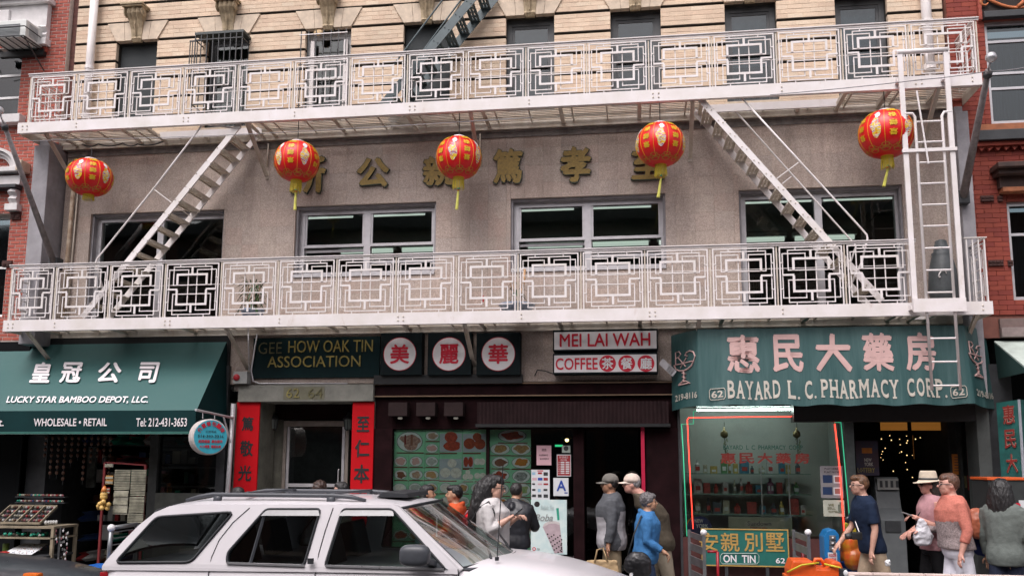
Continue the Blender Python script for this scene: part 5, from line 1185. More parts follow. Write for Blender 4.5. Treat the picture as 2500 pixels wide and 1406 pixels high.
pshape([(1325, 1285), (1329, 1277), (1340, 1272), (1355, 1271), (1366, 1275), (1366, 1281), (1355, 1277), (1340, 1278), (1330, 1284)], mat('tea_foam', (.55, .5, .5), .5), 2, 'cup')
for k in range(24):
    t = k/24; y = 1303+t*46; x = 1337+(y-1303)*.42+((k*7) % 5)*7.2; x = min(x, 1371)
    pshape([(x+2*cos(a_*pi/4), y+2*sin(a_*pi/4)) for a_ in range(8)], M_ink, 3, 'tapioca_pearl')
pshape([(1358, 1240), (1364, 1239), (1366, 1268), (1361, 1269)], mat('straw_green', (.02, .3, .2), .5), 3, 'straw')
pshape([(1311+7*cos(a_*pi/6), 1230+7*sin(a_*pi/6)) for a_ in range(12)], M_ink, 1, 'logo')
wtext('print', 'Bubble Tea', 1320, 1233, 1352, 1244, Yq-.003, mat('faint_print', (.38, .46, .46), .6), o, shear=.3, res=2); wtext('print', 'Boba', 1306, 1254, 1350, 1271, Yq-.003, mat('outline_print', (.28, .3, .3), .6), o, shear=.3, bold=.01)
pshape([(1304+4.5*cos(a_*pi/6), 1339+4.5*sin(a_*pi/6)) for a_ in range(12)], M_sred, 1, 'logo'); pshape([(1304+2.6*cos(a_*pi/6), 1339+2.6*sin(a_*pi/6)) for a_ in range(12)], M_paper, 2, 'logo'); wtext('print', 'TEA', 1311, 1337, 1318, 1342, Yq-.003, M_ink, o)
# things glimpsed inside the coffee shop
o = thing('ceiling_lamp', 'small warm lamp glowing inside the coffee shop window', 'lamp', at(1384, 1070, 14))
c_ = at(1384, 1066, 14); MB().lathe(c_, [(.02, .1), (.05, .06), (.09, -.02), (.08, -.03)], 12).build('lamp_shade', mat('brass_shade', (.4, .26, .06), .4), o, smooth=True); MB().ball(c_-Vector((0, 0, .05)), .028, n=10, m=6).build('bulb', glow('warm_bulb', (1, .72, .3), 4), o, smooth=True)
board(o, 'lit_panel', 1355, 1085, 1374, 1090, 14.2, .02, glow('green_strip', (.05, .7, .3), .6), 0)
for k, (px, py, Y) in enumerate(((1500, 1190, 13.6), (1470, 1150, 15), (1540, 1180, 14.5))):
    p = at(px, py, Y); tag(MB().box(p.x-.2, p.x+.25, Y, Y+.3, .2, p.z-.1).build('cabinet', mat('dim_cabinet', (.05, .03, .02), .6, var=.3), None, bevel=.01), ('dark cabinet nearest the door inside the coffee shop', 'dark cabinet deep inside the coffee shop at the left', 'dark cabinet deep inside the coffee shop at the right')[k], 'cabinet')

# ================================================================ pharmacy
M_pa = mat('pharmacy_canvas', (.008, .045, .046), .5, var=.3, scale=1.5, stretch=(4, 1, .35), alt=(.06, .125, .125), bump=.5, bscale=11)
P_ = thing('pharmacy_awning', 'wide dark green awning with big pink characters at the right', 'awning', (2.6, 12.0, 2.7))
pts = [at(1640, 900, 12.38).x, at(1706, 900, 11.75).x, at(2361, 900, 11.75).x, at(2412, 900, 12.38).x]
zt1, zb1 = at(2000, 798, 11.75).z, at(2000, 989, 11.75).z
def pw(u, v):
    """u along the whole wrap 0..1, v down 0..1"""
    s = [0, .1, .9, 1]; k = 0 if u < .1 else (1 if u < .9 else 2); t = (u-s[k])/(s[k+1]-s[k]); yy = [12.38, 11.78, 11.78, 12.38]
    x = pts[k]+(pts[k+1]-pts[k])*t; y = yy[k]+(yy[k+1]-yy[k])*t-.05*v
    w_ = .012*noise.noise(Vector((x*3.2, v*1.2, 4)))+.014*v**3*sin(x*23+3*noise.noise(Vector((x*2, 0, 0))))+.005*sin(x*9+v*2)
    return Vector((x+(.05*v if k == 2 else (-.01*v if k == 0 else .02*v*t)), y-w_, zt1+(zb1-zt1)*v+(.03 if k != 1 else 0)*(-1)*v*abs(t-(1 if k == 0 else 0))+.012*v*sin(x*11)))
m = MB(); nu, nv = 150, 14
for j in range(nv+1):
    for i in range(nu+1): m.v.append(tuple(pw(i/nu, j/nv)))
for j in range(nv):
    for i in range(nu): a = j*(nu+1)+i; m.f.append((a, a+nu+1, a+nu+2, a+1))
m.build('canopy', M_pa, P_, smooth=True, fix=False)
m = MB(); m.add([(pts[0], 12.38, zt1+.01), (pts[1], 11.78, zt1), (pts[2], 11.78, zt1), (pts[3], 12.38, zt1+.01)], [(0, 1, 2, 3)]); m.build('awning_top', M_pa, P_, fix=False)
MB().tube([(pts[0]+.02, 12.38, zb1+.03), (pts[1]+.01, 11.8, zb1+.02), (pts[2], 11.8, zb1+.02), (pts[3], 12.38, zb1+.03)], .014, 6).build('awning_frame', M_dark, P_)
xw = lambda px: (at(px, 900, 11.75).x-pts[1])/(pts[2]-pts[1])*.8+.1
def ptext(s, x0, y0, x1, y1, m, **k):
    u0, u1 = xw(x0), xw(x1); v = lambda py: (at(2000, py, 11.75).z-zt1)/(zb1-zt1); v0, v1 = v(y1), v(y0)
    text('lettering', s, (0, 0, 0), (1, 0, 0), (0, 0, 1), m, P_, depth=0, warp=lambda a, b: pw(u0+(u1-u0)*a, v0+(v1-v0)*b)+Vector((0, -.006, 0)), **k)
M_pch = mat('faded_pink', (.56, .37, .35), .6, var=.06); M_cream = mat('faded_cream', (.5, .47, .41), .6, var=.06)
for ch, x0, x1 in (('惠', 1775, 1856), ('民', 1887, 1962), ('大', 1992, 2080), ('藥', 2106, 2183), ('房', 2211, 2287)): ptext(ch, x0, 814, x1, 908, M_pch, bold=.055)
def slab(s, x0, y0, x1, y1):
    """condensed slab letters: the strokes plus serif bars at the stem ends"""
    wd = {'M': 1.25, 'W': 1.4, ' ': .35, '.': .38, 'L': .85, 'P': .9}; tot = sum(wd.get(c, 1) for c in s); x = x0; u = (x1-x0)/tot
    ser = {'B': ((0, .42, 0), (0, .42, 1)), 'A': ((-.08, .3, 0), (.7, 1.08, 0)), 'Y': ((-.08, .32, 1), (.68, 1.08, 1), (.25, .75, 0)), 'R': ((0, .42, 0), (0, .42, 1), (.68, 1.05, 0)), 'D': ((0, .42, 0), (0, .42, 1)), 'L': ((-.05, .5, 1), (-.05, .5, 0)), 'P': ((-.05, .5, 0), (-.05, .42, 1)), 'H': ((-.08, .34, 0), (-.08, .34, 1), (.66, 1.08, 0), (.66, 1.08, 1)), 'M': ((-.06, .26, 0), (-.06, .26, 1), (.74, 1.06, 0), (.74, 1.06, 1))}
    for c in s:
        w_ = wd.get(c, 1)*u
        if c == '.': ptext('.', x+w_*.2, y1-7, x+w_*.75, y1, M_cream, bold=.02)
        elif c != ' ':
            ptext(c, x+w_*.1, y0, x+w_*.9, y1, M_cream, bold=.05)
            for a, b, t in ser.get(c, ()):
                yy = y0 if t else y1-4.5; ptext('-', x+w_*(.1+.8*a), yy, x+w_*(.1+.8*b), yy+4.5, M_cream)
        x += w_
slab('BAYARD', 1772, 928, 1904, 973); slab('L.', 1918, 928, 1951, 973); slab('C.', 1959, 928, 1990, 973); slab('PHARMACY', 1999, 927, 2189, 972); slab('CORP.', 2206, 926, 2306, 971)
for x0 in (1729, 2312):
    ptext('62', x0+6, 951, x0+34, 968, M_cream, bold=.04); P8 = [(4, 0), (36, 0), (39, 5), (39, 22), (36, 27), (4, 27), (1, 22), (1, 5), (4, 0)]
    for (ax_, ay), (bx, by) in zip(P8, P8[1:]):
        def q_(x, y): u_ = xw(x0+x); v_ = (at(2000, 946+y, 11.75).z-zt1)/(zb1-zt1); return pw(u_, v_)+Vector((0, -.01, 0))
        MB().tube([q_(ax_, ay), q_((ax_+bx)/2, (ay+by)/2), q_(bx, by)], .005, 5).build('number_border', M_cream, P_)
def side(s, u0, u1, y0, y1, m, **k):
    v = lambda py: (at(2000, py, 11.75).z-zt1)/(zb1-zt1); nn = Vector((-.3, -.03, 0)) if u0 < .5 else Vector((.3, -.03, 0)); nn = nn.normalized()*.008+Vector((0, -.004, 0))
    text('lettering', s, (0, 0, 0), (1, 0, 0), (0, 0, 1), m, P_, depth=0, warp=lambda a, b: pw(u0+(u1-u0)*a, v(y1)+(v(y0)-v(y1))*b)+nn, **k)
side('219-8116', .015, .096, 953, 969, M_cream, bold=.04); side('219-8116', .915, .99, 950, 966, M_cream, bold=.04)
def goblet(u0, u1, y0, y1):
    f = lambda a, b: pw(u0+(u1-u0)*a, (at(2000, y0+(y1-y0)*b, 11.75).z-zt1)/(zb1-zt1))+(Vector((-.006, -.008, 0)) if u0 < .5 else Vector((.006, -.008, 0)))
    def st(P, r_=.008, m=M_pch): MB().tube([f(*p) for p in P], r_, 5).build('emblem', m, P_)
    st([(.0, .38), (.9, .38)]); st([(.0, .38), (.08, .5), (.25, .58), (.45, .61), (.65, .58), (.82, .5), (.9, .38)], .011); st([(.45, .6), (.45, .9)], .012); st([(.2, .99), (.35, .92), (.55, .92), (.72, .99), (.2, .99)], .01)
    st([(.9, .4), (.98, .25), (.9, .12), (.75, .07), (.58, .1), (.52, .17), (.62, .2)], .01); st([(.08, .36), (.08, .02), (.25, .02), (.32, .1), (.22, .18), (.1, .19)]); st([(.2, .19), (.55, .5)]); st([(.58, .25), (.3, .5)]); st([(.38, .66), (.54, .71), (.37, .77), (.53, .83), (.4, .88)], .012)
goblet(.012, .092, 842, 930); goblet(.905, .975, 834, 918)
# pharmacy front
def pz(py, px=1850, Y=12.4): return at(px, py, Y).z
XF0, XF1 = at(1664, 1150, 12.3).x, at(2066, 1150, 12.3).x
MB().box(XD-.03, 4.4, YW-.06, YW+.3, zb1+.03, 3.0).build('pharmacy_fascia', M_black, T)
MB().box(at(1936, 1000, 12.2).x, at(2404, 1000, 12.2).x, 12.15, 12.4, pz(1029, 2100, 12.2), zb1+.1).build('pharmacy_bulkhead', M_black, T)
MB().box(XD, XF0-.002, 12.34, 12.7, .13, zb1+.1).build('pharmacy_pillar', M_dark, T)
MB().box(XF1+.01, XF1+.13, 12.34, 12.7, .13, zb1+.1).build('pharmacy_pillar', mat('brushed_steel', (.12, .14, .14), .35, metal=.6), T)
MB().box(XF0, XF1, 12.34, 12.8, .13, pz(1312)).build('pharmacy_riser', mat('maroon_base', (.07, .018, .016), .6, var=.2), T)
MB().box(XF0, XF1, 12.36, 12.366, pz(1312), zb1+.1).build('pharmacy_pane', glass_mat('pharmacy_glass', (.92, .97, .94), .6), T)
M_pw = mat('pharmacy_wall', (.46, .5, .47), .8, var=.1, scale=2)
MB().box(XF0-.02, XF1+.02, 13.3, 13.34, .13, 2.9).box(XF0-.04, XF0-.01, 12.7, 13.3, .13, 2.9).box(XF1+.0, XF1+.03, 12.7, 13.3, .13, 2.9).build('display_wall', M_pw, T)
o = thing('tube_lamp', 'bright fluorescent tube along the top of the pharmacy window', 'lamp', at(1800, 997, 12.7))
a, b = at(1702, 1001, 12.6), at(1936, 999, 12.6); MB().tube([a, b], .011, 8).build('fluorescent_tube', glow('bright_tube', (.9, 1, .98), 24), o); MB().box(a.x-.05, b.x+.05, 12.58, 12.63, a.z+.03, a.z+.05).build('fitting', M_dark, o)
# neon outlines
def neon(lab, pts, m, r_=.011, Y=12.33):
    tag(MB().tube([at(x, y, Y) for x, y in pts], r_, 8).build('neon_tube', m, None, smooth=True), lab, 'neon light')
NR = glow('neon_red', (1, .05, .03), 2.2); NG = glow('neon_green', (.05, .6, .32), .45)
neon('red neon line down the left and along the top of the pharmacy window', [(1692, 1290), (1682, 1110), (1678, 1024), (1682, 1019), (1935, 1016)], NR, .006)
neon('red neon line down the right side of the pharmacy window', [(2038, 1034), (2050, 1140), (2062, 1308)], NR, .008)
neon('green neon outline stepping round the left side of the pharmacy window', [(1700, 1003), (1693, 1004), (1693, 1034), (1664, 1035), (1668, 1100), (1677, 1308)], NG, .006)
neon('green neon outline down the right side of the pharmacy window', [(2038, 1030), (2053, 1031), (2055, 1050), (2074, 1264)], NG, .006)
# decals and notices on the pharmacy glass
YG = 12.352; o = thing('window_lettering', 'green capitals over red characters painted across the pharmacy window', 'lettering', at(1865, 1130, YG))
wtext('lettering', 'BAYARD  L  C  PHARMACY  CORP', 1766, 1086, 1960, 1097, YG, mat('decal_green', (.02, .16, .11), .5), o, bold=.02, depth=.001)
for k, ch in enumerate('惠民大藥房'): wtext('lettering', ch, 1759+k*45, 1105, 1797+k*45, 1131, YG, mat('decal_red', (.32, .04, .03), .5), o, bold=.045, depth=.001)
o = poster('grey lottery notice with QR-less panels in the right of the pharmacy window', 2003, 1137, 2058, 1215, mat('grey_notice', (.22, .21, .22), .6), 'poster', 12.345)
o['label'] = 'grey lottery notice with two dark panels in the right of the pharmacy window'
pt(o, 'PLAY HERE', 2013, 1141, 2046, 1146, M_ink, Y=12.345, bold=.03); pt(o, 'PLAY NOW', 2012, 1149, 2050, 1154, M_ink, Y=12.345, bold=.03)
for k in (0, 1): pr(o, 2009, 1159+k*29, 2032, 1178+k*29, mat('navy_print', (.01, .03, .09), .5), 12.345); pr(o, 2035, 1160+k*29, 2054, 1179+k*29, M_paper, 12.345); pr(o, 2038, 1163+k*29, 2051, 1176+k*29, mat('brick_print', (.3, .12, .1), .6), 12.345, 2)
o = poster('pale notice with a bottle drawing low in the right of the pharmacy window', 2010, 1220, 2062, 1260, mat('cream_notice', (.42, .43, .36), .6), 'poster', 12.345)
pt(o, 'WE', 2022, 1229, 2036, 1235, M_goldd, Y=12.345, bold=.03); pt(o, 'SELL', 2020, 1237, 2040, 1243, M_goldd, Y=12.345, bold=.03); pt(o, 'WATER', 2022, 1246, 2046, 1251, M_goldd, Y=12.345, bold=.02)
q = at(2053, 1240, 12.34); MB().box(q.x-.035, q.x+.035, 12.338, 12.344, q.z-.06, q.z+.05).box(q.x-.015, q.x+.015, 12.338, 12.344, q.z+.05, q.z+.08).build('print', mat('bottle_print', (.12, .16, .12), .6, var=.3, scale=60), o)
o = thing('round_lottery_sign', 'round navy sign reading NEW YORK behind the green address board', 'sign', at(1708, 1290, 12.3)); c_ = at(1708, 1290, 12.46)
MB().lathe((c_.x, 12.47, c_.z), [(.17, 0), (.17, .012)], 28, (0, -1, 0)).build('disc', mat('navy_disc', (.012, .02, .13), .5), o); MB().lathe((c_.x-.03, 12.478, c_.z+.0), [(.165, 0), (.165, .005)], 28, (0, -1, 0)).build('rim', mat('yellow_rim', (.6, .35, .02), .5), o)
wtext('lettering', 'NEW', 1696, 1266, 1717, 1275, 12.455, M_letter, o, bold=.03, shear=.0); wtext('lettering', 'YORK', 1699, 1278, 1729, 1288, 12.455, M_letter, o, bold=.03)
o = thing('counter_display', 'cream display board reading Sundown at the bottom of the pharmacy window', 'display', at(1856, 1300, 12.8)); _, r_ = board(o, 'panel', 1779, 1262, 1935, 1325, 12.75, .03, mat('cream_panel', (.3, .3, .22), .6, var=.1))
wtext('lettering', 'Sundown', 1825, 1271, 1883, 1282, 12.747, M_dark, o, bold=.03); wtext('lettering', 'Naturals', 1832, 1284, 1872, 1289, 12.747, M_pred, o, bold=.0)
# shelves of the pharmacy window
rr = random.Random(5); cols = [(.5, .5, .5), (.1, .25, .1), (.35, .05, .04), (.45, .35, .1), (.05, .08, .1), (.4, .4, .3), (.05, .2, .3), (.3, .12, .2)]
sh = thing('display_shelves', 'glass shelves inside the pharmacy window', 'shelf', (1.6, 13.0, .8))
for k, py in enumerate((1155, 1204, 1253)):
    z = at(1800, py, 13.0).z; MB().box(XF0+.1, XF1-.35, 12.85, 13.2, z-.012, z).build('shelf', mat('shelf_glass', (.2, .3, .26), .2, var=0), sh)
MB().box(at(1858, 1200, 12.9).x-.008, at(1858, 1200, 12.9).x+.008, 12.83, 12.845, .9, at(1858, 1130, 12.9).z).box(at(1925, 1200, 12.9).x-.008, at(1925, 1200, 12.9).x+.008, 12.83, 12.845, .9, at(1925, 1130, 12.9).z).build('shelf_upright', M_alu, sh)
cn = ('pale grey', 'dark green', 'brick red', 'mustard', 'black', 'khaki', 'teal', 'plum'); od = ('first', 'second', 'third', 'fourth', 'fifth', 'sixth', 'seventh', 'eighth', 'ninth', 'tenth', 'eleventh', 'twelfth', 'thirteenth', 'fourteenth', 'fifteenth', 'sixteenth', 'seventeenth', 'eighteenth')
for py, row in ((1155, 'top'), (1204, 'middle'), (1253, 'lowest')):
    z = at(1800, py, 13.0).z; x = at(1695, py, 13.0).x; n = 0
    while x < XF1-.45 and n < 17:
        w_ = rr.uniform(.05, .13); h_ = rr.uniform(.1, .22); ci = rr.randrange(8); kd = rr.random() < .55; y_ = rr.uniform(12.9, 13.05)
        m_ = MB().box(x, x+w_, y_, y_+.08, z, z+h_) if kd else MB().lathe((x+w_/2, y_+.05, z), [(w_*.4, 0), (w_*.4, h_*.65), (w_*.18, h_*.78), (w_*.18, h_)], 10)
        o = thing('medicine_box' if kd else 'medicine_bottle', '%s %s, %s from the left on the %s glass shelf of the pharmacy window' % (cn[ci], 'box' if kd else 'bottle', od[n], row), 'package', (x+w_/2, y_, z), 'medicines on the pharmacy window shelves')
        m_.build('package_body', mat('package_%d' % ci, cols[ci], .5, var=.25, scale=25), o, bevel=0)
        MB().box(x+w_*.2, x+w_*.8, y_-.004+(0 if kd else .01), y_-.001+(0 if kd else .012), z+h_*.2, z+h_*.5).build('package_label', M_paper if ci % 2 else mat('label_red', (.4, .05, .04), .5), o)
        x += w_+rr.uniform(.01, .07); n += 1
for px, lab in ((1768, 'bottle shaped ornament hanging left in the pharmacy window'), (1945, 'tinsel ornament hanging right in the pharmacy window')):
    o = thing('hanging_ornament', lab, 'ornament', at(px, 1060, 12.6)); a = at(px, 1030, 12.6); b = at(px+3, 1120, 12.6)
    MB().tube([a, b], .004, 5).build('string', M_gside, o); MB().lathe(at(px, 1060, 12.6), [(.01, .1), (.015, .06), (.05, .03), (.055, -.02), (.02, -.05)], 10).build('charm', mat('dim_brass', (.22, .17, .07), .4, metal=.3), o, smooth=True)
    m = MB()
    for k in range(30): p = a.lerp(b, .4+.6*k/30)+Vector((rr.uniform(-.03, .03), rr.uniform(-.02, .02), 0)); m.add([p, p+Vector((.02, 0, .01)), p+Vector((.005, 0, -.025))], [(0, 1, 2)])
    m.build('tinsel', mat('tinsel', (.2, .25, .12), .3, metal=.4), o, fix=False)
# address board leaning under the window
M_og = mat('ochre_letter', (.42, .26, .07), .6, var=.1)
o = thing('address_board', 'green address board with ochre characters and ON TIN in an oval frame', 'sign', (at(1820, 1383, 12.2).x, 12.2, .6))
a, b, c, d = rect(1712, 1290, 1926, 1382, 12.18); MB().box(a, b, 12.18, 12.22, c, d).build('board', mat('address_green', (.012, .12, .10), .5, var=.08), o)
for (x0, x1, z0, z1) in ((a, b, d-.015, d), (a, b, c, c+.015), (a, a+.015, c+.015, d-.015), (b-.015, b, c+.015, d-.015)): MB().box(x0, x1, 12.172, 12.179, z0, z1).build('border', M_og, o)
for ch, cx in (('安', 1731), ('親', 1783), ('別', 1840), ('墅', 1893)): wtext('character', ch, cx-23, 1299, cx+23, 1345, 12.178, M_og, o, bold=.02)
wtext('lettering', 'ON  TIN', 1766, 1353, 1845, 1372, 12.178, M_letter, o, bold=.04); wtext('lettering', '62', 1894, 1361, 1917, 1374, 12.178, M_letter, o, bold=.03)
P8 = [(1764, 1350), (1848, 1350), (1853, 1356), (1853, 1370), (1848, 1376), (1764, 1376), (1759, 1370), (1759, 1356), (1764, 1350)]; MB().tube([at(x, y, 12.175) for x, y in P8], .006, 6).build('oval_frame', mat('pale_frame', (.3, .4, .36), .5), o)
for x in (a+.3, b-.3): MB().box(x, x+.04, 12.18, 12.22, .13, c).build('leg', M_dark, o)
# pharmacy doorway, seen dark
o = thing('transom_light', 'amber lit panels over the pharmacy doorway', 'lamp', at(2230, 1040, 13.5))
for (x0, x1) in ((2150, 2215), (2226, 2305)): board(o, 'lit_panel', x0, 1030, x1, 1050, 13.5, .02, glow('amber', (.7, .28, .05), .13), 0)
o2 = thing('warm_panel', 'dim orange wall panel glimpsed inside the pharmacy', 'panel', at(2260, 1080, 15)); board(o2, 'panel', 2230, 1062, 2300, 1120, 14.8, .02, glow('dim_orange', (.3, .12, .03), .12), 0)
rr = random.Random(9); o = thing('string_lights', 'loose string of tiny warm lights inside the pharmacy doorway', 'string lights', at(2205, 1110, 14)); pv = None
for k in range(24):
    p = at(rr.uniform(2150, 2260), rr.uniform(1062, 1170), rr.uniform(13.8, 14.6)); MB().ball(p, .005+.004*rr.random(), n=6, m=4).build('bulb', glow('twinkle', (1, .7, .3), 1.3), o)
    if pv: MB().tube([pv, pv.lerp(p, .5)-Vector((0, 0, .06)), p], .002, 4).build('wire', M_black, o)
    pv = p
for (x0, y0, x1, y1, c_, lab) in ((2325, 1108, 2350, 1158, (.5, .16, .02), 'orange paper notice by the pharmacy doorway'), (2362, 1100, 2388, 1155, (.25, .05, .05), 'maroon paper notice near the right pillar'), (2330, 1161, 2360, 1190, (.25, .22, .1), 'olive paper notice under the orange one'), (2362, 1160, 2394, 1196, (.24, .04, .04), 'red paper notice under the maroon one')):
    o = poster(lab, x0, y0, x1, y1, mat(lab.split()[0]+'_paper', c_, .7, var=.1), 'poster', 12.9)
    for k in range(6): pr(o, x0+5, y0+6+k*(y1-y0-10)/6, x1-5, y0+8+k*(y1-y0-10)/6, M_dark, 12.9)
MB().box(at(2318, 1100, 12.92).x, at(2405, 1100, 12.92).x, 12.92, 12.98, .13, 2.8).build('pharmacy_side_wall', M_inside, T)
o = poster('dark lottery poster reading LOTTERY at the left of the pharmacy doorway', 2090, 1075, 2145, 1160, mat('dark_navy_poster', (.01, .02, .05), .5, var=.3, alt=(.06, .02, .02), scale=5), 'poster', 12.75)
pt(o, 'NEW', 2110, 1118, 2128, 1126, M_cream, Y=12.75, bold=.03); pt(o, 'YORK', 2110, 1128, 2132, 1137, M_cream, Y=12.75, bold=.03); pt(o, 'LOTTERY', 2094, 1141, 2136, 1153, M_goldl, Y=12.75, bold=.04); pr(o, 2104, 1093, 2129, 1106, mat('orange_paper', (.5, .16, .02), .7), 12.75)
o = thing('cash_machine', 'grey cash machine standing in the pharmacy doorway', 'cash machine', (at(2178, 1300, 12.8).x, 12.9, .13))
xa_ = at(2150, 1250, 12.7).x; xb_ = at(2210, 1250, 12.7).x
MB().prism([(12.7, .13), (13.2, .13), (13.2, 1.72), (12.95, 1.72), (12.85, 1.3), (12.7, 1.15)], (xa_, 0, 0), (0, 1, 0), (0, 0, 1), (1, 0, 0), xb_-xa_).build('cabinet', mat('machine_grey', (.11, .12, .125), .5, var=.1), o, bevel=.015)
MB().box(xa_+.05, xb_-.07, 12.68, 12.84, 1.0, 1.14).build('keypad', M_dark, o); MB().box(xa_+.02, xb_-.02, 12.86, 12.93, 1.55, 1.7).build('screen_hood', mat('machine_stripe', (.3, .3, .28), .5), o)
for k in range(4): MB().box(xa_+.05+k*.07, xa_+.085+k*.07, 12.855, 12.86, 1.58, 1.67).build('stripe', M_dark, o)
# vertical sign at the right edge
o = thing('vertical_sign', 'tall narrow green sign with red edged characters at the right edge', 'sign', at(2460, 1180, 11.9))
T0, T1, B0, B1 = at(2432, 983, 12.0), at(2489, 975, 11.75), at(2447, 1200, 12.0), at(2503, 1200, 11.75)
N_ = (T1-T0).cross(Vector((0, 0, 1))).normalized()*.09
MB().add([T0, T1, B1, B0, T0-N_, T1-N_, B1-N_, B0-N_], [(0, 3, 2, 1), (4, 5, 6, 7), (0, 1, 5, 4), (1, 2, 6, 5), (2, 3, 7, 6), (3, 0, 4, 7)]).build('sign_case', mat('case_green', (.012, .10, .09), .5, var=.2), o)
N1 = N_.normalized()*(1 if N_.y < 0 else -1)
MB().tube([T1+N1*.01, B1+N1*.01], .018, 6).build('case_edge', mat('case_edge', (.3, .32, .36), .4), o)
for k, ch in enumerate('惠民大藥'):
    for dx, mm, bo, dl in ((0, mat('sign_outline', (.5, .3, .24), .5), .055, .01), (0, mat('sign_infill', (.22, .02, .015), .5), .02, .014)):
        def wp(u, v, k=k, dl=dl): t = .045+k*.27+(1-v)*.21; a_ = T0.lerp(B0, t); b_ = T1.lerp(B1, t); return a_.lerp(b_, .28+.5*u)+N1*dl
        text('character', ch, (0, 0, 0), (1, 0, 0), (0, 0, 1), mm, o, bold=bo, depth=0, warp=wp)
MB().box(4.5, 4.9, 12.3, 12.6, .13, 3.2).build('corner_pillar', M_dark, T)
cable('cable', 'long thin wire stretched from the right flagpole along the upper balcony', [at(2500, 166, 10.4), at(2413, 174, 10.5), at(2250, 195, 10.9), at(1880, 232, 11.5)], .006, M_stucco, sag=.01)
cable('cable', 'long thin wire under the left end of the upper balcony', [at(0, 344, 11.0), at(140, 342, 11.4), at(560, 330, 11.5), at(1300, 287, 11.5)], .005, M_stucco, sag=.01)
# ================================================================ white estate car at the kerb
M_car = mat('white_car_paint', (.62, .60, .625), .3, var=.03, scale=2, coat=.5)
M_rub = mat('black_rubber', (.012, .014, .018), .6, var=.1); M_cglass = glass_mat('car_glass', (.16, .19, .19), .9); M_cglass2 = glass_mat('windscreen_glass', (.6, .68, .66), .3)
M_trimc = mat('grey_plastic_trim', (.05, .055, .065), .45, var=.1); M_chrome = mat('bright_trim', (.4, .4, .42), .3, metal=.7, var=.05); M_cab = mat('car_cabin', (.02, .02, .022), .8, var=.2)
M_tyre = mat('tyre', (.02, .02, .02), .85, var=.1); M_rim = mat('alloy', (.4, .4, .41), .35, metal=.7, var=.05)
YS, YCN = 7.42, 8.27
def sx(px, py=1378): return at(px, py, YS).x
def wheel(o, x, y, side, r=.36):
    w_ = MB().lathe((x, y, r), [(r*.6, -.11), (r*.93, -.11), (r, -.08), (r, .08), (r*.93, .11), (r*.6, .11)], 24, (0, 1, 0)).build('wheel', M_tyre, o, smooth=False)
    m = MB().lathe((x, y+side*.085, r), [(r*.6, 0), (r*.58, .01), (.04, .02), (.03, .025)], 20, (0, side, 0))
    for k in range(5): t = k*2*pi/5; m.bar((x+.04*cos(t), y+side*.1, r+.04*sin(t)), (x+r*.55*cos(t), y+side*.1, r+r*.55*sin(t)), .07, .02)
    m.build('rim', M_rim, w_)
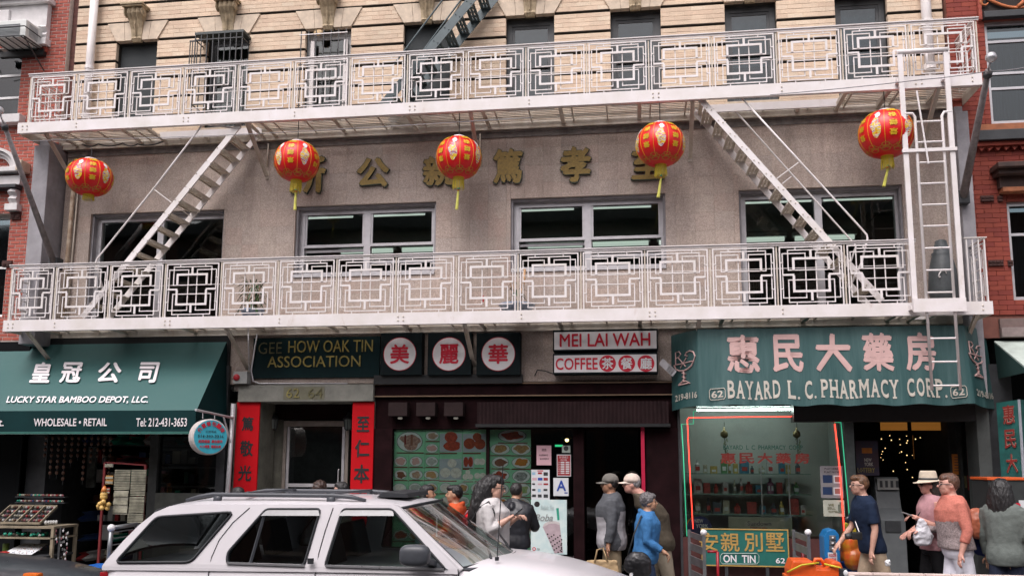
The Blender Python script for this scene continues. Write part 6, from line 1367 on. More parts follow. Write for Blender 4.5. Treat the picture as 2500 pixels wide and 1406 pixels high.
def suv():
    o = thing('estate_car', 'white four-door estate car with roof rails parked in front of the shops', 'car', (sx(760), YCN, 0))
    xr, xf = sx(262), sx(1119)+1.42; zb = 1.0
    # lower body: rings across, rear to front
    def ring(x, zt, wd, zl=.32, top=True):
        n = YCN-wd; f = YCN+wd; P = [(x, n+.06, zl), (x, n+.01, zl+.12), (x, n-.012, zl+.35), (x, n, zt-.1), (x, n+.02, zt-.02), (x, n+.05, zt)]
        Q = [(x, f-.05, zt), (x, f-.02, zt-.02), (x, f, zt-.1), (x, f+.012, zl+.35), (x, f-.01, zl+.12), (x, f-.06, zl)]
        return P+Q
    H = .85; st = [(xr-.06, zb-.16, H-.08), (xr-.02, zb-.03, H-.02), (xr+.08, zb, H), (xr+1.2, zb+.0, H), (xr+2.4, zb+.0, H), (sx(1119)-.05, zb+.015, H)]
    m = MB(); m.loft([ring(*s) for s in st], cap=False, close=False); m.loft([ring(*s) for s in st[:1]]*2)
    m.build('body', M_car, o, smooth=False, fix=False)
    hx = sx(1119)-.05; m = MB(); rings = []
    for k in range(11):
        t = k/10; x = hx+(xf-hx)*t; zt = zb+.015-.04*t-.16*t**3; rise = .105*(1-t**2.5); wd = H-.03*t-.12*t**4; P = []
        n = 16
        P = [(x, YCN-wd+.05, .32), (x, YCN-wd-.01, .6), (x, YCN-wd, zt-.12)]
        for i in range(n+1): u = -1+2*i/n; P.append((x, YCN+u*(wd-.02), zt-.02+rise*(1-abs(u)**3.2)-(.0)))
        P += [(x, YCN+wd, zt-.12), (x, YCN+wd+.01, .6), (x, YCN+wd-.05, .32)]; rings.append(P)
    m.loft(rings, cap=True); m.build('bonnet', M_car, o, smooth=True)
    MB().box(xr-.1, xr+.0, YCN-.86, YCN+.86, .38, .6).build('bumper', M_trimc, o, bevel=.02); MB().box(xf-.05, xf+.1, YCN-.82, YCN+.82, .38, .62).build('bumper', M_trimc, o, bevel=.02)
    for y in (YCN-.72, YCN+.72): MB().box(xf-.02, xf+.015, y-.12, y+.12, .68, .82).build('headlight', mat('lamp_lens', (.5, .5, .5), .15), o, bevel=.01); MB().box(xr-.075, xr+.0, y-.12, y+.12, .62, .93).build('tail_light', mat('tail_red', (.3, .01, .015), .2), o, bevel=.01)
    for x in (xr+.85, xf-.85):
        for y, s in ((YCN-.78, -1), (YCN+.78, 1)): wheel(o, x, y, s)
    MB().box(xr+.1, sx(1119), YCN-.78, YCN+.78, .35, .42).build('floor_pan', M_cab, o)
    # greenhouse side with its window openings
    C2 = lambda pts: [(lambda p: (p.x, p.z))(at(px, py, YS+.02)) for px, py in pts]
    def rnd(pts, r=7):
        """round the corners of a pixel outline"""
        out = []; n = len(pts)
        for i in range(n):
            p = Vector(pts[i]); a = Vector(pts[i-1]); b = Vector(pts[(i+1) % n]); ra = min(r, (a-p).length*.4); rb = min(r, (b-p).length*.4)
            s = p+(a-p).normalized()*ra; e = p+(b-p).normalized()*rb
            for t in (0, .33, .67, 1): out.append(tuple((s*(1-t)**2+p*2*t*(1-t)+e*t*t)))
        return out
    outer = [(252, 1380), (262, 1366), (296, 1322), (332, 1282), (368, 1251), (402, 1236), (430, 1232), (800, 1232), (955, 1233), (966, 1236), (1119, 1386), (1119, 1400), (700, 1394), (252, 1390)]
    wins = [rnd([(374, 1262), (562, 1250), (468, 1371), (284, 1372)], 14), rnd([(642, 1243), (775, 1243), (744, 1379), (556, 1374), (556, 1348)], 9), rnd([(830, 1243), (951, 1243), (1089, 1388), (795, 1380)], 9)]
    P0 = C2(outer); W0 = [C2(w_) for w_ in wins]
    def place(p, side, off=0):
        t = max(0, p[1]-zb)*.2; return Vector((p[0], (YCN-.85+t+off) if side < 0 else (YCN+.85-t-off), p[1]))
    polys = [[Vector((x, z, 0)) for x, z in q] for q in [P0]+W0]; tris = geometry.tessellate_polygon(polys); flat = [p for q in [P0]+W0 for p in q]
    for side in (-1, 1):
        m = MB(); N = len(flat); m.v = [tuple(place(p, side)) for p in flat]+[tuple(place(p, side, .045)) for p in flat]
        m.f = [tuple(t) for t in tris]+[tuple(N+i for i in t) for t in tris]; b = 0
        for q in [P0]+W0:
            n = len(q); m.f += [(b+i, b+(i+1) % n, N+b+(i+1) % n, N+b+i) for i in range(n)]; b += n
        m.build('cabin_side', M_car, o)
        for k, q in enumerate(W0):
            c = Vector((sum(p[0] for p in q)/len(q), sum(p[1] for p in q)/len(q)))
            g = [place(p, side, .014) for p in q]; b_ = MB(); b_.v = [tuple(p) for p in g]; b_.f = [tuple(t) for t in geometry.tessellate_polygon([[Vector((x, z, 0)) for x, z in q]])]
            wn = b_.build('side_window', M_cglass if k < 2 else glass_mat('front_side_glass', (.42, .48, .46), .8), o, fix=False)
            MB().tube([place(p, side, -.003) for p in q]+[place(q[0], side, -.003)], .012, 5, cap=False).build('rubber_seal', M_rub, wn, smooth=True)
            if k: 
                zt_ = max(p[1] for p in q); a_ = [p for p in q if p[1] > zt_-.012]; xa_, xb_ = min(p[0] for p in a_), max(p[0] for p in a_)
                MB().add([place((xa_-.05, zt_-.06), side, -.022), place((xb_+.02, zt_-.055), side, -.022), place((xb_+.0, zt_-.004), side, -.006), place((xa_, zt_-.004), side, -.006)], [(0, 1, 2, 3)]).build('rain_visor', mat('smoked_visor', (.2, .2, .21), .25), wn, fix=False)
                zl_ = min(p[1] for p in q); a_ = [p for p in q if p[1] < zl_+.03]; MB().bar(place((min(p[0] for p in a_), zl_+.008), side, -.012), place((max(p[0] for p in a_), min(p[1] for p in a_ if p[0] > c.x)-.0), side, -.012), .012, .018).build('sill_trim', M_chrome, wn)
        d_ = C2([(638, 1252), (612, 1375)]); MB().bar(place(d_[0], side, .005), place(d_[1], side, .005), .014, .022).build('window_divider', M_trimc, o)
        for pts in ([(600, 1240), (562, 1276), (532, 1318), (517, 1360), (508, 1420)], [(806, 1240), (790, 1296), (778, 1350), (768, 1420)], [(1119, 1388), (1124, 1425)]):
            MB().tube([place(p, side, -.001) for p in C2(pts)], .0045, 5).build('door_gap', M_rub, o)
    z_dr = P0[6][1]
    # roof, rear screen, windscreen
    m = MB(); rings = []; xs_ = [P0[5][0]+.0, P0[6][0]+.15, P0[6][0]+.8, P0[7][0]-.3, P0[8][0]-.25, P0[8][0]+.02]
    for k, x in enumerate(xs_):
        cr = (.03, .06, .075, .075, .065, .045)[k]; hw = .85-(z_dr-zb)*.2; ze = z_dr-(.02 if k in (0, 5) else 0); ex = .0 if k < 5 else .17
        top = [(x+ex*(1-(i/8-1)**2), YCN-hw+2*hw*i/16, ze+.002+cr*(1-abs(i/8-1)**3)) for i in range(17)]; rings.append(top+[(p[0], p[1], p[2]-.04) for p in top[::-1]])
    m.loft(rings).build('roof', M_car, o, smooth=False)
    def screen(nm, xt, zt, xb_, zb2, bulge_t, bulge_b, glass, inset=.07, frame=True):
        m = MB(); nu, nv = 12, 6
        for j in range(nv+1):
            v = j/nv; hw = (.85-(zt-zb)*.2)*(1-v)+.84*v-inset
            for i in range(nu+1):
                u = 2*i/nu-1; bl = (bulge_t*(1-v)+bulge_b*v)*(1-u*u); m.v.append((xt*(1-v)+xb_*v+bl, YCN+u*hw, zt*(1-v)+zb2*v+(.04*(1-v)+.05*v)*(1-u*u)))
        for j in range(nv):
            for i in range(nu): a = j*(nu+1)+i; m.f.append((a, a+1, a+nu+2, a+nu+1))
        s_ = m.build(nm, glass, o, smooth=True, fix=False); e = [m.v[i] for i in range(nu+1)]+[m.v[j*(nu+1)+nu] for j in range(1, nv+1)]+[m.v[nv*(nu+1)+i] for i in range(nu-1, -1, -1)]+[m.v[j*(nu+1)] for j in range(nv-1, -1, -1)]
        MB().tube(e, .014, 5).build('rubber_seal', M_rub, s_, smooth=True); return m
    fx0, fx1 = sx(975), sx(1119); ws = screen('windscreen', P0[8][0]+.045, z_dr-.015, fx1+.02, zb+.02, .19, .34, M_cglass2)
    screen('rear_window', P0[4][0]-.02, z_dr-.06, xr+.0, zb+.02, -.04, -.06, M_cglass)
    # corner pieces joining side pillars to the screens
    for s in (-1, 1):
        hw0 = .85-(z_dr-zb)*.2; m = MB(); m.bar((P0[8][0]+.03, YCN+s*(hw0-.03), z_dr-.02), (fx1+.02, YCN+s*.82, zb+.0), .06, .05); m.build('front_pillar', M_car, o, bevel=.012)
    MB().loft([[(fx1-.02+.36*(1-(i/6-1)**2)*.95+dx, YCN-.82+1.64*i/12, zb+.012+.055*(1-(i/6-1)**2)+dz) for i in range(13)] for dx, dz in ((-.03, 0), (.1, .0), (.1, -.03), (-.03, -.03))], cap=False).build('cowl', M_trimc, o)
    for y0, dx in ((YCN-.5, 0), (YCN+.15, .08)):
        a = Vector((fx1+.22+dx, y0, zb+.07)); b = Vector((fx1+.06+dx*.6, y0+.62, zb+.17)); MB().tube([a, a.lerp(b, .3)+Vector((0, 0, .02)), b], .011, 6).tube([a.lerp(b, .25), b+Vector((-.02, .05, .02))], .006, 5).build('wiper', M_rub, o, smooth=True)
    # roof rails
    for s in (-1, 1):
        y = YCN+s*.6; zr = z_dr+.085; xa_, xb_ = sx(415, 1225)+.02, sx(872, 1225)
        m = MB().tube([(xa_, y, z_dr+.03), (xa_+.12, y, zr-.02), (xa_+.25, y, zr), (xb_-.3, y, zr), (xb_-.14, y, zr-.01), (xb_, y, z_dr+.045)], [.014, .018, .02, .02, .02, .014], 8)
        for x in (xa_+.3, xb_-.32): m.bar((x, y, z_dr+.02), (x, y, zr-.01), .07, .03)
        m.build('roof_rail', M_trimc, o, smooth=True)
    for x in (sx(560), sx(780)): MB().box(x-.02, x+.02, YCN-.58, YCN+.58, z_dr+.09, z_dr+.108).build('roof_bar', M_trimc, o, bevel=.005)
    for y_ in (YCN-.3, YCN+.27): MB().box(xs_[1], xs_[3], y_, y_+.03, z_dr+.077, z_dr+.085).build('roof_strip', M_trimc, o)
    MB().prism([(0, 0), (.3, 0), (.28, .04), (.06, .05)], (sx(872)+.02, YCN-.4, z_dr+.065), (1, 0, 0), (0, 0, 1), (0, 1, 0), .8).build('sunroof_deflector', M_rub, o, bevel=.006)
    # mirror, badge, aerial, seats
    c = at(1013, 1355, YS-.17); sg_ = lambda v: (1 if v > 0 else -1)*abs(v)**.62; rings = []
    for i in range(13):
        t = -pi/2+pi*i/12; rings.append([c+Vector((.128*(sg_(cos(t)) if abs(cos(t)) > .01 else .03)*sg_(cos(2*pi*k/20)), .075*sg_(sin(t)), .088*(sg_(cos(t)) if abs(cos(t)) > .01 else .03)*sg_(sin(2*pi*k/20)))) for k in range(20)])
    ob = MB().loft(rings).build('wing_mirror', M_trimc, o, smooth=True); MB().bar(c+Vector((.05, .03, -.03)), at(1060, 1376, YS+.03), .07, .05).build('mirror_arm', M_trimc, ob, bevel=.01)
    P_t = C2([(1035, 1352), (1096, 1389), (1010, 1386)]); MB().add([place(p, -1, -.006) for p in P_t], [(0, 1, 2)]).build('mirror_sail', M_trimc, o, fix=False)
    q = at(761, 1368, YS); MB().box(q.x-.026, q.x+.026, q.y-.034, q.y-.02, q.z-.023, q.z+.023).build('badge', M_rub, o); 
    a = at(1213, 1386, YCN-.62); b = at(1228, 1136, YCN-.62); a.z = zb+.07
    MB().tube([a, a+Vector((0, 0, .03))], .018, 8).tube([a, a.lerp(b, .08), b], .0045, 6).build('aerial', M_rub, o)
    for x in (sx(930), sx(700)):
        for y in (YCN-.38, YCN+.38): MB().box(x-.5, x-.05, y-.24, y+.24, .5, .78).build('seat', M_cab, o, bevel=.03); MB().bar((x-.5, y, .7), (x-.66, y, 1.32), .44, .13, (1, 0, 0)).build('seat_back', M_cab, o, bevel=.03); MB().box(x-.73, x-.62, y-.13, y+.13, 1.36, 1.5).build('headrest', M_cab, o, bevel=.03)
    MB().box(fx1-.35, fx1+.1, YCN-.78, YCN+.78, .8, zb+.0).build('dashboard', mat('dash_grey', (.10, .11, .11), .7), o, bevel=.03)
    MB().lathe((sx(985), YCN-.38, 1.02), [(.17, -.01), (.19, 0), (.17, .01)], 18, (-1, 0, .5)).build('steering_wheel', M_rub, o)
    MB().ball((sx(1000)+.0, YCN, z_dr-.12), .05, .12, .03).build('rear_view_mirror', M_rub, o, smooth=True)
    p_ = at(1066, 1290, 8.0); MB().box(p_.x-.003, p_.x+.003, 7.98, 8.02, p_.z-.07, p_.z+.1).build('sun_card', M_paper, o)
suv()
# dark grey saloon, only its front corner in view
def saloon():
    o = thing('saloon_car', 'dark grey car, only its front corner showing at the bottom left', 'car', (at(0, 1390, 7.6).x-1.9, 8.3, 0)); m = MB(); rings = []; xf = at(97, 1406, 7.5).x+.12; z0 = at(0, 1369, 8.0).z
    for k in range(14):
        t = k/13; x = xf-4.4*t; zt = [.62, .78, .86, .90, .93, .95, .96, .96, .96, .96, .96, .94, .9, .6][k]*z0/.98; wd = .84-.12*(t < .06)-.12*(t > .95)
        rings.append([(x, 8.3-wd+.06, .3), (x, 8.3-wd, .5), (x, 8.3-wd+.01, zt-.12), (x, 8.3-wd+.12, zt-.02), (x, 8.3-wd+.35, zt+.035), (x, 8.3, zt+.06), (x, 8.3+wd-.35, zt+.035), (x, 8.3+wd-.12, zt-.02), (x, 8.3+wd-.01, zt-.12), (x, 8.3+wd, .5), (x, 8.3+wd-.06, .3)])
    m.loft(rings).build('body', mat('graphite_paint', (.06, .065, .075), .3, metal=.3, var=.05, coat=.4), o, smooth=True)
    rings = []
    for t, zz, wd in ((0, z0-.02, .78), (.18, z0+.4, .6), (.5, z0+.45, .58), (.8, z0+.38, .58), (1, z0, .75)): x = xf-2.0-1.7*t; rings.append([(x, 8.3-wd, z0-.05), (x, 8.3-wd+.08, zz), (x, 8.3+wd-.08, zz), (x, 8.3+wd, z0-.05)])
    MB().loft(rings).build('cabin', M_rub, o)
    for x in (xf-.85, xf-3.5):
        for y, s in ((7.56, -1), (9.04, 1)): wheel(o, x, y, s, .32)
    q = at(84, 1402, 7.5); MB().box(q.x-.1, q.x+.05, 7.47, 7.56, q.z-.08, q.z+.015).build('indicator_lamp', mat('amber_lens', (.6, .12, .01), .25), o, bevel=.02)
saloon()
# white pickup bed along the bottom right
def pickup():
    x0 = at(2066, 1402, 9.2).x; z = at(2250, 1399, 9.2).z-.02; o = thing('pickup_truck', 'white pickup truck, only the top rail of its load bed along the bottom right', 'truck', (x0+2.4, 8.3, 0)); wh = mat('truck_white', (.62, .56, .55), .4, var=.06)
    MB().box(x0, x0+2.6, 7.45, 7.51, .4, z).box(x0, x0+2.6, 9.15, 9.21, .4, z).box(x0, x0+.06, 7.51, 9.15, .4, z).box(x0, x0+2.6, 7.51, 9.15, .4, .45).build('load_bed', wh, o, bevel=.006)
    for k in range(11): MB().box(x0+k*.24, x0+k*.24+.232, 9.14, 9.22, z+.001, z+.02).build('rail_cap', mat('rail_cap', (.66, .54, .5), .5, var=.1), o, bevel=.003)
    m = MB(); m.loft([[(x0+2.62+dx, 7.46+i_, zz) for dx, zz in ((0, .4), (0, z+.6), (.9, z+.62), (1.5, z), (2.5, z-.08), (2.6, .4))] for i_ in (0, 1.74)]); m.build('cab', wh, o, bevel=.03)
    MB().box(x0+2.8, x0+3.5, 7.45, 7.458, z+.1, z+.52).build('side_window', M_rub, o)
    for x in (x0+.8, x0+4.4):
        for y, s in ((7.6, -1), (9.05, 1)): wheel(o, x, y, s, .37)
    q = at(2060, 1395, 9.1); MB().box(q.x-.04, q.x+.03, 9.08, 9.14, q.z-.08, q.z+.03).build('tail_lamp_housing', M_rub, o, bevel=.008); MB().ball((q.x+.012, 9.075, q.z-.01), .022, .012, .032).build('lamp_lens', M_paper, o, smooth=True)
pickup()
# ================================================================ people
def remesh(mb, name, vox, m, parent, smooth=2, amp=0., fs=9., seed=0, extra=None, stretch=(1, 1, 1)):
    """fuse overlapping closed shapes into one continuous skin, then add cloth folds"""
    me = bpy.data.meshes.new('tmp'); me.from_pydata([tuple(v) for v in mb.v], [], mb.f); b = bmesh.new(); b.from_mesh(me); bmesh.ops.recalc_face_normals(b, faces=b.faces); b.to_mesh(me); b.free()
    o = bpy.data.objects.new('tmp', me); r = o.modifiers.new('r', 'REMESH'); r.mode = 'VOXEL'; r.voxel_size = vox
    if smooth: s = o.modifiers.new('s', 'SMOOTH'); s.factor = .5; s.iterations = smooth
    n = bake(o); bpy.data.objects.remove(o); bpy.data.meshes.remove(me)
    if amp:
        nv = len(n.vertices); C_ = [0.]*(3*nv); n.vertices.foreach_get('co', C_); N_ = [0.]*(3*nv); n.vertex_normals.foreach_get('vector', N_); a1, a2, a3 = (fs*q for q in stretch)
        for i in range(0, 3*nv, 3):
            x, y, z = C_[i:i+3]; d = (noise.noise(Vector((x*a1+seed, y*a2, z*a3)))+.5*noise.noise(Vector((x*a1*2.3, y*a2*2.3+seed, z*a3*2.3))))*amp
            C_[i] += N_[i]*d; C_[i+1] += N_[i+1]*d; C_[i+2] += N_[i+2]*d
        n.vertices.foreach_set('co', C_); n.update()
    if extra and extra.v:
        b = bmesh.new(); b.from_mesh(n); vs_ = [b.verts.new(v) for v in extra.v]
        for f in extra.f:
            try: b.faces.new([vs_[i] for i in f])
            except ValueError: pass
        b.normal_update(); b.to_mesh(n); b.free()
    n.name = name; n.materials.clear(); n.materials.append(m); n.shade_smooth(); ob = bpy.data.objects.new(name, n); link(ob, parent); return ob
SKIN = {k: mat('skin_'+k, c, .5, var=.07, scale=30, alt=tuple(x*.85 for x in c)) for k, c in dict(light=(.50, .29, .22), tan=(.40, .22, .14), brown=(.30, .155, .095), rosy=(.55, .29, .23)).items()}
M_eye = mat('eye_dark', (.012, .01, .01), .2); M_lip = mat('lips', (.32, .10, .09), .45)
def hairm(nm, c): return mat('hair_'+nm, c, .45, var=.45, scale=70, stretch=(1, 1, .25), bump=.9, bscale=90)
def cloth(nm, c, **k):
    k.setdefault('bump', .9); k.setdefault('bscale', 17); return mat('cloth_'+nm, c, .85, var=k.pop('var', .1), scale=k.pop('scale', 12), spec=.2, **k)
def person(lab, px, top, Y, face, top_m, leg_m, skin='tan', hair=('short', 'black', (.012, .011, .012)), g=1., hs=1., lean=0., arms=((10, 15, 8), (10, 15, 8)), sleeve=1., hem=.47, stride=12, headgear=None, glasses=None, vox=.0125, shoe=(.03, .03, .03), hood=None, nod=0, neckopen=False, pants_len=1., belly=0., seed=1, short=False, slump=0., loose=.014, headturn=0, collar=None, head_adj=0.):
    P = at(px, top, Y); gz = .13; h = (P.z-gz)/(1.0+(.012 if hair[0] else 0)+(.012 if headgear else 0)); a = radians(face)
    F = Vector((cos(a), sin(a), 0)); S = Vector((-sin(a), cos(a), 0)); Z = Vector((0, 0, 1))
    hd_off = .03+lean*.38
    base = Vector((P.x, P.y, gz))-F*(hd_off*h)
    o = thing('person', lab, 'person', base)
    def L(f, s, z):
        """body frame -> world; the trunk leans forward above the hips"""
        if z > .5: f = f+(z-.5)*lean*.9+slump*max(0, z-.72)**1*1.2
        return base+F*(f*h)+S*(s*h)+Z*(z*h)
    ha = a+radians(headturn); HF = Vector((cos(ha), sin(ha), 0)); HS = Vector((-sin(ha), cos(ha), 0))
    hc = L(.014, 0, .935)+Z*((head_adj-.004)*h); nd = radians(nod)
    HFn = HF*cos(nd)-Z*sin(nd); HZ = HF*sin(nd)+Z*cos(nd); k_ = h*hs
    def Hd(f, s, z): return hc+HFn*(f*k_)+HS*(s*k_)+HZ*(z*k_)
    HR = Matrix((HFn, HS, HZ)).transposed()
    def torso(mb, z0, t, gg=1., n=18, z1=.87):
        prof = [(.46, .082, .062, 0), (.50, .098, .072, 0), (.54, .098, .072, .0), (.60, .084, .064, .002), (.66, .090, .067, .006), (.72, .101, .072, .008), (.775, .106, .070, .006), (.815, .110, .058, .0), (.838, .098, .048, -.004), (.856, .064, .042, -.004), (.868, .038, .038, -.002)]
        rings = []
        for z, w_, d_, f in prof:
            if z < z0-.03 or z > z1: continue
            bl = belly*math.exp(-((z-.6)/.07)**2); w2 = w_*(1+(g*gg-1)*(1 if z < .80 else .5))+t; d2 = d_*(1+(g*gg-1)*(1.25 if z < .79 else .4))+t+bl*.5
            rings.append([L(f+bl*.5+d2*cos(2*pi*i/n)*(1 if True else 1), w2*sin(2*pi*i/n), max(z, z0)) for i in range(n)])
        mb.loft(rings)
    sh = []
    def arm(i):
        p_, e_, ou = [radians(x) for x in arms[i][:3]]; inn = radians(arms[i][3]) if len(arms[i]) > 3 else 0; s = (1 if i == 0 else -1)
        s0 = L(0, s*.1*(1+(g-1)*.5), .818); d1 = F*(sin(p_)*cos(ou))+S*(s*sin(ou))-Z*(cos(p_)*cos(ou)); el = s0+d1*(.175*h)
        q = p_+e_; d2 = (F*sin(q)*cos(inn)-S*(s*sin(inn))-Z*cos(q)*cos(inn)).normalized(); wr = el+d2*(.142*h); return s0, el, wr, d2
    body = MB(); torso(body, .47, -.002)
    body.tube([L(-.002, 0, .83), L(.004, 0, .87), Hd(-.008, 0, -.03)], [.040*h*(1+(g-1)*.5), .035*h*(1+(g-1)*.5), .034*h], 12)
    body.ball(hc+HZ*(.008*k_)+HFn*(-.006*k_), .057*k_, .0455*k_, .060*k_, 16, 12, HR)
    body.ball(Hd(.014, 0, -.026), .038*k_*(1+(g-1)*.2), .036*k_*(1+(g-1)*.5), .037*k_, 14, 10, HR)
    body.ball(Hd(.040, 0, -.012), .013*k_, .02*k_, .03*k_, 10, 8, HR)
    body.ball(Hd(.030, 0, -.048), .016*k_, .017*k_, .013*k_, 10, 8, HR)
    body.tube([Hd(.048, 0, .012), Hd(.060, 0, -.008), Hd(.062, 0, -.014)], [.006*k_, .0085*k_, .0075*k_], 8)
    for s in (-1, 1): body.ball(Hd(-.004, s*.046, -.006), .0125*k_, .005*k_, .018*k_, 8, 6, HR); body.ball(Hd(.032, s*.022, -.012), .016*k_, .016*k_, .018*k_, 8, 6, HR)
    hands = MB(); A_ = [arm(0), arm(1)]
    for i, (s0, el, wr, d2) in enumerate(A_):
        body.tube([s0, s0.lerp(el, .4), el, el.lerp(wr, .3), wr, wr+d2*(.03*h)], [.031*h*g, .029*h*g, .023*h*g, .024*h*g, .0155*h*(1+(g-1)*.4), .017*h], 10)
        sd_ = d2.cross(Z); sd_ = sd_.normalized() if sd_.length > .1 else S.copy(); nn = sd_.cross(d2).normalized(); pc = wr+d2*(.035*h)
        body.loft([[wr+d2*(t*h)+sd_*(w_*h*cos(2*pi*k/10))+nn*(th*h*sin(2*pi*k/10)) for k in range(10)] for t, w_, th in ((.0, .016, .014), (.02, .023, .012), (.045, .024, .011), (.055, .021, .009))])
        curl = 1.0 if len(arms[i]) > 4 and arms[i][4] else .35; sg = 1 if arms[i][0]+arms[i][1] < 60 else 1
        for q in range(4):
            w_ = (q-1.5)*.0118*h; ln = (.040, .046, .044, .034)[q]*h; p0 = wr+d2*(.05*h)+sd_*w_; p1 = p0+d2*(ln*.45)-nn*(curl*.2*ln); p2 = p1+d2*(ln*.32*(1-curl*.5))-nn*(curl*.55*ln); p3 = p2+d2*(ln*.2*(1-curl))-nn*(curl*.45*ln)
            hands.tube([p0, p1, p2, p3], [.0056*h, .0052*h, .0047*h, .0036*h], 6)
        tp = wr+d2*(.018*h)+sd_*(-.018*h); hands.tube([tp, tp-sd_*(.014*h)+d2*(.016*h)-nn*(.008*h), tp-sd_*(.014*h)+d2*(.034*h)-nn*(.016*h)], [.0075*h, .0065*h, .005*h], 6)
    # legs of the body
    LG = []
    for i, s in ((0, 1), (1, -1)):
        st = radians(stride*(1 if i else -1)); hp = L(0, s*.046, .49); kn = hp+F*(sin(st)*.245*h)-Z*(cos(st)*.235*h); st2 = st-radians(6 if i else 16); an = kn+F*(sin(st2)*.23*h)-Z*(cos(st2)*.225*h); an.z = max(an.z, gz+.045*h); LG.append((hp, kn, an))
        body.tube([hp, hp.lerp(kn, .4), kn, kn.lerp(an, .3), an], [.05*h*g, .046*h*g, .032*h, .032*h, .02*h], 10)
        body.loft([[an+F*(f*h)+S*(w_*h*cos(2*pi*k/8))+Z*((zz+th*sin(2*pi*k/8))*h) for k in range(8)] for f, w_, th, zz in ((-.03, .018, .02, -.025), (.0, .022, .026, -.02), (.05, .025, .016, -.028), (.09, .02, .01, -.034))])
    remesh(body, 'body', vox*.8, SKIN[skin], o, 2, extra=hands)
    # shoes
    for hp, kn, an in LG:
        MB().loft([[an+F*(f*h)+S*(w_*h*cos(2*pi*k/10))+Z*((zz+th*sin(2*pi*k/10))*h) for k in range(10)] for f, w_, th, zz in ((-.042, .016, .02, -.02), (-.03, .024, .03, -.015), (.02, .027, .03, -.016), (.06, .03, .019, -.027), (.1, .022, .012, -.033))]).build('shoe', mat('shoe_%d' % int(shoe[0]*100), shoe, .5), o, smooth=True)
    # trousers or shorts
    t = MB(); torso(t, .47, .006, n=16, z1=.62); lf = .006
    for hp, kn, an in LG:
        if short: t.tube([hp+Z*.03*h, hp.lerp(kn, .5), kn], [.056*h*g, .055*h*g, .048*h*g], 12)
        else: t.tube([hp+Z*.03*h, hp.lerp(kn, .5), kn, kn.lerp(an, .5), an+Z*.005*h], [.056*h*g, .051*h*g, .040*h*g, .036*h*g, .033*h], 12)
    remesh(t, 'shorts' if short else 'trousers', vox, leg_m, o, 3, .006, 11, seed, stretch=(1, 1, .5))
    # top garment
    t = MB(); torso(t, hem, loose, 1.03)
    for i, (s0, el, wr, d2) in enumerate(A_):
        if sleeve <= 0: continue
        if sleeve < .5: t.tube([s0-Z*.0, s0.lerp(el, .5), s0.lerp(el, .8)], [.037*h*g, .038*h*g, .040*h*g], 12)
        elif sleeve < .95: t.tube([s0, s0.lerp(el, .5), el, el.lerp(wr, .55)], [.037*h*g, .036*h*g, .032*h*g, .027*h*g], 12)
        else: t.tube([s0, s0.lerp(el, .5), el, el.lerp(wr, .5), el.lerp(wr, .93)], [.038*h*g, .037*h*g, .033*h*g, .030*h*g, .024*h*g], 12)
    if hood: t.ball(L(-.058, 0, .812), .030*h, .060*h, .046*h, 14, 10); t.tube([L(.03, .04, .83), L(-.01, .058, .85), L(-.05, .04, .865), L(-.06, 0, .87), L(-.05, -.04, .865), L(-.01, -.058, .85), L(.03, -.04, .83)], .019*h, 8)
    if collar: t.tube([L(.03, .028, .845), L(.0, .042, .862), L(-.035, .028, .872), L(-.045, 0, .875), L(-.035, -.028, .872), L(.0, -.042, .862), L(.03, -.028, .845)], .011*h, 8)
    tp_ = remesh(t, 'top_garment', vox, top_m, o, 2, .006, 9.5, seed+3)
    # face
    for s in (-1, 1):
        MB().ball(Hd(.045, s*.0185, .006), .005*k_, .0075*k_, .0042*k_, 8, 6, HR).build('eye', M_eye, o, smooth=True)
        MB().tube([Hd(.0475, s*.009, .019), Hd(.048, s*.018, .0225), Hd(.042, s*.028, .019)], [.0022*k_, .003*k_, .0018*k_], 5).build('eyebrow', hairm(hair[1], hair[2]), o)
    MB().ball(Hd(.0475, 0, -.031), .005*k_, .0145*k_, .0042*k_, 8, 6, HR).build('mouth', M_lip, o, smooth=True)
    if glasses:
        gm = M_black; m = MB()
        for s in (-1, 1):
            pts = [Hd(.057, s*(.0195+.014*cos(t_*pi/5)), .004+.010*sin(t_*pi/5)) for t_ in range(10)]
            if glasses == 'sun': MB().ball(Hd(.056, s*.0195, .004), .004*k_, .0165*k_, .0125*k_, 10, 6, HR).build('sunglass_lens', mat('sun_lens', (.01, .01, .012), .1), o, smooth=True)
            else: m.tube(pts+[pts[0]], .0016*k_+.0008, 5, cap=False)
            m.tube([Hd(.055, s*.032, .008), Hd(.02, s*.046, .008), Hd(-.006, s*.05, .004)], .0018*k_+.0008, 5)
        m.tube([Hd(.059, .006, .007), Hd(.059, -.006, .007)], .003, 5); m.build('glasses', gm, o)
    # hair
    hm = hairm(hair[1], hair[2]); ty = hair[0]; m = MB()
    if ty in ('short', 'curly', 'balding', 'bob', 'long', 'big', 'quiff'):
        m.ball(Hd(-.018, 0, .019), .0545*k_, .0500*k_, .0585*k_, 16, 12, HR)
        if ty != 'balding': m.ball(Hd(.004, 0, .043), .047*k_, .040*k_, .032*k_, 14, 10, HR)
    if ty == 'curly': m.ball(Hd(-.02, 0, .026), .062*k_, .055*k_, .060*k_, 16, 12, HR); m.ball(Hd(.018, 0, .052), .036*k_, .038*k_, .026*k_, 12, 8, HR)
    if ty == 'quiff': m.ball(Hd(.02, 0, .05), .036*k_, .038*k_, .024*k_, 12, 8, HR)
    if ty == 'bob': m.loft([[Hd(f0+d*cos(2*pi*i/14), w_*sin(2*pi*i/14), z) for i in range(14)] for z, w_, d, f0 in ((.062, .04, .045, -.012), (.03, .06, .056, -.018), (-.02, .072, .058, -.026), (-.07, .076, .052, -.034), (-.12, .074, .042, -.04), (-.15, .055, .03, -.042))])
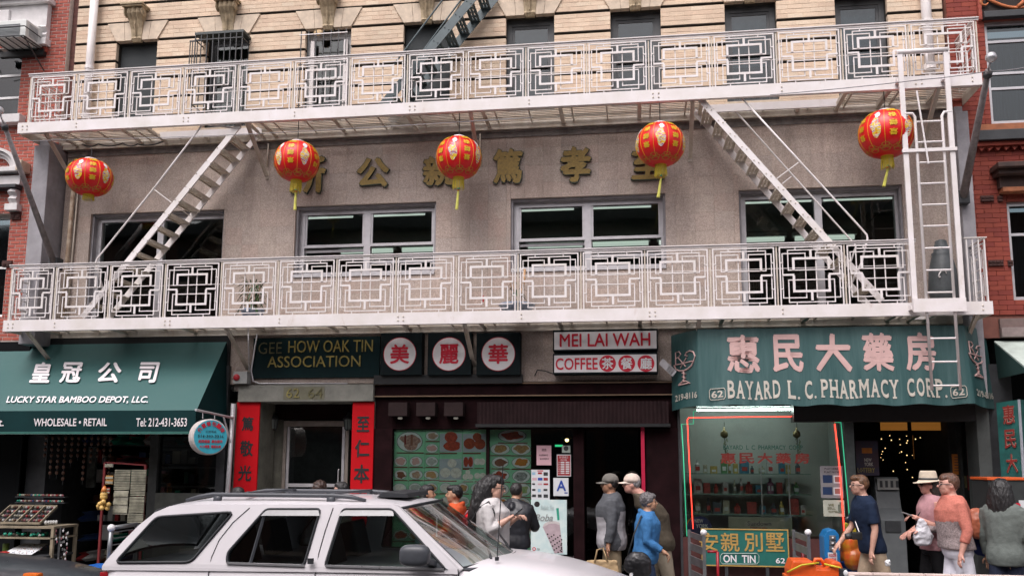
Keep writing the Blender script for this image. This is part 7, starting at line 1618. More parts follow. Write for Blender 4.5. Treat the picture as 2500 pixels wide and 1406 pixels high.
    if ty == 'long': m.loft([[Hd(f0+d*cos(2*pi*i/14), w_*sin(2*pi*i/14), z) for i in range(14)] for z, w_, d, f0 in ((.045, .045, .05, -.015), (.0, .055, .047, -.022), (-.06, .06, .04, -.035), (-.13, .06, .032, -.045), (-.19, .05, .025, -.048), (-.23, .03, .015, -.048))])
    if ty == 'big': m.loft([[Hd(f0+d*cos(2*pi*i/16), w_*sin(2*pi*i/16), z) for i in range(16)] for z, w_, d, f0 in ((.062, .04, .045, -.02), (.02, .066, .068, -.038), (-.04, .078, .068, -.055), (-.11, .085, .062, -.066), (-.18, .08, .05, -.078), (-.24, .055, .035, -.085), (-.27, .03, .02, -.085))])
    if m.v: remesh(m, 'hair', .0075, hm, o, 1, {'curly': .010, 'big': .012, 'bob': .006, 'long': .006}.get(ty, .0045), {'curly': 32, 'big': 22}.get(ty, 38), seed, stretch=(1, 1, .35 if ty in ('long', 'bob', 'big') else .8))
    if headgear:
        kd, hm2 = headgear; 
        if kd == 'cap':
            m = MB(); m.loft([[Hd(-.008+.0625*r_*cos(2*pi*i/18), .0525*r_*sin(2*pi*i/18), z) for i in range(18)] for z, r_ in ((.018, 1), (.04, 1.0), (.062, .86), (.078, .58), (.084, .2), (.085, .04))])
            cp = m.build('cap', hm2, o, smooth=True)
            m = MB(); nb = 9; up_r = []; 
            for i in range(nb+1):
                t_ = -1+2*i/nb; s_ = t_*.046; f0 = .052*math.sqrt(max(0, 1-t_*t_))*.9; f1 = f0+.052*math.sqrt(max(0, 1-t_**4)); up_r.append((f0, f1, s_))
            top_ = [Hd(f0-.01, s_, .026) for f0, f1, s_ in up_r]+[Hd(f1, s_, .016-.006*abs(s_/.046)) for f0, f1, s_ in up_r[::-1]]; n = len(top_)
            m.add(top_+[p-HZ*.005 for p in top_], [tuple(range(n)), tuple(range(2*n-1, n-1, -1))]+[(i, (i+1) % n, n+(i+1) % n, n+i) for i in range(n)]); m.build('peak', hm2, cp, fix=True)
            m = MB().ball(Hd(-.008, 0, .086), .004, n=6, m=4); m.build('button', hm2, cp)
        else:
            m = MB(); m.loft([[Hd(-.006+.06*r_*cos(2*pi*i/22), .052*r_*sin(2*pi*i/22), z+(.0 if z > .05 else 0)) for i in range(22)] for z, r_ in ((.030, 1.04), (.05, 1.0), (.085, .9), (.096, .8), (.092, .45), (.086, .1))])
            cp = m.build('hat_crown', hm2, o, smooth=True)
            MB().loft([[Hd(-.006+.0605*r_*cos(2*pi*i/22), .0525*r_*sin(2*pi*i/22), z) for i in range(22)] for z, r_ in ((.034, 1.045), (.048, 1.02))]).build('hat_band', M_dark, cp, smooth=True)
            MB().loft([[Hd(-.004+.06*r_*cos(2*pi*i/26), .052*r_*sin(2*pi*i/26), z-(.012*cos(2*pi*i/26) if r_ > 1.2 else 0)) for i in range(26)] for z, r_ in ((.034, 1.0), (.027, 1.3), (.026, 1.62), (.022, 1.62), (.023, 1.3), (.030, 1.0))], cap=False).build('hat_brim', hm2, cp, smooth=True)
    return dict(o=o, h=h, L=L, Hd=Hd, arms=A_, F=F, S=S, base=base, HR=HR)
B = (.012, .011, .012)
person('head of a dark haired passer-by just showing over the left end of the car roof', 577, 1186, 10.1, 150, cloth('dim_grey', (.12, .12, .13)), cloth('denim_dark', (.03, .04, .07)), hair=('short', 'black', B), seed=2, headgear=None)
person('brown curly haired person whose head top shows over the middle of the car roof', 785, 1172, 10.3, 90, cloth('dim_grey', (.12, .12, .13)), cloth('denim_dark', (.03, .04, .07)), 'light', ('curly', 'darkbrown', (.045, .02, .013)), seed=3)
person('black haired person facing left behind the right end of the roof rail', 827, 1173, 10.6, 175, cloth('beige_shirt', (.4, .35, .3)), cloth('denim_dark', (.03, .04, .07)), 'light', ('short', 'black', B), seed=4)
person('long haired woman facing the man in the orange hoodie', 1050, 1181, 10.4, 15, cloth('teal_top', (.05, .09, .09)), cloth('denim_dark', (.03, .04, .07)), 'tan', ('long', 'black', (.02, .017, .016)), seed=5, headturn=-10)
person('man in an orange hoodie facing left behind the windscreen', 1103, 1181, 10.1, 192, cloth('orange_sweat', (.50, .085, .03)), cloth('denim_dark', (.03, .04, .07)), 'tan', ('quiff', 'black', B), hood=1, seed=6, arms=((25, 40, 10), (15, 20, 10)))
w6 = person('woman in a pale grey cardigan and glasses looking down at her phone', 1213, 1163, 9.95, -6, cloth('pale_grey_knit', (.52, .50, .50), var=.06), cloth('denim_dark', (.03, .04, .07)), 'light', ('big', 'black', B), g=1.34, hs=1.22, nod=10, arms=((8, 112, 8, 16, 1), (8, 116, 8, 14, 1)), sleeve=.8, hem=.40, glasses='thin', seed=7, belly=.02, lean=.03, vox=.0115)
wr = w6['arms'][1][2]; d2 = w6['arms'][1][3]
ph = thing('mobile_phone', 'dark mobile phone in the hands of the woman in the pale cardigan', 'phone', wr+d2*.1)
q = wr+d2*.11+Vector((.03, -.02, .02)); MB().bar(q-Vector((.04, 0, .035)), q+Vector((.045, 0, .04)), .07, .010, (-.7, 0, .7)).build('phone_case', M_black, ph, bevel=.002); MB().bar(q-Vector((.04, 0, .035))+Vector((-.006, 0, .006)), q+Vector((.04, 0, .036))+Vector((-.006, 0, .006)), .06, .003, (-.7, 0, .7)).build('screen', mat('phone_screen', (.1, .13, .16), .15), ph)
# shoulder bag strap and red bag behind her
def strap(name, lab, cat, pts, r_, m, flat=None):
    o = MB().tube(pts, r_, 8).build(name, m, None, smooth=True); return tag(o, lab, cat)
L6 = w6['L']; strap('bag_strap', 'thin dark strap round the shoulder of the woman in the pale cardigan', 'strap', [L6(.06, -.125, .68), L6(.055, -.15, .78), L6(.01, -.13, .845), L6(-.06, -.13, .80), L6(-.13, -.13, .68), L6(-.14, -.11, .5)], .008, M_black)
rb = thing('red_bag', 'shiny red bag between the orange hoodie and the pale cardigan', 'bag', at(1155, 1290, 10.0)); c_ = at(1152, 1278, 10.0)
remesh(MB().ball(c_, .12, .08, .12, 16, 12).ball(c_+Vector((.02, 0, .06)), .09, .07, .08), 'bag_body', .01, mat('shiny_red', (.5, .01, .02), .25, var=.2), rb, 2, .015, 18, 3)
MB().tube([c_+Vector((-.08, 0, .1)), c_+Vector((0, 0, .2)), c_+Vector((.08, 0, .1))], .01, 6).build('bag_handle', M_pink, rb, smooth=True)
person('man in a black padded jacket and jeans seen from behind at the menu', 1258, 1176, 10.9, 78, mat('cloth_black_nylon', (.014, .015, .02), .45, var=.2), cloth('blue_jeans', (.03, .075, .17), var=.2), 'tan', ('short', 'softblack', (.02, .018, .018)), g=1.22, hood=1, seed=8, arms=((20, 60, 14, 20), (20, 60, 14, 20)), hem=.5, stride=6, loose=.022, slump=.2, lean=.03)
M_jk = cloth('charcoal_fleece', (.085, .09, .10)); 
w8 = person('man in a grey cap and two tone grey jacket standing in the cafe doorway', 1482, 1152, 10.9, 184, M_jk, cloth('khaki', (.30, .24, .16)), 'brown', ('short', 'softblack', (.03, .028, .028)), g=1.16, arms=((2, 8, 12), (4, 8, 12)), hem=.43, headgear=('cap', cloth('cap_grey', (.16, .15, .135))), collar=1, seed=9, loose=.024, stride=5, vox=.0115)
# lighter panels of the two-tone jacket
def recolour(w_, m, test):
    """give the cloth of the garment a second colour where it is cut from another fabric"""
    ob = [c for c in w_['o'].children if c.name.startswith('top_garment')][0]; me = ob.data; me.materials.append(m); h, F_, S_, b_ = w_['h'], w_['F'], w_['S'], w_['base']
    for p in me.polygons:
        d = p.center-b_; z = d.z/h; f = d.dot(F_)/h; s_ = d.dot(S_)/h
        if test(f, s_, z, p.normal.dot(F_)): p.material_index = 1
M_lg = cloth('pale_grey_fleece', (.36, .35, .37))
bpy.context.view_layer.update(); recolour(w8, M_lg, lambda f, s_, z, n: z < .70+.04*(f < 0) and abs(s_) < .118 and abs(f) > .038)
tb = thing('tote_bag', 'beige tote bag held low by the man in the grey cap', 'bag', at(1470, 1400, 10.6)); c_ = at(1469, 1384, 10.62); 
remesh(MB().loft([[c_+Vector((w_*cos(2*pi*i/16), .07*sin(2*pi*i/16)*(1 if z < .1 else .5), z-.14)) for i in range(16)] for z, w_ in ((-.06, .17), (0, .19), (.12, .2), (.22, .18))]), 'bag_body', .011, cloth('tote_tan', (.42, .30, .17)), tb, 1, .012, 12, 2)
for y in (-.05, .05): MB().tube([c_+Vector((-.08, y, .06)), c_+Vector((-.05, y*.4, .2)), c_+Vector((.02, y*.3, .22)), c_+Vector((.07, y, .07))], .009, 6).build('bag_handle', cloth('tote_tan2', (.38, .27, .15)), tb, smooth=True)
person('bent old man in a cream cap and olive brown jacket behind the woman in blue', 1578, 1152, 10.9, 186, cloth('olive_brown', (.075, .062, .045)), cloth('stone_trousers', (.30, .26, .20)), 'rosy', ('short', 'silver', (.3, .29, .3)), g=1.12, arms=((4, 10, 10), (4, 12, 10)), hem=.42, headgear=('cap', cloth('cap_cream', (.58, .48, .42))), lean=.17, seed=10, loose=.022, slump=.5, nod=0)
w10 = person('short woman with curly grey hair in a blue hooded jacket walking right', 1590, 1202, 10.3, 2, cloth('blue_fleece', (.045, .16, .36), var=.14), cloth('denim_mid', (.03, .05, .10)), 'tan', ('curly', 'grey', (.13, .12, .125)), g=1.12, arms=((0, 50, 8), (-4, 62, 8, 0, 1)), hood=1, hem=.42, lean=.07, seed=11, loose=.02, nod=-2, vox=.0115)
bb = thing('shoulder_bag', 'black shoulder bag carried by the woman in the blue hooded jacket', 'bag', at(1556, 1385, 10.0)); c_ = at(1556, 1376, 10.02)
remesh(MB().ball(c_, .15, .07, .14, 16, 10).ball(c_+Vector((.06, 0, -.05)), .1, .06, .1), 'bag_body', .011, mat('black_leather', (.014, .014, .016), .35, var=.15), bb, 2, .012, 14, 5)
MB().tube([c_+Vector((-.1, 0, .1)), w10['L'](-.1, -.12, .7), w10['L'](-.05, -.115, .84)], .009, 6).build('bag_strap', M_black, bb, smooth=True)
w11 = person('young man in a navy T-shirt and khaki shorts walking left', 2090, 1156, 10.5, 190, cloth('navy_tee', (.009, .018, .042)), cloth('khaki_light', (.36, .28, .20)), 'light', ('quiff', 'brown', (.12, .055, .025)), g=.98, arms=((-4, 16, 8), (14, 26, 6)), sleeve=.4, hem=.48, glasses='thin', lean=.16, short=True, seed=12, stride=16, shoe=(.2, .2, .2))
cm = thing('camera', 'black camera hanging at the chest of the young man in navy', 'camera', at(2093, 1300, 10.3)); c_ = at(2092, 1307, 10.25)
MB().box(c_.x-.06, c_.x+.05, c_.y-.04, c_.y+.04, c_.z-.04, c_.z+.04).build('camera_body', M_black, cm, bevel=.01); MB().lathe(c_-Vector((.06, 0, 0)), [(.035, 0), (.033, .06), (.025, .061)], 14, (-1, 0, -.2)).build('lens', M_dark, cm, smooth=True)
L_ = w11['L']; MB().tube([c_+Vector((.03, .02, .04)), L_(.07, -.05, .72), L_(.03, -.05, .83), L_(-.02, -.03, .86)], .006, 5).build('neck_strap', M_disc, cm, smooth=True)
qq = at(2168, 1373, 10.2); wp_ = thing('wrapper', 'crumpled pale wrapper in the hand of the young man in navy', 'wrapper', qq); remesh(MB().ball(qq, .035, .03, .03, 10, 8), 'paper', .006, M_paper, wp_, 1, .02, 30, 2)
w12 = person('woman in a straw trilby, sunglasses and pink vest holding out a phone', 2257, 1148, 10.6, 188, cloth('dusty_pink', (.44, .24, .26)), cloth('black_trousers', (.012, .012, .014)), 'rosy', ('long', 'darkbrown2', (.03, .02, .016)), g=1.0, arms=((2, 114, 8, 8, 1), (8, 62, 8, 30)), sleeve=0, hem=.5, loose=.008, headgear=('hat', cloth('straw_pale', (.56, .48, .38))), glasses='sun', seed=13, head_adj=-.004)
q = w12['arms'][0][2]+w12['arms'][0][3]*.11+Vector((-.03, -.02, .01)); ph = thing('mobile_phone', 'silver mobile phone held out by the woman in the straw trilby', 'phone', q); MB().bar(q-Vector((.05, 0, -.015)), q+Vector((.05, 0, -.02)), .05, .012).build('phone_case', mat('phone_silver', (.35, .35, .36), .3, metal=.4), ph, bevel=.003)
pb = thing('plastic_bag', 'white plastic carrier bag held by the woman in the straw trilby', 'bag', at(2253, 1320, 10.35)); c_ = at(2252, 1297, 10.35)
remesh(MB().loft([[c_+Vector((w_*cos(2*pi*i/16), w_*.5*sin(2*pi*i/16), z)) for i in range(16)] for z, w_ in ((-.15, .03), (-.13, .085), (-.06, .11), (.02, .09), (.1, .045), (.15, .02))]), 'bag_body', .009, mat('white_plastic', (.5, .5, .54), .35, var=.1), pb, 1, .014, 20, 4)
strap('bag_strap', 'dark strap across the chest of the woman in the straw trilby', 'strap', [w12['L'](-.03, .09, .835), w12['L'](.06, .05, .79), w12['L'](.098, -.0, .72), w12['L'](.09, -.06, .62)], .008, M_dark)
w13 = person('woman in a coral and grey knit top and white trousers walking left', 2306, 1153, 10.2, 183, cloth('coral_knit', (.50, .17, .13), var=.14, scale=60), cloth('white_jeans', (.74, .74, .82), var=.05), 'rosy', ('short', 'chestnut', (.11, .05, .03)), g=1.1, hs=1.04, arms=((-8, 26, 14), (14, 70, 10, 10, 1)), sleeve=.62, hem=.53, glasses='thin', seed=14, lean=.06, belly=.015, loose=.02, vox=.0115)
bpy.context.view_layer.update(); recolour(w13, cloth('grey_lace', (.30, .25, .25), var=.4, scale=70, alt=(.1, .08, .08)), lambda f, s_, z, n: z < .705 and abs(s_) < .135)
MB().ball(w13['Hd'](-.0, -.053, -.03), .007, n=8, m=6).build('earring', M_disc, w13['o'], smooth=True)
sb = thing('handbag', 'tan leather strap and coral bag under the arm of the woman in white trousers', 'bag', at(2385, 1290, 10.2)); c_ = at(2386, 1278, 10.15)
remesh(MB().ball(c_, .12, .07, .17, 14, 10).ball(c_+Vector((.05, 0, -.04)), .09, .06, .12), 'bag_body', .011, mat('coral_leather', (.42, .12, .06), .5, var=.25), sb, 2, .012, 14, 5)
MB().tube([w13['L'](-.05, -.12, .68), w13['L'](.01, -.125, .79), w13['L'](-.01, -.1, .845), w13['L'](-.06, -.08, .80)], .014, 6).build('bag_strap', mat('tan_leather', (.4, .13, .04), .5), sb, smooth=True)
w14 = person('dark haired woman in a grey blazer seen from behind at the right edge', 2446, 1168, 10.0, 48, cloth('grey_wool', (.13, .15, .14)), cloth('indigo', (.015, .02, .04)), 'tan', ('bob', 'black', (.02, .018, .018)), g=1.05, arms=((4, 14, 10), (8, 18, 10)), hem=.46, collar=1, seed=15, hs=1.12)
nb_ = thing('navy_bag', 'navy blue bag beside the woman in the grey blazer', 'bag', at(2402, 1320, 10.3)); c_ = at(2398, 1318, 10.3)
remesh(MB().ball(c_, .09, .08, .17, 14, 10).ball(c_+Vector((-.04, 0, -.04)), .09, .07, .12), 'bag_body', .011, cloth('navy_canvas', (.02, .03, .11)), nb_, 2, .01, 12, 5)
# ================================================================ shop goods and street clutter
rg = random.Random(21)
M_wood = mat('pale_display_wood', (.24, .2, .14), .7, var=.2); M_chr = mat('cart_steel', (.22, .23, .24), .35, metal=.6, var=.15)
GC = [(.35, .03, .03), (.02, .3, .2), (.3, .28, .22), (.45, .4, .3), (.02, .05, .15), (.1, .04, .02), (.3, .1, .12), (.5, .5, .48)]
def gm(i): return mat('trinket_%d' % i, GC[i], .35, var=.3, scale=60)
# tilted jewellery rack
o = thing('display_rack', 'tilted wooden tray rack of bangles in front of the gift shop', 'rack', at(60, 1250, 11.6))
a0 = at(-20, 1275, 11.45); a1 = at(98, 1272, 11.45); t1_ = at(112, 1230, 11.8)
dx = Vector((a1.x-a0.x, 0, 0)); up2 = Vector((0, t1_.y-a1.y, t1_.z-a1.z))
f = MB()
for k in range(5): v = a0+dx*(k/4); f.bar(v, v+up2*1.0, .015, .03)
for k in range(2): f.bar(a0+up2*k, a0+dx+up2*k, .015, .03)
f.build('tray_frame', M_wood, o); MB().add([a0-Vector((0, -.02, .02)), a0+dx-Vector((0, -.02, .02)), a0+dx+up2-Vector((0, -.02, .02)), a0+up2-Vector((0, -.02, .02))], [(0, 1, 2, 3)]).build('tray', M_dark, o, fix=False)
for r_ in range(4):
    for c in range(20):
        p = a0+dx*((c+.5)/20)+up2*((r_+.6)/4); MB()
        if c % 5 == 0: continue
        m = MB(); 
        for q in range(2): m.lathe(p+Vector((q*.012-.006, 0, 0)), [(.016, 0), (.021, .004), (.016, .008)], 8, (1, 0, 0))
        m.build('bangle', gm(rg.choice((0, 2, 3, 5, 6, 7))), o, smooth=True)
for r_ in range(2):
    z = at(50, 1222-r_*14, 11.9).z
    MB().box(a0.x, a1.x+.05, 11.88, 11.98, z-.03, z-.018).build('shelf', M_dark, o)
    for c in range(24):
        p = Vector((a0.x+.02+c*(a1.x-a0.x)/24, 11.92, z)); MB().ball(p, .018, n=8, m=6).build('bead', gm(rg.randrange(8)), o, smooth=True)
# shelf under it with green trinkets
o = thing('display_shelf', 'wooden shelf of green jade trinkets under the bangle rack', 'shelf', at(60, 1320, 11.6))
p0_, p1_ = at(-30, 1284, 11.4), at(132, 1281, 11.4); MB().box(p0_.x, p1_.x, 11.4, 11.95, p0_.z-.02, p0_.z+.01).build('board', M_wood, o); q0_ = at(110, 1312, 11.4).z
MB().box(p0_.x, p1_.x, 11.4, 11.95, q0_-.02, q0_).box(p1_.x-.04, p1_.x, 11.4, 11.44, .13, p0_.z-.021).box(p1_.x-.04, p1_.x, 11.9, 11.94, .13, p0_.z-.021).build('stand', M_wood, o)
for k in range(46):
    p = Vector((at(15+95*rg.random(), 1300, 11.5).x, 11.42+.3*rg.random(), q0_+.02+.03*rg.random())); MB().ball(p, .022, .022, .02, 8, 6).build('jade_trinket', gm(1 if rg.random() < .8 else 7), o, smooth=True)
for k in range(5): p = at(112+k*4, 1275, 11.5); MB().ball(p+Vector((0, .02*k, 0)), .025, .02, .03, 8, 6).build('porcelain_figure', gm(7), o, smooth=True)
# table with a white card of pins
o = thing('goods_table', 'low table with a white card of pins and red cloth at the far left', 'table', at(50, 1380, 11.4))
z = at(60, 1352, 11.3).z; xa_, xb_ = at(-40, 1352, 11.3).x, at(112, 1350, 11.3).x
MB().box(xa_, xb_, 11.25, 11.9, z-.05, z-.02).build('table_top', M_dark, o)
for x in (xa_+.1, xb_-.1):
    for y in (11.3, 11.85): MB().box(x-.02, x+.02, y-.02, y+.02, .13, z-.051).build('leg', M_wood, o)
MB().add([Vector((at(8, 1350, 11.3).x, 11.26, z)), Vector((at(82, 1350, 11.3).x, 11.26, z)), Vector((at(100, 1330, 11.6).x, 11.75, z+.1)), Vector((at(38, 1330, 11.6).x, 11.75, z+.1))], [(0, 1, 2, 3)]).build('pin_card', M_paper, o, fix=False)
for k in range(60): u, v = rg.random(), rg.random(); p = Vector((at(8, 1350, 11.3).x+.06+.33*u+.1*v, 11.28+.45*v, z+.006+.09*v)); MB().ball(p, .007, n=6, m=4).build('pin', gm(rg.choice((0, 5, 4, 3))), o)
remesh(MB().ball(Vector((at(4, 1350, 11.3).x, 11.35, z+.0)), .12, .1, .03, 12, 8), 'red_cloth', .01, gm(0), o, 1, .01, 20, 1)
MB().lathe((at(2, 1340, 11.5).x, 11.6, z), [(.04, 0), (.045, .1), (.04, .11)], 10).build('green_pot', mat('olive_pot', (.12, .2, .03), .5), o)
# hanging chains of charms
o = thing('charm_stand', 'spinner of hanging chrome and pink charms by the gift shop table', 'display stand', at(140, 1380, 11.5))
cx = at(138, 1340, 11.5).x; MB().tube([(cx, 11.55, .13), (cx, 11.55, at(138, 1285, 11.5).z)], .015, 6).build('pole', M_chr, o)
for k in range(70):
    t = rg.random()*6.28; zz = at(138, 1290+95*rg.random(), 11.5).z; MB().ball((cx+.1*cos(t), 11.55+.1*sin(t), zz), .012, .01, .02, 6, 4).build('charm', (M_chr, gm(7), gm(6), M_disc)[rg.randrange(4)], o)
# postcard rack with yellow figurines and a red edge
o = thing('wind_chime_rack', 'tall rack of bamboo calendars and slatted blinds beside the shop entrance', 'rack', at(300, 1290, 11.7))
x0, x1 = at(252, 1200, 11.7).x, at(352, 1200, 11.7).x
MB().bar((x0, 11.7, .13), (x0, 11.7, at(250, 1128, 11.7).z), .03).bar((x0, 11.71, at(250, 1128, 11.7).z), (x1, 11.71, at(350, 1135, 11.7).z), .02).bar((x1, 11.7, .13), (x1, 11.7, at(350, 1135, 11.7).z), .03).build('frame', mat('rack_red', (.14, .014, .016), .5), o)
def bl(px0, py0, px1, py1, y, nm, m1, n):
    a, b, c, d = rect(px0, py0, px1, py1, y); k = MB().box(a, b, y, y+.008, c, d).build(nm, m1, o)
    s = MB()
    for q in range(n): zz = c+(d-c)*(q+.5)/n; s.bar((a, y-.006, zz), (b, y-.006, zz+rg.uniform(-.004, .004)), .008, (d-c)/n*.5)
    s.build('slats', mat('blind_slat', (.3, .29, .22), .6, var=.3), k, kind='stuff')
mb1 = mat('blind_backing', (.10, .10, .08), .8, var=.3)
for a_ in ((280, 1146, 318, 1195, 11.66, 'bamboo_blind', mb1, 12), (320, 1146, 356, 1210, 11.66, 'bamboo_blind', mb1, 16), (277, 1197, 312, 1255, 11.64, 'bamboo_mat', mat('mat_cream', (.26, .25, .2), .8, var=.3), 3), (316, 1212, 352, 1252, 11.64, 'bamboo_blind', mb1, 12), (312, 1253, 350, 1276, 11.63, 'bamboo_blind', mb1, 6), (256, 1132, 276, 1140, 11.66, 'calendar', gm(7), 2), (258, 1160, 276, 1182, 11.66, 'calendar', mat('amber_card', (.42, .2, .04), .6, var=.3), 2), (255, 1190, 268, 1205, 11.66, 'calendar', gm(0), 2)): bl(*a_)
cz = at(252, 1230, 11.55)
fig = MB()
for k in range(16): fig.ball(cz+Vector((rg.uniform(-.09, .09), rg.uniform(-.04, .04), rg.uniform(-.06, .04))), .032, n=10, m=7)
for (dx_, dz_) in ((0, .13), (.0, .1)): fig.ball(cz+Vector((dx_, 0, dz_)), .05, .045, .05, 10, 8)
yf_ = thing('yellow_figurine_bunch', 'bunch of small yellow figurines hanging on the red edge of the rack', 'figurines', cz); fig.build('figurines', mat('figurine_yellow', (.62, .4, .12), .45, var=.2), yf_, smooth=True, kind='stuff')
MB().lathe(cz+Vector((0, 0, .17)), [(.045, 0), (.03, .04), (.01, .08)], 10).build('cone_hat', mat('figurine_orange', (.6, .2, .04), .5), yf_, smooth=True)
# chrome trolley behind the car's rear
o = thing('wheeled_cart', 'steel cart frame with a round white corner behind the rear of the car', 'cart', at(300, 1400, 10.9))
a_, b_, c_ = at(272, 1288, 10.9), at(335, 1279, 11.3), at(262, 1400, 10.9)
MB().tube([a_, b_], .028, 8).tube([a_, c_], .03, 8).tube([b_, b_-Vector((0, 0, .7))], .03, 8).build('frame', M_chr, o, smooth=True); MB().ball(a_, .05, n=12, m=8).build('corner_cap', M_disc, o, smooth=True)
for k in range(6): MB().tube([a_.lerp(c_, .1+k*.14), a_.lerp(c_, .1+k*.14)+(b_-a_)], .008, 5).build('bar', M_chr, o)
o = thing('blue_bin', 'bright blue plastic tub on a crate behind the car', 'tub', at(240, 1410, 10.6)); p = at(216, 1378, 10.6); q = at(262, 1370, 10.6); zb_ = at(230, 1402, 10.6).z
MB().loft([[(p.x+e*.04+0, 10.4+e*.03, z), (q.x+.3-e*.04, 10.4+e*.03, z), (q.x+.3-e*.04, 10.8-e*.03, z), (p.x+e*.04, 10.8-e*.03, z)] for z, e in ((zb_, 1), (p.z, 0))]).build('tub', mat('tub_blue', (.01, .11, .42), .4, var=.1), o, bevel=.006)
MB().box(p.x-.05, q.x+.35, 10.38, 10.85, .13, zb_-.01).build('crate', M_wood, o, bevel=.006)
for (px0, px1, py0, py1, Y, c_, lab) in ((20, 56, 1064, 1158, 13.2, (.03, .07, .13), 'blue patterned poster deep in the gift shop'), (212, 232, 1090, 1190, 13.0, (.10, .11, .10), 'grey column of packets in the gift shop doorway'), (100, 190, 1075, 1115, 13.6, (.012, .03, .018), 'dim green shelf deep in the gift shop')):
    a, b, c, d = rect(px0, py0, px1, py1, Y); tag(MB().box(a, b, Y, Y+.05, c, d).build('shop_fitting', mat(lab[:8]+'_fitting', c_, .7, var=.5, scale=7), None), lab, 'fitting')
for k in range(3):
    zz = at(450, 1185-k*45, 13.2).z; tag(MB().box(at(392, 1180, 13.2).x, at(545, 1180, 13.2).x, 13.1, 13.4, zz-.02, zz).build('window_shelf', mat('dim_shelf', (.06, .065, .06), .5, var=.3), None), ('lowest', 'middle', 'top')[k]+' dim shelf in the dark window right of the gift shop door', 'shelf')
MB().box(at(366, 1150, 12.4).x, at(386, 1150, 12.4).x, 12.36, 12.5, .13, 2.95).build('shop_post', mat('dull_steel', (.06, .065, .065), .5, metal=.3, var=.2), T)
MB().box(at(386, 1150, 12.4).x, at(566, 1150, 12.4).x, 12.36, 12.5, .13, at(450, 1203, 12.4).z).build('stall_riser', mat('dull_riser', (.08, .085, .075), .6, var=.2), T)
MB().box(at(386, 1150, 12.4).x, at(566, 1150, 12.4).x, 12.42, 12.425, at(450, 1203, 12.4).z, 2.95).build('shop_window_pane', M_glass, T)
# standing sign frames / trolleys beside the address board
for (px, x_off, lab) in ((1700, 0, 'grey slotted trolley plate with a white corner cap left of the address board'), (1955, 0, 'grey slotted trolley plate with a white corner cap right of the address board')):
    Y0, Y1 = 11.4, 11.85; s = 1 if px < 1800 else 1; a_ = at(px-18, 1292, Y1); b_ = at(px+18, 1303, Y0)
    o = thing('hand_trolley', lab, 'trolley', (b_.x, Y0, .13)); zlo = .2
    m = MB(); 
    for zt_, zb2 in ((a_.z-.02, a_.z-.09), (a_.z-.16, a_.z-.25), (a_.z-.32, a_.z-.42), (a_.z-.5, a_.z-.6)):
        m.add([(a_.x, a_.y, zt_), (b_.x, b_.y, zt_-.03), (b_.x, b_.y, zb2-.03), (a_.x, a_.y, zb2), (a_.x+.02, a_.y+.0, zt_), (b_.x+.02, b_.y, zt_-.03), (b_.x+.02, b_.y, zb2-.03), (a_.x+.02, a_.y, zb2)], [(0, 1, 2, 3), (7, 6, 5, 4), (0, 4, 5, 1), (3, 2, 6, 7), (1, 5, 6, 2), (0, 3, 7, 4)])
    m.build('cross_plate', M_chr, o); MB().bar(a_, Vector((a_.x, a_.y, zlo)), .035).build('upright', M_chr, o); MB().bar(b_, Vector((b_.x, b_.y, zlo)), .04).build('upright', M_chr, o)
    MB().bar(Vector((b_.x, b_.y, .17)), Vector((b_.x+.3, b_.y, .17)), .2, .02).build('toe_plate', M_chr, o)
    MB().ball(b_+Vector((.0, -.0, .02)), .042, .04, .04, 12, 8).build('corner_cap', M_disc, o, smooth=True); r0_ = b_+Vector((.04, 0, -.21)) if px < 1800 else a_+Vector((-.02, 0, -.25))
    MB().tube([r0_, r0_+Vector((.12, 0, 0))], .016, 8).tube([r0_+Vector((.12, 0, .0)), r0_+Vector((.12, 0, -.5))], .018, 8).build('red_bar', mat('trolley_red', (.3, .01, .02), .4), o, smooth=True)
    for yy in (Y0+.0, Y1): MB().lathe((a_.x+.05, yy, .22), [(.03, -.02), (.09, -.02), (.09, .02), (.03, .02)], 14, (0, 1, 0)).build('wheel', M_tyre, o)
# orange rolling cart with yellow strap
o = thing('orange_carry_case', 'orange moulded plastic carrying case with a yellow strap in front of the shop', 'case', at(1990, 1400, 10.0)); a, b, c, d = rect(1924, 1366, 2056, 1420, 10.0)
m = MB().prism([(a-.0, c-.35), (b, c-.35), (b, d-.1), (b-.03, d-.01), (b-.12, d), (b-.16, d-.08), (a+.28, d-.08), (a+.24, d), (a+.04, d), (a, d-.1)], (0, 9.9, 0), (1, 0, 0), (0, 0, 1), (0, 1, 0), .35); ob = m.build('shell', mat('safety_orange', (.62, .09, .012), .4, var=.08), o, bevel=.02)
MB().box(a-.02, b+.02, 9.87, 10.28, d-.2, d-.17).build('rim', mat('safety_orange2', (.66, .12, .02), .4), o, bevel=.008); MB().tube([(a+.28, 10.07, d-.06), (a+.3, 10.07, d+.0), (b-.2, 10.07, d+.0), (b-.16, 10.07, d-.06)], .022, 8).build('carry_handle', mat('safety_orange2', (.66, .12, .02), .4), o, smooth=True)
MB().tube([(a-.03, 9.88, d-.12), (a+.12, 9.86, d-.04), (a+.3, 9.9, d-.02)], .011, 6).tube([(b-.2, 9.9, d-.03), (b-.05, 9.87, d-.06), (b+.0, 9.88, d-.14)], .011, 6).build('yellow_strap', mat('strap_yellow', (.5, .42, .02), .6), o, smooth=True)
for x in (a+.1, b-.1): MB().lathe((x, 9.93, .22), [(.03, -.03), (.09, -.03), (.09, .03), (.03, .03)], 14, (0, 1, 0)).build('wheel', M_tyre, o); MB().lathe((x, 10.2, .22), [(.03, -.03), (.09, -.03), (.09, .03), (.03, .03)], 14, (0, 1, 0)).build('wheel', M_tyre, o)
MB().box(a+.05, b-.05, 9.95, 10.2, .22, c-.34).build('undercarriage', M_dark, o)
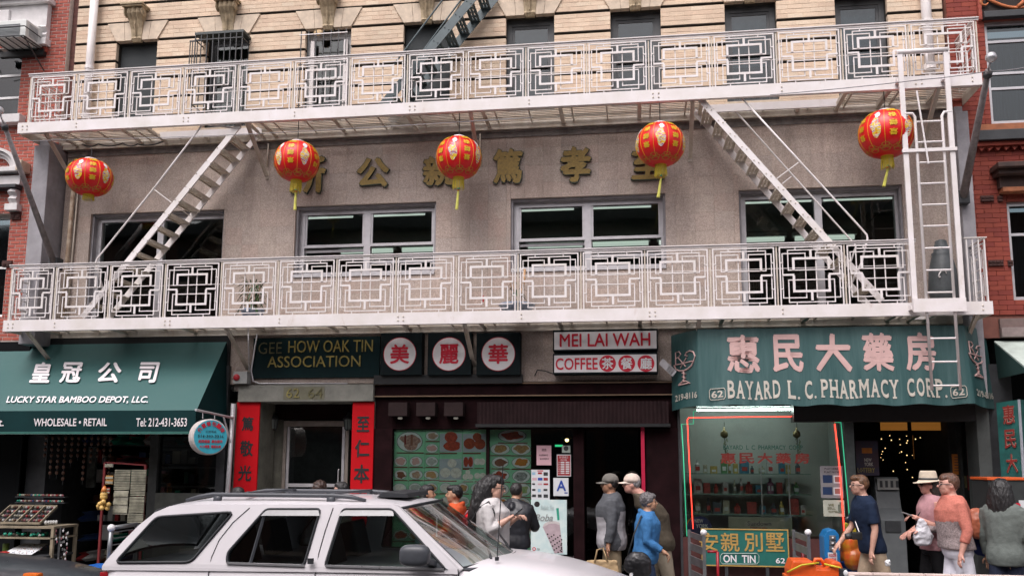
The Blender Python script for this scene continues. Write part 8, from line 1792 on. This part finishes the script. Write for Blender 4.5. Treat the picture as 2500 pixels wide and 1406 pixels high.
# coin-operated ride: blue coin post and a gaudy yellow, red and blue seat
o = thing('coin_post', 'blue arched coin post of a children\'s ride with a steel coin slot', 'coin box', at(2032, 1406, 10.9)); a, b, c, d = rect(2013, 1291, 2051, 1400, 10.9)
MB().prism([(a, .13), (b, .13), (b+.0, d-.06), (b-.04, d-.01), ((a+b)/2+.02, d), (a+.04, d-.02), (a, d-.09)], (0, 10.9, 0), (1, 0, 0), (0, 0, 1), (0, 1, 0), .28).build('post_shell', mat('ride_blue', (.012, .15, .38), .35, var=.1), o, bevel=.015)
for k in range(3): q = at(2033, 1312+k*13, 10.88); MB().box(q.x-.035, q.x+.035, 10.88, 10.898, q.z-.026, q.z+.026).build('coin_slot', M_chr, o, bevel=.004); MB().ball((q.x, 10.875, q.z), .012, n=8, m=6).build('button', M_disc, o)
q = at(2033, 1358, 10.88); MB().box(q.x-.05, q.x+.05, 10.885, 10.899, q.z-.055, q.z+.045).build('price_plate', M_paper, o); text('lettering', 'KIDDIE', (q.x-.042, 10.883, q.z+.0), (.084, 0, 0), (0, 0, .03), M_sred, o, bold=.03, depth=.001); text('lettering', 'RIDE', (q.x-.038, 10.883, q.z-.045), (.076, 0, 0), (0, 0, .03), M_sred, o, bold=.03, depth=.001)
o = thing('childrens_ride', 'yellow, red and blue moulded children\'s ride behind the young man', 'ride', at(2085, 1406, 11.2)); Yr = 11.1
remesh(MB().tube([at(2082, 1275, Yr), at(2083, 1300, Yr), at(2095, 1340, Yr), at(2110, 1380, Yr)], [.1, .085, .06, .06], 12), 'neck', .012, mat('ride_yellow', (.6, .42, .02), .3, var=.25, alt=(.1, .2, .05)), o, 2)
remesh(MB().ball(at(2074, 1330, Yr), .10, .15, .2, 14, 10).ball(at(2082, 1362, Yr), .14, .2, .16), 'flank', .012, mat('ride_red', (.45, .03, .015), .3, var=.3, alt=(.5, .25, .02)), o, 2)
remesh(MB().tube([at(2060, 1362, Yr), at(2085, 1385, Yr), at(2125, 1388, Yr)], [.09, .12, .1], 12), 'footwell', .012, mat('ride_blue2', (.015, .05, .2), .3, var=.2), o, 2)
MB().ball(at(2080, 1268, Yr-.1), .09, .03, .05, 14, 8).build('visor', mat('ride_black', (.02, .02, .02), .25), o, smooth=True)
MB().lathe((at(2085, 1400, Yr).x, Yr, .13), [(.3, 0), (.3, .12), (.16, .16), (.14, .5)], 18).build('base', mat('ride_blue', (.012, .15, .38), .35), o)
# handbill-covered newspaper box behind the woman in grey
o = thing('newspaper_box', 'newspaper box with an orange rim covered in white stickers at the right edge', 'newspaper box', at(2470, 1400, 10.9)); a, b, c, d = rect(2412, 1165, 2520, 1180, 10.8)
MB().box(a, b, 10.8, 11.3, .13, d-.03).build('cabinet', mat('box_dark', (.03, .035, .035), .5, var=.2), o, bevel=.01); MB().box(a-.01, b+.01, 10.785, 11.31, d-.03, d).build('rim', mat('box_orange', (.6, .1, .02), .4), o, bevel=.005)
x_, z_ = at(2478, 1180, 10.8).x, d-.06
for k in range(22): 
    w_, h_ = rg.uniform(.07, .13), rg.uniform(.05, .1); xx = x_+rg.uniform(-.04, .2); zz = z_-.07-k*.055; MB().box(xx, xx+w_, 10.79-.001*k*.3, 10.796, zz-h_/2, zz+h_/2).build('sticker', (M_paper, M_disc, mat('sticker_grey', (.3, .32, .33), .6), M_dark)[k % 4 if k % 3 else 0], o)
    if k % 2 == 0: MB().box(xx+.01, xx+w_-.01, 10.778, 10.781, zz-.008, zz+.006).build('sticker_print', M_dark, o)
q = at(2485, 1233, 10.77); MB().lathe(q, [(.03, 0), (.03, .003)], 14, (0, -1, 0)).build('sticker', M_sred, o)
# small rack of goods by the right pillar
o = thing('snack_rack', 'narrow wire rack of small packets left of the grey pillar by the pharmacy door', 'rack', at(2400, 1280, 12.2))
for k in range(5):
    for c in range(2): q = at(2396+c*7, 1200+k*16, 12.1); MB().box(q.x-.02, q.x+.02, 12.08, 12.12, q.z-.035, q.z+.03).build('packet', gm(rg.choice((0, 3, 7, 4, 2))), o)
MB().tube([at(2393, 1190, 12.14), at(2393, 1406, 12.14)], .01, 5).tube([at(2408, 1190, 12.14), at(2408, 1406, 12.14)], .01, 5).build('wire_frame', M_dark, o)

# stock on the shelves deep inside the gift shop
o = thing('goods_shelf', 'tall crowded shelves of small goods in the shadow of the gift shop', 'shelf', (-7.6, 13.6, .13)); gms = {}
for r_ in range(8):
    z = .35+r_*.3; MB().box(-8.7, -6.9, 13.4, 13.8, z-.015, z).build('shelf_board', M_dark, o)
    x = -8.65
    while x < -6.95:
        w_ = rg.uniform(.05, .14); h_ = rg.uniform(.08, .24); g_ = rg.randrange(8); k_ = (g_, rg.randrange(3))
        if k_ not in gms:
            ob = (MB().box(0, 1, 0, .1, 0, 1) if k_[1] else MB().lathe((.5, .05, 0), [(.4, 0), (.5, .3), (.3, .7), (.4, 1)], 8)).build('goods', gm(g_), o); gms[k_] = ob.data; ob.location = (x, 13.42, z); ob.scale = (w_, 1, h_)
        else: inst('goods', gms[k_], (x, 13.42, z), o, scale=(w_, 1, h_))
        x += w_+rg.uniform(.01, .05)
o = thing('hanging_goods', 'strings of little charms hanging under the left awning', 'hanging goods', (-8.2, 12.2, 2.2))
for k in range(11):
    x = at(110+k*13, 1100, 12.0).x; n = rg.randrange(4, 9); zt = at(150, 1068, 12.0).z
    MB().tube([(x, 12.0+.03*k, zt+.1), (x, 12.0+.03*k, zt-n*.085)], .004, 4).build('string', M_dark, o)
    for q in range(n): inst('charm', (_cm := globals().get('_cm') or MB().ball((0, 0, 0), .026, .018, .03, 7, 5).build('charm', gm(5), o, smooth=True).data), (x, 12.0+.03*k, zt-q*.085), o)

bpy.data.scenes.remove(_WS)
